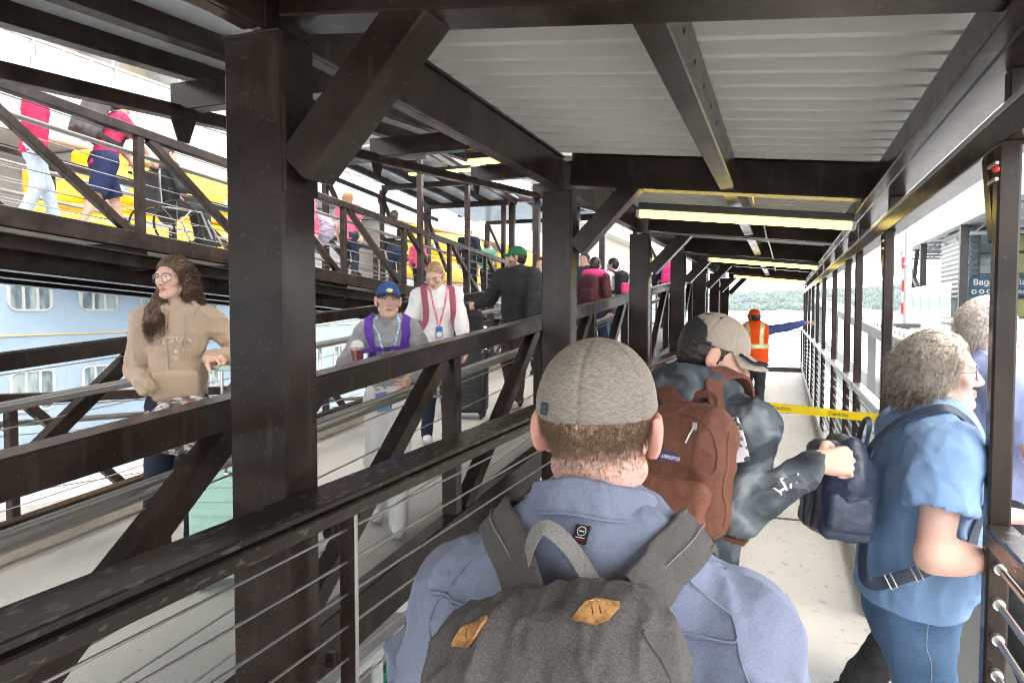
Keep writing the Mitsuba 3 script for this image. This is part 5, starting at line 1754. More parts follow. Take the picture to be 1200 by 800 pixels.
# the handle and red cord he holds
ch = thing('luggage_handle', 'black pull handle with a red cord in the left hand of the man in front', 'handle')
hw = xf(man.M, J['wr_l'])
hd = unit(man.M[:3, :3] @ (np.array([.15, .8, .35])))
ho = hw + hd * .072 + np.array([0, 0, -.012])
add(f'{ch}__grip', cat([bevel((.125, .026, .022), .006).apply_transform(frame(ho + np.array([.0, 0, .0]), unit([1, .15, .05]), unit([-.15, 1, 0]), [0, 0, 1]))]), 'black_plastic')
for e in (-.05, .05):
    add(f'{ch}__stem', tube([ho + np.array([e, 0, -.01]), ho + np.array([e, .02, -.55])], .007, 8), 'stainless')
lp = [ho + np.array([.02 + .016 * math.cos(a) + .004 * math.sin(3 * a), .006 * math.sin(2 * a), .012 + .024 * math.sin(a)]) for a in np.linspace(0, 12.5, 50)]
add(f'{ch}__cord', tube(np.array(lp), .0035, 7), 'red_cloth')
cs = Sdf(.014); cs.box(ho + np.array([0, .06, -.78]), (.19, .12, .25), np.eye(3), .04)
add(f'{ch}__case', cs.mesh(), 'black_plastic', True)


# ------------------------------------------------------------------ the youth with the brown backpack
def tie_dye(c0, c1, c2):
    def fn(p, n, uv):
        w = fbm(p.x * 5 + 3, p.y * 5, p.z * 5, 3)
        t = fbm(p.x * 9 + 4 * w, p.y * 9, p.z * 7 + 4 * w, 4)
        u = fbm(p.x * 30, p.y * 30, p.z * 22, 3)
        return mix(mix(c0, c1, smoothstep(.42, .62, t)), c2, smoothstep(.58, .74, t * .8 + u * .2) * .8)
    return proc(fn)


mat('tie_dye', tie_dye((.042, .05, .058), (.105, .122, .138), (.27, .295, .315)), .8, .2, bump=lambda p, n, uv: .0014 * fbm(p.x * 70, p.y * 70, p.z * 70, 3), eps=1e-3, sheen=.3)
fabric('cap_linen', (.30, .25, .20), (.46, .40, .33), 900, .85, 7, .2, (1, 1, 1), .0003)
fabric('brown_suede', (.115, .045, .03), (.20, .088, .06), 600, .75, 9, .5)
fabric('tan_suede', (.17, .068, .042), (.26, .115, .078), 600, .75, 9, .5)
mat('white_print', proc(lambda p, n, uv: mix((.06, .07, .08), (.68, .68, .70), smoothstep(.42, .5, fbm(p.x * 60, p.y * 60, p.z * 60, 2)))), .6)
mat('zip_metal', (.6, .6, .58), .3, .5, .9)

youth = Fig('young man in grey tie dye hoodie and tan cap reaching toward the dark bag', (-.265, 2.20, 0), -.42, 1.70, lean=.14, twist=.0, head=(-.95, .34, 0),
            hands_w={'r': (.085, 2.10, 1.285), 'l': (-.42, 2.5, .95)}, elbow={'l': (-.6, -.5, -.5)}, elbow_w={'r': (-.25, -.55, -.8)}, w=1.0, sh=.19)
J = youth.J
Mr = youth.Mi[:3, :3]
youth.body(.006, 'light', True, brow=(.03, .02, .015), fine=.0032, hands={'r': {'R': hand_R(Mr @ np.array([.95, .25, .05]), Mr @ np.array([-.05, -.85, .5]), -1), 'curl': [1.1, 1.2, 1.25, 1.3], 'thumb': 1.25, 's': 1.05}, 'l': {'R': hand_R((0, .5, -.8), (-.9, 0, 0), -1), 'curl': .6}})
hd = top_mesh(J, .0085, 1.0, .016, 'long', -.14, .88, seed=9, amp=.008, hood=True, blouse=.05)
hk = youth.add('hoodie', hd, 'tie_dye')
# hood lying on the back
S = Sdf(.008)
nk, Rt = J['neck'], J['Rt']
for an in np.linspace(-2.2, 2.2, 11):
    S.ell(nk + Rt @ np.array([.098 * math.sin(an), -.01 - .085 * math.cos(an), .030 + .025 * math.cos(an)]), (.042, .042, .038), Rt, .035)
S.ell(nk + Rt @ [0, -.085, -.01], (.115, .075, .075), Rt @ rx(.4), .05)
m = S.mesh()
displace(m, .008 * ((1 - np.abs(2 * meshkit.fbm(m.vertices @ np.diag([7., 9., 16.]) + 3, 3) - 1)) ** 2 - .4))
add(f'{hk}__hood', placed(m, youth.M), 'tie_dye', True)
# print on the right forearm: broken white block lettering
e, w_ = J['el_r'], J['wr_r']
hv = cKDTree(hd.vertices); hn = normals(hd)
def on_mesh(tree, mesh, N, p, off):
    i = tree.query(p, k=6)[1]
    n = N[i].mean(-2); n = n / np.linalg.norm(n, axis=-1, keepdims=True)
    return mesh.vertices[i].mean(-2) + n * off
def wrap_text(txt, hgt, o, x, n_, mesh, off=.0012, depth=.001, bold=True, arc=0.0, centre=False):
    """Lettering laid on a cloth: baseline from o along x, letters up along n_ x x, each point moved onto the surface."""
    m = meshkit.text_mesh(txt, hgt, depth, bold)
    m.apply_translation([-(m.vertices[:, 0].max() / 2 if centre else 0), 0, 0])
    m = m.subdivide_to_size(max(hgt * .35, .004))
    x = unit(x); z = unit(np.asarray(n_) - x * (np.asarray(n_) @ x)); y = np.cross(z, x)
    if arc:
        x0_, x1_ = m.vertices[:, 0].min(), m.vertices[:, 0].max()
        m.vertices[:, 1] += arc * (1 - (2 * (m.vertices[:, 0] - x0_) / (x1_ - x0_) - 1) ** 2)
    top_ = m.vertices[:, 2].copy()
    m.vertices[:, 2] = 0
    P = o + m.vertices @ np.stack([x, y, z])
    t = cKDTree(mesh.vertices); N = normals(mesh)
    i = t.query(P, k=5)[1]
    n = N[i].mean(1); n /= np.linalg.norm(n, axis=1, keepdims=True)
    sd = ((mesh.vertices[i].mean(1) - P) * n).sum(1)
    m.vertices = P + n * (sd + off + top_)[:, None]
    return m
nv = Mr @ np.array([-.1, -.95, .2])
d_ = unit(w_ - e)
o_ = e + d_ * .115 + unit(nv - d_ * (nv @ d_)) * .05 - np.cross(unit(nv - d_ * (nv @ d_)), d_) * .018
bars = []
for k, (u, v, a_, w1, h1) in enumerate(((0, .0, .2, .006, .034), (.011, .012, 1.4, .006, .018), (.013, -.008, 1.5, .006, .016), (.026, .0, -.15, .007, .034), (.038, .010, .9, .006, .022), (.041, -.010, -.7, .006, .020), (.056, .0, .1, .006, .032), (.066, .004, 1.3, .006, .020), (.070, -.012, .4, .006, .018))):
    b = bevel((w1, h1, .0012), .0003).subdivide().subdivide()
    b.apply_transform(trimesh.transformations.rotation_matrix(a_, [0, 0, 1])); b.apply_translation([u, v + .015, 0]); bars.append(b)
x_ = unit(d_); z_ = unit(nv - x_ * (nv @ x_)); y_ = np.cross(z_, x_)
for b in bars:
    P = o_ + b.vertices @ np.stack([x_, y_, np.zeros(3)])
    i_ = hv.query(P, k=5)[1]; n__ = hn[i_].mean(1); n__ /= np.linalg.norm(n__, axis=1, keepdims=True)
    b.vertices = P + n__ * (((hd.vertices[i_].mean(1) - P) * n__).sum(1) + .0012 + b.vertices[:, 2])[:, None]
youth.add('sleeve_print', cat(bars), 'white_print', False)
youth.add('trousers', trousers_mesh(J, .014, seed=3), 'dark_cloth')
youth.shoes('dark_cloth', 'black_rubber', h=.012)
# cap: linen front panels, dark mesh back
ck = youth.cap('cap_linen', 'cap_linen', h=.0045, size=1.05, tilt=-.10, low=.026, opening=False, blen=.078)
o, R = J['head'], J['Rh'] @ rx(-.10)
S = Sdf(.0045)
S.ell(o + R @ [0, -.012, .034], np.array([.0815, .104, .092]) * 1.065, R)
S.cut(o + R @ [0, 0, .022], R @ [0, .10, -1.0], .004)
S.cut(o + R @ [0, -.055, .05], R @ [0, .92, .28], .003); S.cut(o + R @ [0, -.07, .088], R @ [0, .35, .9], .02)
add(f'{ck}__mesh_back', placed(S.mesh(), youth.M), 'cap_mesh', True)
mat('cap_mesh', proc(lambda p, n, uv: mix((.012, .012, .014), (.05, .05, .055), smoothstep(.55, .7, noise(p.x * 900, p.y * 900, p.z * 900)))), .7)
S = Sdf(.0045)
S.ell(o + R @ [0, -.012, .034], np.array([.0815, .104, .092]) * 1.072, R); S.cut(o + R @ [0, 0, .024], R @ [0, .10, -1.0], .003); S.cut(o + R @ [0, 0, .037], R @ [0, -.10, 1.0], .003); S.cut(o + R @ [0, -.03, .03], R @ [0, 1, 0], .003)
add(f'{ck}__back_strap', placed(S.mesh(), youth.M), 'black_plastic', True)
bz = [o + R @ np.array(p) for p in ((.079, .060, .036), (.066, .105, .030), (.035, .135, .038), (0, .15, .043), (-.035, .135, .038), (-.066, .105, .03))]
add(f'{ck}__brim_trim', placed(ribbon(bz, [R @ [0, -.1, 1]] * 6, .022, .006, 6), youth.M), 'navy_cloth', 40)
youth.hair_shell('hair_dark', .07, -.06, .006, seed=2, h=.005)
# brown backpack
bp = thing('backpack', 'rust brown suede backpack with a small blue logo patch', 'backpack')
Rb = rz(-.36) @ rx(-.12) @ ry(.03)
Cb = np.array([-.236, 2.015, 1.262])
B = lambda x, y, z: Cb + Rb @ np.array([x, y, z])
S = Sdf(.007)
S.box(B(0, 0, 0), (.118, .072, .162), Rb, .06, .02); S.ell(B(0, 0, .10), (.098, .064, .072), Rb, .05); S.ell(B(0, -.02, -.10), (.122, .076, .07), Rb, .05)
bm = crease(S.mesh(), .008, 12, (8, 8, 5))
add(f'{bp}__main_body', bm, 'brown_suede', True)
S = Sdf(.006)
S.box(B(0, -.068, -.085), (.100, .034, .070), Rb, .035, .02)
add(f'{bp}__front_pocket', crease(S.mesh(), .006, 15, (9, 9, 6)), 'tan_suede', True)
tb_ = cKDTree(bm.vertices); nb_ = normals(bm)
arcp = [B(.11 * math.cos(a), -.065, .045 + .105 * math.sin(a)) for a in np.linspace(-.35, math.pi + .35, 40)]
arcp = on_mesh(tb_, bm, nb_, np.array(arcp), .001)
add(f'{bp}__zip', tube(arcp, .0032, 6), 'brown_suede')
add(f'{bp}__seam', tube(on_mesh(tb_, bm, nb_, np.array([B(.117, -.03, .12 - .24 * t) for t in np.linspace(0, 1, 24)]), .001), .003, 6), 'tan_suede')
zp = on_mesh(tb_, bm, nb_, np.array([B(.045, -.09, .125)]), .004)[0]
add(f'{bp}__zip__pull', cat([tube([zp, zp + np.array([-.012, -.004, -.022]), zp + np.array([-.022, -.004, -.045])], .0028, 6), bevel((.012, .005, .02), .002).apply_translation(zp)]), 'zip_metal')
m_, (lo_, lx_, ly_, lz_) = patch_on(bm, B(-.010, -.09, .030), Rb @ np.array([.06, 0, 1.0]), .078, .030, .0015, .001)
lk = add(f'{bp}__logo_patch', m_, 'logo_blue', 30)
mat('logo_blue', (.03, .04, .14), .5)
tm = meshkit.text_mesh('JANSPORT', .0098, .0007, True); tm.apply_translation([-tm.extents[0] / 2, -.005, 0])
add(f'{lk}__lettering', placed(tm, frame(lo_, lx_ * .92, ly_, lz_)), 'sign_white_cloth', False)
add(f'{lk}__stripe', placed(bevel((.06, .0018, .0006), .0002), frame(lo_ - ly_ * .0095, lx_, ly_, lz_)), 'red_cloth', False)
add(f'{bp}__grab_loop', ribbon([B(-.03, .05, .15), B(-.03, .055, .195), B(0, .055, .208), B(.028, .055, .195), B(.028, .05, .15)], [Rb @ [0, -1, .3]] * 5, .022, .003, 8), 'brown_suede', 40)
wy = placed(hd, youth.M)
for sg in (-1, 1):
    W = lambda x, y, z: xf(youth.M, J['neck'] + J['Rt'] @ np.array([x, y, z]))
    path = [B(sg * .05, .05, .145), W(sg * .10, -.09, .06), W(sg * .125, -.01, .085), W(sg * .13, .06, .04), W(sg * .13, .12, -.08), W(sg * .15, .12, -.22), W(sg * .18, .06, -.33), B(sg * .13, .05, -.15)]
    add(f'{bp}__shoulder_strap', strap_on(wy, path, .056, .012, .009, 7, .002), 'brown_suede', 40)
add(f'{bp}__side_print', strap_on(wy, [B(.085, .05, .15), B(.11, .05, .10), B(.13, .05, .04)], .036, .006, .006, 6), 'white_print', 40)

# ------------------------------------------------------------------ the woman in blue and her dark bag
def heather(c0, c1, f=300, st=(1, 1, 3)):
    return proc(lambda p, n, uv: mix(c0, c1, smoothstep(.25, .75, noise(p.x * f * st[0], p.y * f * st[1], p.z * f * st[2]) * .5 + fbm(p.x * 8, p.y * 8, p.z * 8, 3) * .5)))
mat('blue_jersey', heather((.15, .255, .44), (.22, .335, .53), 900), .8, .2, bump=lambda p, n, uv: .0010 * fbm(p.x * 60, p.y * 60, p.z * 60, 3), eps=1e-3, sheen=.3)
mat('denim', heather((.035, .08, .165), (.095, .165, .28), 900, (1, 1, .5)), .8, .2, bump=lambda p, n, uv: .0008 * fbm(p.x * 80, p.y * 80, p.z * 50, 3), eps=1e-3)
mat('denim_dark', heather((.012, .02, .04), (.03, .045, .08), 700, (1, 1, .5)), .8, .2)
mat('navy_leather', proc(lambda p, n, uv: mix((.020, .030, .058), (.04, .056, .098), fbm(p.x * 20, p.y * 20, p.z * 20, 3))), .36, .5, bump=lambda p, n, uv: .0008 * fbm(p.x * 260, p.y * 260, p.z * 260, 3), eps=5e-4)
lady = Fig('older woman with short wavy grey brown hair, glasses and a blue tee shirt', (.372, 2.44, 0), -1.50, 1.635, lean=.10, head=(-.02, -.02, 0), w=1.2, sh=.232, sh_z=.465,
           hands_w={'r': (.60, 2.25, 1.03), 'l': (.72, 2.66, 1.05)}, elbow={'l': (-.2, -.8, -.4)}, elbow_w={'r': (-.6, -.35, -.5)}, feet={'l': (-.09, .20, .085), 'r': (.10, -.12, .10)})
J = lady.J
lady.body(.006, 'pink', False, brow=(.30, .2, .15), w=1.12, fine=.006, arms='lr', hands={'r': {'R': hand_R((0, .9, -.2), (.7, .2, .6), -1), 'curl': .8}, 'l': {'R': hand_R((0, .9, -.2), (-.7, .2, .6), 1), 'curl': .8}}, headkw={'fat': .010, 'jaw': 1.1})
ts = top_mesh(J, .009, 1.28, .030, .135, -.04, 1.30, seed=21, amp=.008, belly=.07, bust=.02)
lady.add('tee_shirt', ts, 'blue_jersey')
tr = trousers_mesh(J, .011, 1.16, .016, rise=.07, seed=8, amp=.007)
tk = lady.add('jeans', tr, 'denim')
tt_, tn_ = cKDTree(tr.vertices), normals(tr)
side = np.array([J['hip_r'] * (1 - t) + J['kn_r'] * t + np.array([.2, .0, 0]) for t in np.linspace(0, 1, 40)])
sp = on_mesh(tt_, tr, tn_, side, .001)
for _ in range(4): sp[1:-1] = (sp[:-2] + 2 * sp[1:-1] + sp[2:]) / 4
add(f'{tk}__side_seam', placed(cat([tube([sp[i], sp[i + 1]], .0016, 5) for i in range(0, len(sp) - 1)]), lady.M), 'seam_pale')
mat('seam_pale', (.22, .27, .33), .7)
lady.shoes('dark_cloth', 'black_rubber')
# hair: wavy mass with loose locks
hk = lady.hair_shell('hair_grey', .052, -.062, .014, seed=4, h=.005, amp=.009, extra=[((0, -.055, -.035), (.080, .066, .066), .03), ((.06, -.035, -.03), (.030, .055, .062), .03), ((-.06, -.035, -.03), (.030, .055, .062), .03)])
def locks(fig, hairkey, bsdf, n, length, r, curl, seed, region, drop=.5, cf=1.4, npts=7, part='lock', mesh=None):
    m = fig.local['hair'] if mesh is None else mesh
    N = normals(m)
    q = (m.vertices - fig.J['head']) @ fig.J['Rh']
    g = np.random.default_rng(seed)
    ok = np.nonzero(region(q))[0]
    i = g.choice(ok, n)
    d = N[i] * .30 + fig.J['Rh'] @ np.array([0, -.4, -.6]) + .1 * g.standard_normal((n, 3))
    d /= np.linalg.norm(d, axis=1, keepdims=True)
    pts, R = strands(None, m.vertices[i] - N[i] * .003, d, np.full(n, length), r, None, npts, curl, cf, drop, seed)
    return curves(f'{hairkey}__{part}', xf(fig.M, pts.reshape(-1, 3)).reshape(pts.shape), R * fig.s, bsdf)
locks(lady, hk, 'hair_grey', 5200, .055, .0006, .0035, 3, lambda q: q[:, 1] < .06, .3)
locks(lady, hk, 'hair_silver', 3800, .055, .0006, .0035, 13, lambda q: (q[:, 1] > -.05) & (q[:, 2] > -.03), .3)
locks(lady, hk, 'hair_brown', 1500, .05, .0006, .0035, 23, lambda q: (q[:, 1] < -.02) & (q[:, 2] < -.02), .3)
# glasses and earring
def glasses(fig, m, glass=None, w=.030, hgt=.022, tint=None):
    k = None
    for sg in (-1, 1):
        c = np.array([sg * .0335, .098, .001])
        a = np.linspace(0, 2 * math.pi, 25)
        pts = np.array([fig.hl(c[0] + w * .92 * np.sign(math.cos(t)) * abs(math.cos(t)) ** .75, c[1] - .012 * abs(math.cos(t)) * (math.cos(t) * sg > 0), c[2] + hgt * np.sign(math.sin(t)) * abs(math.sin(t)) ** .75) for t in a])
        if k is None:
            k = fig.add('glasses', tube(pts, .0016, 6), m)
        else:
            add(f'{k}__rim', placed(tube(pts, .0016, 6), fig.M), m)
        cen = pts.mean(0)
        f = [(0, i + 1, i + 2) for i in range(len(pts) - 1)]
        add(f'{k}__lens', placed(trimesh.Trimesh(np.vstack([cen, pts]), np.array(f), process=False), fig.M), 'lens_glass', False)
        add(f'{k}__temple', placed(tube([fig.hl(sg * .062, .086, .006), fig.hl(sg * .078, .06, .008), fig.hl(sg * .084, .0, .006), fig.hl(sg * .083, -.02, -.012)], .0016, 6), fig.M), m)
    add(f'{k}__bridge', placed(tube([fig.hl(-.007, .104, .004), fig.hl(0, .107, .007), fig.hl(.007, .104, .004)], .0014, 6), fig.M), m)
    return k
scene['lens_glass'] = {'type': 'thindielectric', 'int_ior': 1.45}
mat('frame_violet', (.10, .08, .16), .3)
mat('frame_brown', (.10, .05, .03), .3)
glasses(lady, 'frame_violet')
ek = lady.add('earring', tube([lady.hl(.088, .002, -.042), lady.hl(.089, .002, -.050)], .0008, 5), 'stainless')
add(f'{ek}__drop', placed(trimesh.creation.icosphere(2, .0065).apply_scale([.6, 1, 1.4]).apply_translation(lady.hl(.089, .002, -.058)), lady.M), 'earring_glass', True)
mat('earring_glass', (.45, .6, .5), .15, .8, .2)
# dark leather bag on her back
bg = thing('handbag', 'dark navy leather backpack bag hanging behind the woman in blue', 'bag')
Rg = rz(-1.35) @ rx(-.10) @ ry(-.10)
Cg = np.array([.160, 2.37, 1.165])
G_ = lambda x, y, z: Cg + Rg @ np.array([x, y, z])
S = Sdf(.006)
S.box(G_(0, .0, -.03), (.135, .072, .105), Rg, .025, .03)
S.cone(G_(-.105, 0, .03), G_(.105, 0, .03), .062, .062, .05, (Rg[:, 1], .95)); S.cone(G_(-.085, .01, .125), G_(.085, .01, .125), .026, .026, .07)
bm2 = crease(S.mesh(), .007, 31, (7, 7, 9))
add(f'{bg}__main_body', bm2, 'navy_leather', True)
t2, n2 = cKDTree(bm2.vertices), normals(bm2)
for xs in (-.06, .055):
    sm = on_mesh(t2, bm2, n2, np.array([G_(xs * (1 - .2 * t), -.09, .10 - .24 * t) for t in np.linspace(0, 1, 20)]), .0008)
    add(f'{bg}__seam', tube(sm, .0022, 6), 'navy_leather')
for xs in (.14,):
    sm = on_mesh(t2, bm2, n2, np.array([G_(xs, -.05 + .10 * t, .0) for t in np.linspace(0, 1, 14)]), .0008)
    add(f'{bg}__seam', tube(sm, .0022, 6), 'navy_leather')
S = Sdf(.006); S.box(G_(.10, -.0, -.055), (.055, .066, .055), Rg, .02, .02)
add(f'{bg}__side_pocket', crease(S.mesh(), .005, 33, (10, 10, 10)), 'navy_leather', True)
S = Sdf(.006); S.box(G_(0, -.012, .115), (.10, .058, .018), Rg @ rx(.2), .016, .02); S.ell(G_(0, -.05, .09), (.10, .022, .045), Rg, .03)
add(f'{bg}__flap', crease(S.mesh(), .006, 35, (10, 10, 10)), 'navy_leather', True)
add(f'{bg}__carry_loop', ribbon([G_(.02, .04, .13), G_(.03, .045, .19), G_(.05, .05, .215), G_(.075, .05, .19), G_(.07, .045, .12)], [(-.6, -.8, .2), (-.7, -.6, .2), (-.2, -.5, .8), (.6, -.6, .3), (.7, -.6, .2)], .018, .003, 8), 'navy_leather', 40)
wl = placed(ts, lady.M)
ws = lambda x, y, z: xf(lady.M, J['neck'] + J['Rt'] @ np.array([x, y, z]))
add(f'{bg}__shoulder_strap', strap_on(wl, [G_(.05, .065, .10), ws(.10, -.17, -.10), ws(.125, -.10, .0), ws(.125, .02, .035), ws(.14, .10, -.06), ws(.16, .13, -.2), ws(.2, .10, -.34)], .034, .006, .005, 7), 'navy_leather', 40)
lowp = [G_(.09, .06, -.09), ws(.20, -.16, -.50), ws(.235, -.05, -.44), ws(.24, .06, -.37)]
sk = add(f'{bg}__side_strap', strap_on(wl, lowp, .034, .005, .006, 7), 'navy_leather', 40)
bp_ = np.array(lowp[2]) + np.array([0, -.02, 0])
Pd, Nd = drape(spline(lowp, 7), wl, .010)
c, n_ = Pd[15], Nd[15]
t_ = unit(Pd[16] - Pd[14]); x_ = np.cross(n_, t_)
for off in (.0, -.07):
    cc = c + t_ * off + n_ * .003
    add(f'{sk}__buckle', tube([cc + t_ * a + x_ * b for a, b in ((-.008, -.021), (.008, -.021), (.008, .021), (-.008, .021), (-.008, -.021))], .0022, 6), 'zip_metal')

# ------------------------------------------------------------------ the grey-haired man beyond her
fabric('lavender_cloth', (.20, .235, .42), (.29, .33, .52), 900)
elder = Fig('older grey haired man in a lavender blue shirt beyond the woman in blue', (.75, 3.40, 0), -1.38, 1.75, lean=.04, head=(-.05, .05, 0), sh=.2, w=1.1,
            feet={'l': (-.10, .32, .085), 'r': (.10, -.48, .14)}, hands_w={'r': (1.08, 3.22, 1.0), 'l': (1.08, 3.6, 1.0)})
J = elder.J
elder.body(.0065, 'pink', True, brow=(.3, .22, .16), fine=.007, arms='lr', hands={'r': {'R': hand_R((0, .9, -.2), (.7, .2, .6), -1), 'curl': .8}, 'l': {'R': hand_R((0, .9, -.2), (-.7, .2, .6), 1), 'curl': .8}}, headkw={'fat': .007, 'nose': 1.15})
elder.add('shirt', top_mesh(J, .010, 1.2, .028, .20, -.15, 1.15, seed=41, belly=.05), 'lavender_cloth')
elder.add('trousers', trousers_mesh(J, .012, 1.15, .03, seed=18, amp=.009), 'dark_cloth')
elder.shoes('dark_cloth', 'black_rubber', toes={'r': (0, 1, -.45)}, scale=1.05)
hk = elder.hair_shell('hair_silver', .012, -.07, .012, seed=14, h=.0055, amp=.006)
locks(elder, hk, 'hair_silver', 2600, .04, .0008, .003, 9, lambda q: q[:, 1] < .03, .5)
case_ = thing('suitcase', 'dark soft suitcase rolling beside the grey haired man', 'suitcase')
S = Sdf(.012); S.box((1.22, 2.55, .36), (.20, .13, .31), rz(.2), .05)
add(f'{case_}__body', S.mesh(), 'dark_cloth', True)
for q in (-.07, .07):
    add(f'{case_}__stem', tube([(1.22 + q, 2.55, .66), (1.2 + q, 2.55, 1.02)], .008, 8), 'stainless')
add(f'{case_}__grip', tube([(1.12, 2.55, 1.02), (1.28, 2.55, 1.02)], .014, 8), 'black_plastic')
for q in (-.14, .14):
    add(f'{case_}__wheel', tube([(1.22 + q, 2.45, .028), (1.22 + q, 2.48, .028)], .03, 12), 'black_rubber')
# a traveller farther out on the landing, mostly hidden
fabric('pale_stripe', (.42, .44, .48), (.6, .6, .62), 300, .8, 4, .2, (0, 0, 1.5))
t3 = Fig('traveller in a pale striped shirt mostly hidden behind the near right post', (1.62, 3.30, 0), -2.2, 1.62, lean=.05, hands_w={'r': (1.45, 3.0, 1.05), 'l': (1.9, 3.15, .95)})
t3.body(.01, 'pink', False, fine=.008, hands={'r': {'R': hand_R((0, .9, -.3), (.7, .2, .6), -1), 'curl': 1.0}})
t3.add('shirt', top_mesh(t3.J, .013, 1.05, .022, 'long', -.12, seed=51), 'pale_stripe')
t3.add('trousers', trousers_mesh(t3.J, .016), 'dark_cloth')
t3.shoes('dark_cloth', 'black_rubber', h=.012)
t3.hair_shell('hair_silver', .04, -.07, .012)

# ------------------------------------------------------------------ the attendant in the orange vest
fabric('vest_orange', (.80, .075, .008), (.88, .11, .015), 300, .7, 3)
fabric('denim_shirt', (.05, .075, .24), (.085, .12, .32), 500)
mat('reflective_silver', (.72, .70, .62), .35, .5, .3)
mat('vest_yellow', (.80, .62, .03), .6)
att = Fig('attendant in orange safety vest and orange cap pointing to the right', (-.42, 12.0, 0), .10, 1.70, head=(.75, .05, 0), sh=.215, w=1.15,
          hands_w={'r': (.36, 11.98, 1.50), 'l': (-.68, 12.2, .95)}, elbow={'l': (-.6, -.5, -.3)}, elbow_w={'r': (0, 0, -1)})
J = att.J
Mr = att.Mi[:3, :3]
att.body(.008, 'brown', True, fine=.005, hands={'r': {'R': hand_R(Mr @ np.array([.97, .1, .12]), Mr @ np.array([0, -.3, .95]), -1), 'curl': [.1, .35, .5, .55], 'thumb': .1}, 'l': {'R': hand_R((0, .4, -.9), (-.9, 0, 0), 1), 'curl': .6}})
att.add('shirt', top_mesh(J, .010, 1.05, .016, 'long', -.05, 1.0, seed=61), 'denim_shirt')
S = Sdf(.009)
Rt = J['Rt']
S.cone(J['pelvis'] + [0, 0, -.01], J['waist'], .225, .215, .03, (Rt[:, 1], .80)); S.cone(J['waist'], J['chest'] + [0, 0, .05], .215, .225, .03, (Rt[:, 1], .78)); S.cone(J['sh_l'] * .86 + J['sh_r'] * .14, J['sh_r'] * .86 + J['sh_l'] * .14, .092, .092, .05); S.cone(J['neck'] - [0, 0, .05], J['neck'] + [0, 0, .005], .09, .072, .03)
S.cut(J['pelvis'] + [0, 0, -.04], (0, 0, -1), .006)
vm = S.mesh(); displace(vm, fold_field(vm.vertices, [(J['pelvis'], J['chest'])], .008, 9, 3))
vk = att.add('safety_vest', vm, 'vest_orange')
tv, nv_ = cKDTree(vm.vertices), normals(vm)
def band(path, w1, w2):
    P, N = drape(spline(np.array(path), 8), vm, .002)
    i = tv.query(P, k=6)[1]; P = vm.vertices[i].mean(1) + N * .002
    for _ in range(2): P[1:-1] = (P[:-2] + 2 * P[1:-1] + P[2:]) / 4
    k = add(f'{vk}__yellow_band', placed(ribbon(P, N, w1, .003, 2), att.M), 'vest_yellow', 40)
    add(f'{k}__reflective_strip', placed(ribbon(P + N * .0025, N, w2, .002, 2), att.M), 'reflective_silver', 40)
for sg in (-1, 1):
    band([(sg * .095, .10, 1.30), (sg * .10, .09, 1.42), (sg * .105, 0, 1.50), (sg * .10, -.12, 1.42), (sg * .10, -.15, 1.30), (sg * .10, -.15, 1.17)], .075, .045)
ringp = [(.24 * math.sin(a), -.19 * math.cos(a), 1.155) for a in np.linspace(-3.0, 3.0, 26)]
band(ringp, .075, .045)
att.add('trousers', trousers_mesh(J, .012, 1.05, .02, seed=5), 'slate_cloth')
fabric('slate_cloth', (.03, .033, .036), (.055, .058, .06), 500)
att.shoes('black_rubber', 'black_rubber')
att.hair_shell('hair_dark', .05, -.06, .006, seed=3)
att.cap('vest_orange', h=.006, size=1.06, tilt=-.05)


# ------------------------------------------------------------------ people on the ramps
def ramp_hand(J, k):
    """A relaxed hand hanging from the forearm."""
    d = unit(J['wr_' + k] - J['el_' + k])
    sg = -1 if k == 'l' else 1
    return {'R': hand_R(d, (sg * .9, -.2, .3), sg), 'curl': .65}


def small_pack(label, fig, cloth, m, size=(.15, .075, .21), straps=None, off=(0, -.20, -.17), pocket=True, m2=None, top_w=None):
    """A backpack worn by a figure: body, pocket, loop and two straps lying on its top."""
    t = thing('backpack', label, 'backpack')
    J = fig.J
    R, o = J['Rt'], J['neck'] + J['Rt'] @ np.array(off)
    P = lambda x, y, z: o + R @ np.array([x, y, z])
    S = Sdf(.009)
    S.box(P(0, 0, 0), size, R, min(size) * .8, .02); S.ell(P(0, 0, size[2] * .6), (size[0] * .85, size[1] * .9, size[2] * .5), R, .05)
    add(f'{t}__main_body', placed(crease(S.mesh(), .006, 3), fig.M), m, True)
    if pocket:
        S = Sdf(.009); S.box(P(0, -size[1], -size[2] * .4), (size[0] * .8, .04, size[2] * .45), R, .03, .02)
        add(f'{t}__front_pocket', placed(crease(S.mesh(), .005, 5), fig.M), m2 or m, True)
    add(f'{t}__grab_loop', placed(ribbon([P(-.03, .05, size[2] * .95), P(-.03, .05, size[2] + .04), P(.0, .05, size[2] + .06), P(.03, .05, size[2] + .04), P(.03, .05, size[2] * .95)], [R @ [0, -1, .3]] * 5, .022, .004, 6), fig.M), m, 40)
    for sg in (-1, 1):
        N = lambda x, y, z: J['neck'] + R @ np.array([x, y, z])
        path = [P(sg * .07, .06, size[2] * .85), N(sg * .10, -.08, .02), N(sg * .125, .0, .03), N(sg * .13, .07, -.05), N(sg * .13, .12, -.14), N(sg * .135, .13, -.25), N(sg * .17, .07, -.36), P(sg * size[0] * .9, .04, -size[2] * .7)]
        add(f'{t}__shoulder_strap', placed(strap_on(cloth, path, .058, .012, .007, 6, .002, 1, 1), fig.M), straps or m, 40)
    return t


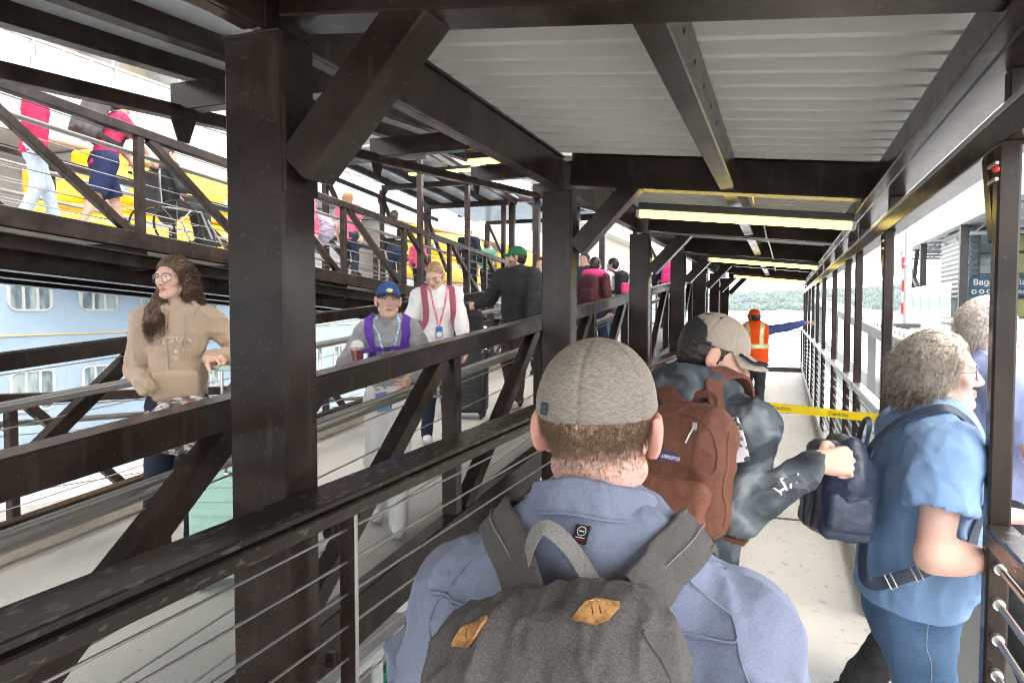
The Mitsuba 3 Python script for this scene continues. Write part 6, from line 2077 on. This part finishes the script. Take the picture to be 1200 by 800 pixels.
def lanyard(fig, cloth, strap, card, drop=.36, part='lanyard', w=.018):
    J, R = fig.J, fig.J['Rt']
    N = lambda x, y, z: J['neck'] + R @ np.array([x, y, z])
    k = None
    for sg in (-1, 1):
        path = [N(sg * .07, -.03, .02), N(sg * .075, .04, .0), N(sg * .062, .09, -.07), N(sg * .035, .13, -.2), N(sg * .006, .14, -drop)]
        m = strap_on(cloth, path, w, .002, .003, 7, 0, 0)
        if k is None:
            k = fig.add(part, m, strap, 40)
        else:
            add(f'{k}__strap', placed(m, fig.M), strap, 40)
    m_, (o, x, y, z) = patch_on(cloth, N(0, .16, -drop - .05), R @ [0, 0, 1.0], .066, .105, .004, .004)
    add(f'{k}__badge', placed(m_, fig.M), card, 30)
    add(f'{k}__badge_window', placed(bevel((.050, .045, .001), .0002).apply_transform(frame(o - y * .02 + z * .0005, x, y, z)), fig.M), 'sign_white_cloth', 30)
    return k


def suitcase(label, o, yaw, size, m, handle=.45, ribs=6, m2='black_plastic', tilt=0.0, soft=False, handle_m=None):
    t = thing('suitcase', label, 'suitcase')
    R = rz(yaw) @ rx(tilt)
    o = np.array(o, float)
    P = lambda x, y, z: o + R @ np.array([x, y, z])
    w, d, h = size
    S = Sdf(.010)
    S.box(P(0, 0, .06 + h), (w, d, h), R, .05, .02)
    add(f'{t}__shell', S.mesh(), m, True)
    for s in (-1, 1):
        for k in range(ribs):
            z = .06 + h * (.3 + 1.4 * (k + .5) / ribs)
            add(f'{t}__rib', bevel((w * 1.7, .024, h * .10), .006).apply_transform(frame(P(0, s * (d - .001), z), R[:, 0], R[:, 1], R[:, 2])), m, 30)
    for s in (-1, 1):
        add(f'{t}__stem', tube([P(s * w * .45, d * .6, .06 + 2 * h - .02), P(s * w * .45, d * .6, .06 + 2 * h + handle)], .008, 8), 'stainless' if not soft else 'black_plastic')
    add(f'{t}__grip', bevel((w * 1.15, .03, .026), .008).apply_transform(frame(P(0, d * .6, .06 + 2 * h + handle), R[:, 0], R[:, 1], R[:, 2])), handle_m or m2, 30)
    for sx in (-1, 1):
        for sy in (-1, 1):
            add(f'{t}__wheel', tube([P(sx * w * .75 - .012, sy * d * .6, .03), P(sx * w * .75 + .012, sy * d * .6, .03)], .03, 12), 'black_rubber')
            add(f'{t}__wheel_housing', bevel((.05, .05, .05), .01).apply_transform(frame(P(sx * w * .75, sy * d * .6, .062), R[:, 0], R[:, 1], R[:, 2])), 'black_plastic', 30)
    return t


# --- the woman in the tan hoodie
fabric('tan_fleece', (.37, .28, .205), (.47, .365, .275), 700, .85, 6, .4)
fabric('ink_cloth', (.010, .014, .024), (.022, .028, .042), 500)
mat('print_cream', (.62, .55, .46), .7)
wo = Fig('young woman in a tan hoodie with long curly brown hair and glasses', (-2.96, 2.93, near_z(2.9)), math.pi + .72, 1.66, head=(-.66, .02, .03), sh=.158, w=.85,
         hands_w={'l': (-2.755, 2.93, near_z(2.9) + 1.125)}, hands={'r': (.135, .165, 1.035)}, sh_z=.462, elbow_w={'l': (.5, .2, -.75), 'r': (-.75, .35, -.3)}, feet={'l': (-.09, .02, .085), 'r': (.12, .08, .085)})
J = wo.J
Mi = wo.Mi[:3, :3]
wo.body(.0052, 'light', False, brow=(.07, .035, .02), fine=.0045, hands={'l': {'R': hand_R(Mi @ np.array([.9, .1, .05]), Mi @ np.array([0, -.15, 1]), 1), 'curl': 1.2, 'thumb': .7}}, headkw={'jaw': .85, 'scale': .96})
hd = top_mesh(J, .0085, .86, .018, 'long', -.13, .86, seed=71, amp=.010, hood=True, blouse=.035, neck=.01)
wk = wo.add('hoodie', hd, 'tan_fleece')
tw_, nw_ = cKDTree(hd.vertices), normals(hd)
L_ = lambda x, y, z: J['neck'] + J['Rt'] @ np.array([x, y, z])
# kangaroo pocket, cords, lettering
S = Sdf(.008)
S.box(L_(0, .112, -.435), (.125, .028, .085), J['Rt'] @ rx(-.12), .028, .02)
S.ell(L_(.155, .14, -.39), (.035, .07, .075), J['Rt'], .01, 'sub'); S.ell(L_(-.155, .14, -.39), (.035, .07, .075), J['Rt'], .01, 'sub')
pm = S.mesh(); displace(pm, .005 * (meshkit.fbm(pm.vertices * 14, 2) - .5))
add(f'{wk}__pocket', placed(pm, wo.M), 'tan_fleece', True)
for sx, dz in ((-.045, -.29), (.042, -.33)):
    c = on_mesh(tw_, hd, nw_, spline(np.array([L_(sx, .13, -.05), L_(sx * 1.1, .15, -.16), L_(sx * 1.2, .16, dz)]), 10), .005)
    ck = add(f'{wk}__drawcord', placed(tube(c, .0042, 7), wo.M), 'tan_fleece')
    add(f'{ck}__tip', placed(tube([c[-1], c[-1] + J['Rt'] @ [0, 0, -.022]], .0048, 8), wo.M), 'kerb_beige')
fx, fy = J['Rt'][:, 0], J['Rt'][:, 1]
wt = wrap_text('VICTORIA', .029, L_(0, .16, -.215), -fx, fy, hd, .0015, .0008, True, .014, True)
add(f'{wk}__lettering', placed(wt, wo.M), 'print_cream', False)
for px_, pz_, w_ in ((.062, -.243, .030), (-.062, -.243, .030), (.0, -.285, .055), (.0, -.297, .03)):
    b = bevel((w_, .0055, .0012), .0003).subdivide().subdivide()
    P = L_(px_, .16, pz_) + b.vertices @ np.stack([-fx, J['Rt'][:, 2], np.zeros(3)])
    i_ = tw_.query(P, k=5)[1]; n__ = nw_[i_].mean(1); n__ /= np.linalg.norm(n__, axis=1, keepdims=True)
    b.vertices = P + n__ * (((hd.vertices[i_].mean(1) - P) * n__).sum(1) + .0012 + b.vertices[:, 2])[:, None]
    add(f'{wk}__small_print', placed(b, wo.M), 'print_cream', False)
leaf = [(0, 1), (.18, .6), (.36, .72), (.3, .25), (.62, .5), (.68, .3), (1, .22), (.72, -.08), (.78, -.22), (.2, -.42), (.08, -.5), (.06, -1), (-.06, -1), (-.08, -.5), (-.2, -.42), (-.78, -.22), (-.72, -.08), (-1, .22), (-.68, .3), (-.62, .5), (-.3, .25), (-.36, .72), (-.18, .6)]
lm = extrude(shapely.Polygon(leaf), .06); lm.apply_scale(.0135)
c = on_mesh(tw_, hd, nw_, np.array([L_(0, .16, -.252)]), .0012)[0]
lm.apply_transform(frame(c, -fx, [0, 0, 1.0], unit(np.cross(-fx, [0, 0, 1.0]))))
add(f'{wk}__leaf_emblem', placed(lm, wo.M), 'print_cream', False)
wo.add('jeans', trousers_mesh(J, .011, .88, .012, seed=72, flare=.02, amp=.007), 'ink_cloth')
wo.shoes('sign_white_cloth', 'white_paint')
hk = wo.hair_shell('hair_brown', .070, -.10, .008, seed=7, amp=.006, extra=[((0, -.06, -.06), (.068, .05, .09), .04)])
lh, lhm = wo.hair_mass('hair_brown', [((-.055, -.04, -.03), (.032, .052, .06)), ((-.062, -.045, -.09), (.036, .055, .06)), ((-.058, -.06, -.145), (.045, .05, .045)), ((-.02, -.075, -.11), (.055, .045, .08)),
                                       ((.066, -.020, -.02), (.026, .045, .06)), ((.074, -.005, -.08), (.030, .042, .06)),], seed=3, part='long_hair', torso=[((.050, .0, .075), (.040, .045, .05)), ((.080, .045, .02), (.046, .042, .05)), ((.098, .075, -.035), (.054, .040, .05)), ((.104, .095, -.080), (.050, .034, .042))])
locks(wo, lh, 'hair_brown', 3400, .075, .0009, .013, 5, lambda q: q[:, 2] < -.05, .9, 2.0, 10, 'curl', lhm)
locks(wo, lh, 'hair_brown', 1200, .07, .0007, .003, 15, lambda q: q[:, 2] > -.10, .9, 1.5, 7, 'curl', lhm)
locks(wo, hk, 'hair_brown', 2600, .075, .0007, .003, 9, lambda q: (q[:, 2] > -.08) & (q[:, 1] < .075), .6, 1.2)
glasses(wo, 'frame_brown')
# her mint suitcase with a printed duffel on top
sc = suitcase('mint green hard suitcase held by the woman in the tan hoodie', (-2.56, 2.88, near_z(2.86)), .35, (.19, .13, .30), 'mint_shell', .42, 6, 'mint_shell')
mat('mint_shell', grainy((.30, .52, .42), (.36, .58, .48), 4, 60), .35)
df = thing('duffel_bag', 'grey and white floral duffel bag resting on the mint suitcase', 'bag')
S = Sdf(.009)
S.cone((-2.80, 2.74, near_z(2.86) + .80), (-2.42, 2.90, near_z(2.86) + .82), .125, .125, .05)
dm = crease(S.mesh(), .012, 81, (9, 9, 9))
dk = add(f'{df}__body', dm, 'floral_print', True)
add(f'{df}__carry_strap', ribbon([(-2.78, 2.65, near_z(2.86) + .88), (-2.74, 2.66, near_z(2.86) + .94), (-2.62, 2.72, near_z(2.86) + .96), (-2.55, 2.78, near_z(2.86) + .92)], [(0, -.3, 1)] * 4, .03, .006), 'floral_print', 40)
add(f'{df}__coral_patch', trimesh.creation.icosphere(2, .03).apply_scale([1.2, 1, .6]).apply_translation([-2.66, 2.72, near_z(2.86) + .925]), 'coral_cloth', True)
mat('coral_cloth', (.55, .16, .11), .7)
def floral(p, n, uv):
    f1, f2, w = voronoi(p.x * 16 + 2 * noise(p.x * 14, p.y * 14, p.z * 14) + p.y * 9, p.z * 16 + 2 * noise(p.x * 14 + 9, p.y * 14, p.z * 14))
    t = smoothstep(.05, .16, f2 - f1) * smoothstep(.35, .5, noise(p.x * 40, p.y * 40, p.z * 40) * .5 + w * .5)
    return mix((.09, .075, .085), (.50, .46, .46), t)
mat('floral_print', proc(floral), .7)

# --- the boy with the purple backpack
fabric('grey_marl', (.19, .19, .20), (.40, .40, .41), 500, .85, 5, .3)
fabric('white_denim', (.58, .57, .55), (.68, .67, .65), 500)
fabric('purple_nylon', (.085, .03, .30), (.15, .06, .42), 300, .5)
fabric('cap_blue', (.025, .06, .19), (.045, .09, .25), 700)
mat('lanyard_blue', proc(lambda p, n, uv: mix((.10, .30, .62), (.60, .72, .82), smoothstep(.45, .55, noise(p.x * 130, p.y * 130, p.z * 130)))), .6)
mat('lanyard_pink', proc(lambda p, n, uv: mix((.62, .07, .17), (.78, .40, .45), smoothstep(.5, .6, noise(p.x * 130, p.y * 130, p.z * 130)))), .6)
mat('badge_blue', (.04, .16, .42), .35)
boy = Fig('boy in a blue cap and grey hoodie holding a cup of red drink', (-2.235, 3.84, near_z(3.84)), math.pi + .50, 1.47, head=(.10, -.02, -.03), sh=.148, w=.80,
          hands_w={'r': (-2.315, 3.60, near_z(3.84) + 1.045), 'l': (-2.00, 3.70, near_z(3.84) + .92)}, elbow_w={'r': (-.6, .3, -.5), 'l': (.5, .2, -.5)}, feet={'l': (-.07, .25, .085), 'r': (.09, -.12, .11)})
J = boy.J
Mi = boy.Mi[:3, :3]
boy.body(.0052, 'light', True, brow=(.03, .02, .015), fine=.0045, hands={'r': {'R': hand_R(Mi @ np.array([.35, -.75, .25]), Mi @ np.array([-.75, -.45, .1]), 1), 'curl': .8, 'thumb': .75, 's': .95}, 'l': ramp_hand(J, 'l')}, headkw={'scale': 1.06, 'jaw': .8, 'open_mouth': .002, 'ear_out': .003})
hd = top_mesh(J, .009, .80, .020, 'long', -.12, .88, seed=91, amp=.010, hood=True)
boy.add('hoodie', hd, 'grey_marl')
boy.add('trousers', trousers_mesh(J, .011, .9, .022, seed=92, amp=.008), 'white_denim')
boy.shoes('sign_white_cloth', 'white_paint')
boy.hair_shell('hair_dark', .062, -.05, .008, seed=8)
ck = boy.cap('cap_blue', 'navy_cloth', h=.005, size=1.10, tilt=.02, low=.030)
em = trimesh.creation.icosphere(3, 1).apply_scale([.024, .006, .016])
em.apply_transform(frame(boy.hl(0, .098, .068), J['Rh'][:, 0], J['Rh'] @ rx(.25)[:, 1], J['Rh'] @ rx(.25)[:, 2]))
add(f'{ck}__emblem', placed(em, boy.M), 'emblem_yellow', True)
mat('emblem_yellow', proc(lambda p, n, uv: mix((.10, .45, .62), (.75, .58, .10), smoothstep(.4, .5, noise(p.x * 90, p.y * 90, p.z * 150)))), .6)
small_pack('purple backpack worn by the boy in the blue cap', boy, hd, 'purple_nylon', size=(.15, .085, .22), off=(0, -.20, -.2))
m_ = strap_on(hd, [J['neck'] + np.array(p) for p in ((-.13, .16, -.2), (0, .19, -.205), (.13, .16, -.2))], .03, .006, .006, 8, 0, 0)
sk = boy.add('chest_strap', m_, 'purple_nylon', 40)
add(f'{sk}__buckle', placed(bevel((.035, .012, .03), .004).apply_translation(m_.vertices.mean(0) + [0, .008, 0]), boy.M), 'black_plastic', 30)
boy.add('waist_strap', strap_on(hd, [J['pelvis'] + np.array(p) for p in ((-.17, .0, -.02), (-.1, .15, -.04), (0, .17, -.05), (.1, .15, -.04), (.17, 0, -.02))], .06, .008, .006, 8, 0, 0), 'purple_nylon', 40)
lanyard(boy, hd, 'lanyard_blue', 'badge_blue', .30)
m_, (o_, x_, y_, z_) = patch_on(hd, J['pelvis'] + np.array([.045, .16, -.02]), (.15, 0, 1), .085, .13, .006, .012)
ph = boy.add('phone_pouch', m_, 'badge_blue', 30)
add(f'{ph}__frame', placed(tube([o_ + x_ * a + y_ * b for a, b in ((-.045, -.068), (.045, -.068), (.045, .068), (-.045, .068), (-.045, -.068))], .004, 6), boy.M), 'white_paint')
hw = xf(boy.M, J['wr_r']); along = unit(np.array([.35, -.75, .25]))
cupc = hw + along * .085 + np.array([.035, -.01, -.02])
cp = thing('drink_cup', 'clear plastic cup of dark red drink in the hand of the boy', 'cup')
def lathe(prof, o, n=24):
    a = np.linspace(0, 2 * math.pi, n, endpoint=False)
    V = np.concatenate([np.c_[r * np.cos(a), r * np.sin(a), np.full(n, z)] for r, z in prof]) + o
    f = []
    for i in range(len(prof) - 1):
        for j in range(n):
            p, q = i * n + j, i * n + (j + 1) % n
            f += [(p, q, q + n), (p, q + n, p + n)]
    return trimesh.Trimesh(V, np.array(f), process=False)
add(f'{cp}__drink', lathe([(.001, -.05), (.029, -.05), (.037, .028), (.001, .029)], cupc), 'red_drink', 40)
add(f'{cp}__cup', lathe([(.031, -.053), (.0395, .045)], cupc), 'lens_glass', 40)
add(f'{cp}__lid', lathe([(.041, .045), (.042, .052), (.036, .056), (.033, .072), (.012, .085), (.001, .086)], cupc), 'lid_clear', 40)
mat('red_drink', (.16, .012, .035), .15, .6)
mat('lid_clear', (.68, .66, .68), .15, .7)

# --- the girl in white with a rose backpack
fabric('white_knit', (.66, .65, .66), (.76, .75, .75), 500, .85, 5, .3)
fabric('rose_canvas', (.30, .075, .11), (.40, .12, .16), 500)
girl = Fig('girl in a white sweater with pink lanyard and rose backpack looking down', (-2.79, 5.62, near_z(5.62)), math.pi + .62, 1.60, head=(-.55, .5, 0), lean=.04, sh=.168, w=.85,
           hands_w={'l': (-2.46, 5.52, near_z(5.62) + .74), 'r': (-3.02, 5.40, near_z(5.62) + .80)}, elbow_w={'l': (.5, .3, -.2), 'r': (-.5, .3, -.2)}, feet={'l': (-.07, .22, .085), 'r': (.08, -.15, .11)})
J = girl.J
girl.body(.0062, 'light', False, brow=(.35, .22, .12), fine=.006, hands={'l': ramp_hand(J, 'l'), 'r': ramp_hand(J, 'r')}, headkw={'jaw': .85})
st = top_mesh(J, .010, .90, .024, 'long', -.08, .98, seed=101, amp=.008)
girl.add('sweater', st, 'white_knit')
girl.add('jeans', trousers_mesh(J, .012, .92, .012, seed=102), 'denim_dark')
girl.shoes('sign_white_cloth', 'white_paint')
hk = girl.hair_shell('hair_blond', .066, -.05, .004, seed=9, amp=.0015, extra=[((0, -.105, -.03), (.030, .035, .045), .02), ((.02, -.12, -.09), (.022, .026, .07), .02)])
small_pack('rose pink backpack worn by the girl in the white sweater', girl, st, 'rose_canvas', size=(.15, .08, .23), off=(0, -.19, -.2))
lanyard(girl, st, 'lanyard_pink', 'badge_blue', .34)

# --- the man in the green cap pulling luggage
fabric('black_fleece', (.018, .018, .019), (.04, .04, .042), 500)
fabric('brown_cord', (.045, .025, .022), (.075, .045, .04), 400)
fabric('cap_green', (.02, .11, .045), (.035, .16, .07), 600)
gm = Fig('bearded man in a green cap, black hoodie and brown trousers', (-2.74, 7.50, near_z(7.5)), math.pi - .18, 1.74, head=(-1.15, .05, 0), sh=.2, w=1.0,
         hands_w={'r': (-3.16, 7.30, near_z(7.5) + 1.10), 'l': (-2.52, 7.3, near_z(7.5) + .82)}, elbow_w={'r': (-.3, .3, -.6), 'l': (.5, .4, 0)}, feet={'l': (-.12, .22, .085), 'r': (.08, -.05, .085)})
J = gm.J
gm.body(.0065, 'light', True, brow=(.02, .015, .012), beard=((.03, .02, .016), .75), fine=.0065, hands={'l': ramp_hand(J, 'l'), 'r': ramp_hand(J, 'r')})
hd = top_mesh(J, .010, 1.02, .034, 'long', -.12, 1.12, seed=111, amp=.010, hood=True)
gm.add('hoodie', hd, 'black_fleece')
gm.add('trousers', trousers_mesh(J, .012, 1.0, .024, seed=112, amp=.009), 'brown_cord')
gm.shoes('shoe_cream', 'white_paint', 1.06)
fabric('shoe_cream', (.55, .50, .40), (.64, .60, .50), 500)
gm.hair_shell('hair_dark', .055, -.06, .007, seed=12)
gm.cap('cap_green', h=.006, size=1.07, tilt=.06)
suitcase('tall black suitcase on wheels in front of the man in the green cap', (-2.98, 6.72, near_z(6.72)), .2, (.19, .12, .32), 'black_shell', .30, 5)
mat('black_shell', (.016, .016, .018), .35)
bk = thing('travel_bag', 'black carry bag standing on top of the tall black suitcase', 'bag')
S = Sdf(.010); S.box((-3.0, 6.70, near_z(6.72) + .90), (.17, .11, .19), rz(.2), .07)
add(f'{bk}__body', crease(S.mesh(), .01, 121), 'dark_cloth', True)
add(f'{bk}__carry_strap', ribbon([(-3.08, 6.62, near_z(6.72) + 1.05), (-3.06, 6.6, near_z(6.72) + 1.15), (-2.95, 6.6, near_z(6.72) + 1.15), (-2.92, 6.62, near_z(6.72) + 1.0)], [(0, -.6, 1)] * 4, .03, .006), 'black_rubber', 40)
S = Sdf(.010); S.box((-2.98, 6.60, near_z(6.72) + .84), (.11, .03, .10), rz(.2), .03)
add(f'{bk}__front_pocket', S.mesh(), 'dark_cloth', True)

# --- travellers farther up the near ramp
fabric('pink_foam', (.72, .045, .22), (.80, .08, .28), 200, .7)
fabric('wine_cloth', (.06, .018, .025), (.11, .04, .045), 300)
def traveller(label, loc, yaw, H, topm, legm, hairm, tone='light', male=True, sleeve='long', hair=(.06, -.07, .010), seed=0, extra=None, head=(0, 0, 0), w=1.0, h=.011, shorts=False, shoes=('dark_cloth', 'black_rubber'), hands_w=None, elbow_w=None, lean=0.0, feet=None, loose=.022):
    f = Fig(label, loc, yaw, H, hands_w=hands_w, elbow_w=elbow_w, lean=lean, head=head, w=w, feet=feet, sh=.19 if male else .17)
    arms = 'lr' if sleeve != 'long' else ()
    f.body(h * .8, tone, male, fine=.008, arms=arms, hands={'l': ramp_hand(f.J, 'l'), 'r': ramp_hand(f.J, 'r')}, bare_legs=shorts)
    f.topm = top_mesh(f.J, h, w, loose, sleeve, -.10, 1.05, seed=seed, amp=.008)
    f.add('top', f.topm, topm)
    f.add('shorts' if shorts else 'trousers', trousers_mesh(f.J, h * 1.1, w, .03 if shorts else .015, seed=seed + 1, length=.46 if shorts else 1.0), legm)
    f.shoes(shoes[0], shoes[1], h=.011)
    if hairm:
        f.hairk = f.hair_shell(hairm, hair[0], hair[1], hair[2], seed=seed, extra=extra)
    return f


t = traveller('woman with a dark hair bun seen from behind on the near ramp', (-2.56, 10.3, near_z(10.3)), -.25, 1.60, 'wine_cloth', 'denim_dark', 'hair_dark', male=False, seed=131, extra=[((0, -.10, -.02), (.035, .035, .04), .02)])
S = Sdf(.010)
for an in np.linspace(-2.6, 2.6, 15):
    S.ell(t.J['neck'] + np.array([.12 * math.sin(an), -.03 - .12 * math.cos(an), .01]), (.07, .07, .065), np.eye(3), .03)
pil = thing('neck_pillow', 'bright pink neck pillow round the neck of the woman with the hair bun', 'pillow')
add(f'{pil}__cushion', placed(S.mesh(), t.M), 'pink_foam', True)
small_pack('wine dark backpack with a white flower below the pink neck pillow', t, t.topm, 'wine_cloth', off=(0, -.20, -.24))
t2_ = traveller('boy in a white tee shirt looking left on the near ramp', (-2.66, 11.9, near_z(11.9)), 1.2, 1.58, 'white_knit', 'denim', 'hair_dark', sleeve=.2, seed=141, head=(.2, 0, 0))
small_pack('dark backpack with pink trim worn by the boy in the white tee shirt', t2_, t2_.topm, 'dark_cloth', m2='pink_foam', off=(0, -.18, -.2))
traveller('man in a dark teal top facing the viewer behind the woman with the hair bun', (-3.10, 11.75, near_z(11.75)), math.pi - .2, 1.68, 'slate_cloth', 'dark_cloth', 'hair_dark', 'pink', seed=151)
t4 = traveller('traveller in a dark jacket carrying a pink bag near the top of the near ramp', (-2.45, 16.3, near_z(16.3)), .1, 1.68, 'ink_cloth', 'dark_cloth', 'hair_dark', seed=161)
small_pack('pink bag carried by the traveller in the dark jacket', t4, t4.topm, 'pink_foam', off=(0.06, -.2, -.26))
traveller('woman in grey walking down the near ramp beyond the green cap man', (-3.15, 9.6, near_z(9.6)), math.pi, 1.62, 'black_fleece', 'ink_cloth', 'hair_brown', male=False, seed=171)

# --- people on the upper ramp
fabric('crimson_fleece', (.36, .012, .055), (.48, .025, .085), 500)
fabric('crimson_tee', (.44, .02, .07), (.56, .04, .11), 500)
fabric('pale_jeans', (.26, .33, .42), (.40, .47, .55), 500)
fabric('navy_shorts', (.012, .018, .06), (.022, .03, .085), 500)
fabric('rose_top', (.62, .07, .14), (.72, .11, .19), 500)
fabric('lilac_grey', (.26, .23, .33), (.36, .33, .42), 400)
p1 = traveller('young man in a crimson hoodie and pale jeans on the upper ramp', (-7.62, 5.62, up_z(5.62)), -.55, 1.70, 'crimson_fleece', 'pale_jeans', 'hair_dark', 'light', seed=181, head=(-.6, .25, 0), lean=.05, loose=.036, hands_w={'r': (-7.35, 5.5, up_z(5.6) + .80)}, feet={'l': (-.08, .2, .085), 'r': (.1, -.15, .1)})
p2 = traveller('man in a crimson tee and navy shorts pushing a wheelchair on the upper ramp', (-7.50, 6.38, up_z(6.38)), -.30, 1.76, 'crimson_tee', 'navy_shorts', 'hair_dark', 'tan', sleeve=.20, seed=191, shorts=True, lean=.30, head=(0, .3, 0), hands_w={'l': (-7.60, 6.95, up_z(6.9) + .92), 'r': (-7.20, 6.92, up_z(6.9) + .92)}, elbow_w={'l': (-.2, -.5, -.6), 'r': (.2, -.5, -.6)}, feet={'l': (-.09, .25, .085), 'r': (.1, -.32, .13)}, w=1.05)
small_pack('bulky dark grey backpack worn by the man in the crimson tee', p2, p2.topm, 'pack_canvas', size=(.17, .12, .25), off=(0, -.24, -.15), straps='dark_cloth')
wc_ = thing('wheelchair', 'black and silver wheelchair rolling along the upper ramp', 'wheelchair')
wo_ = np.array([-7.36, 7.18, up_z(7.18)])
Rw = rz(-.25)
W3 = lambda x, y, z: wo_ + Rw @ np.array([x, y, z])
for sx in (-1, 1):
    k = add(f'{wc_}__rear_wheel', tube([W3(sx * .29, .30 * math.cos(a) - .05, .30 + .29 * math.sin(a)) for a in np.linspace(0, 2 * math.pi, 29)], .014, 7), 'black_rubber')
    for q in range(8):
        add(f'{k}__spoke', tube([W3(sx * .29, -.05, .30), W3(sx * .29, -.05 + .29 * math.cos(q * math.pi / 4), .30 + .28 * math.sin(q * math.pi / 4))], .003, 5), 'stainless')
    add(f'{wc_}__caster', tube([W3(sx * .24 - .015, .45, .08), W3(sx * .24 + .015, .45, .08)], .08, 14), 'black_rubber')
    add(f'{wc_}__side_frame', tube([W3(sx * .25, -.25, .95), W3(sx * .25, -.22, .5), W3(sx * .25, .30, .48), W3(sx * .25, .45, .15)], .014, 8), 'stainless')
    add(f'{wc_}__armrest', bevel((.05, .34, .04), .012).apply_transform(frame(W3(sx * .26, .02, .72), Rw[:, 0], Rw[:, 1], Rw[:, 2])), 'black_plastic', 30)
    add(f'{wc_}__push_handle', tube([W3(sx * .25, -.25, .94), W3(sx * .25, -.36, .95)], .018, 8), 'black_rubber')
    add(f'{wc_}__footrest', tube([W3(sx * .2, .42, .4), W3(sx * .18, .62, .12), W3(sx * .1, .66, .1)], .014, 8), 'stainless')
add(f'{wc_}__seat', bevel((.48, .46, .06), .02).apply_transform(frame(W3(0, .03, .48), Rw[:, 0], Rw[:, 1], Rw[:, 2])), 'black_plastic', 30)
add(f'{wc_}__backrest', bevel((.46, .05, .46), .02).apply_transform(frame(W3(0, -.22, .74), Rw[:, 0], Rw[:, 1], Rw[:, 2])), 'black_plastic', 30)
# the seated traveller: hips on the seat, knees forward
sit = Fig('grey haired traveller in dark clothes seated in the wheelchair', (wo_ + np.array([0, 0, .52 - .93 + .02])).tolist(), -.25, 1.72, feet={'l': (-.12, .52, .56), 'r': (.12, .52, .56)}, hands={'l': (-.22, .25, 1.18), 'r': (.22, .25, 1.18)}, knee=(0, .4, 1), head=(0, .1, 0))
sit.body(.010, 'light', True, fine=.008, hands={'l': ramp_hand(sit.J, 'l'), 'r': ramp_hand(sit.J, 'r')})
sit.add('jacket', top_mesh(sit.J, .012, 1.05, .024, 'long', -.02, seed=201), 'slate_cloth')
sit.add('trousers', trousers_mesh(sit.J, .013, 1.0, .018, seed=202), 'slate_cloth')
sit.shoes('dark_cloth', 'black_rubber')
sit.hair_shell('hair_brown', .05, -.07, .009, seed=20)
p3 = traveller('woman with long light hair, bright pink top and black trousers on the upper ramp', (-7.5, 11.5, up_z(11.5)), .15, 1.68, 'rose_top', 'ink_cloth', 'hair_blond', male=False, sleeve=.2, seed=211, extra=[((0, -.07, -.11), (.075, .045, .12), .04)], hair=(.06, -.25, .010))
locks(p3, p3.hairk, 'hair_blond', 500, .1, .002, .002, 19, lambda q: q[:, 1] < .0, .8)
jk = thing('folded_jacket', 'lilac grey jacket bundled over the arm of the woman in the pink top', 'jacket')
S = Sdf(.014); S.ell((-7.85, 11.2, up_z(11.4) + .98), (.2, .16, .26), np.eye(3), .03); S.ell((-7.95, 11.15, up_z(11.4) + .75), (.12, .12, .2), np.eye(3), .05)
add(f'{jk}__cloth', crease(S.mesh(), .03, 221, (6, 6, 5)), 'lilac_grey', True)
p4 = traveller('dark haired woman in black with a small pale backpack on the upper ramp', (-7.45, 13.1, up_z(13.1)), .1, 1.64, 'black_fleece', 'denim_dark', 'hair_dark', male=False, seed=231, extra=[((0, -.05, -.07), (.075, .05, .09), .04)], hair=(.06, -.18, .012))
small_pack('small pale grey backpack worn by the dark haired woman in black', p4, p4.topm, 'white_denim', size=(.13, .07, .17), off=(0, -.19, -.17), straps='dark_cloth')
traveller('child in a pink jacket on the upper ramp ahead of the pale backpack', (-7.6, 14.4, up_z(14.4)), .2, 1.30, 'rose_top', 'ink_cloth', 'hair_brown', male=False, seed=241)
traveller('balding man in a dark jacket near the foot of the upper ramp', (-6.95, 15.7, up_z(15.7)), .1, 1.74, 'ink_cloth', 'ink_cloth', 'hair_silver', 'pink', seed=251, hair=(-.03, -.07, .006))
traveller('traveller in a pale green tee at the far end of the upper ramp', (-7.0, 16.9, up_z(16.9)), .2, 1.60, 'mint_tee', 'dark_cloth', 'hair_brown', 'tan', sleeve=.2, seed=261)
fabric('mint_tee', (.16, .46, .32), (.22, .54, .39), 400)
traveller('person in bright pink at the left edge of the gap beside the near column', (-7.9, 10.7, up_z(10.7)), .3, 1.60, 'rose_top', 'dark_cloth', 'hair_dark', male=False, seed=271)
yb = thing('inflatable_toy', 'yellow bag strapped at the far left edge of the upper ramp', 'bag')
S = Sdf(.014); S.ell((-7.85, 5.0, up_z(5) + 1.18), (.15, .13, .22), np.eye(3), .03)
add(f'{yb}__body', crease(S.mesh(), .02, 5), 'emblem_amber', True)
mat('emblem_amber', (.75, .45, .03), .5)
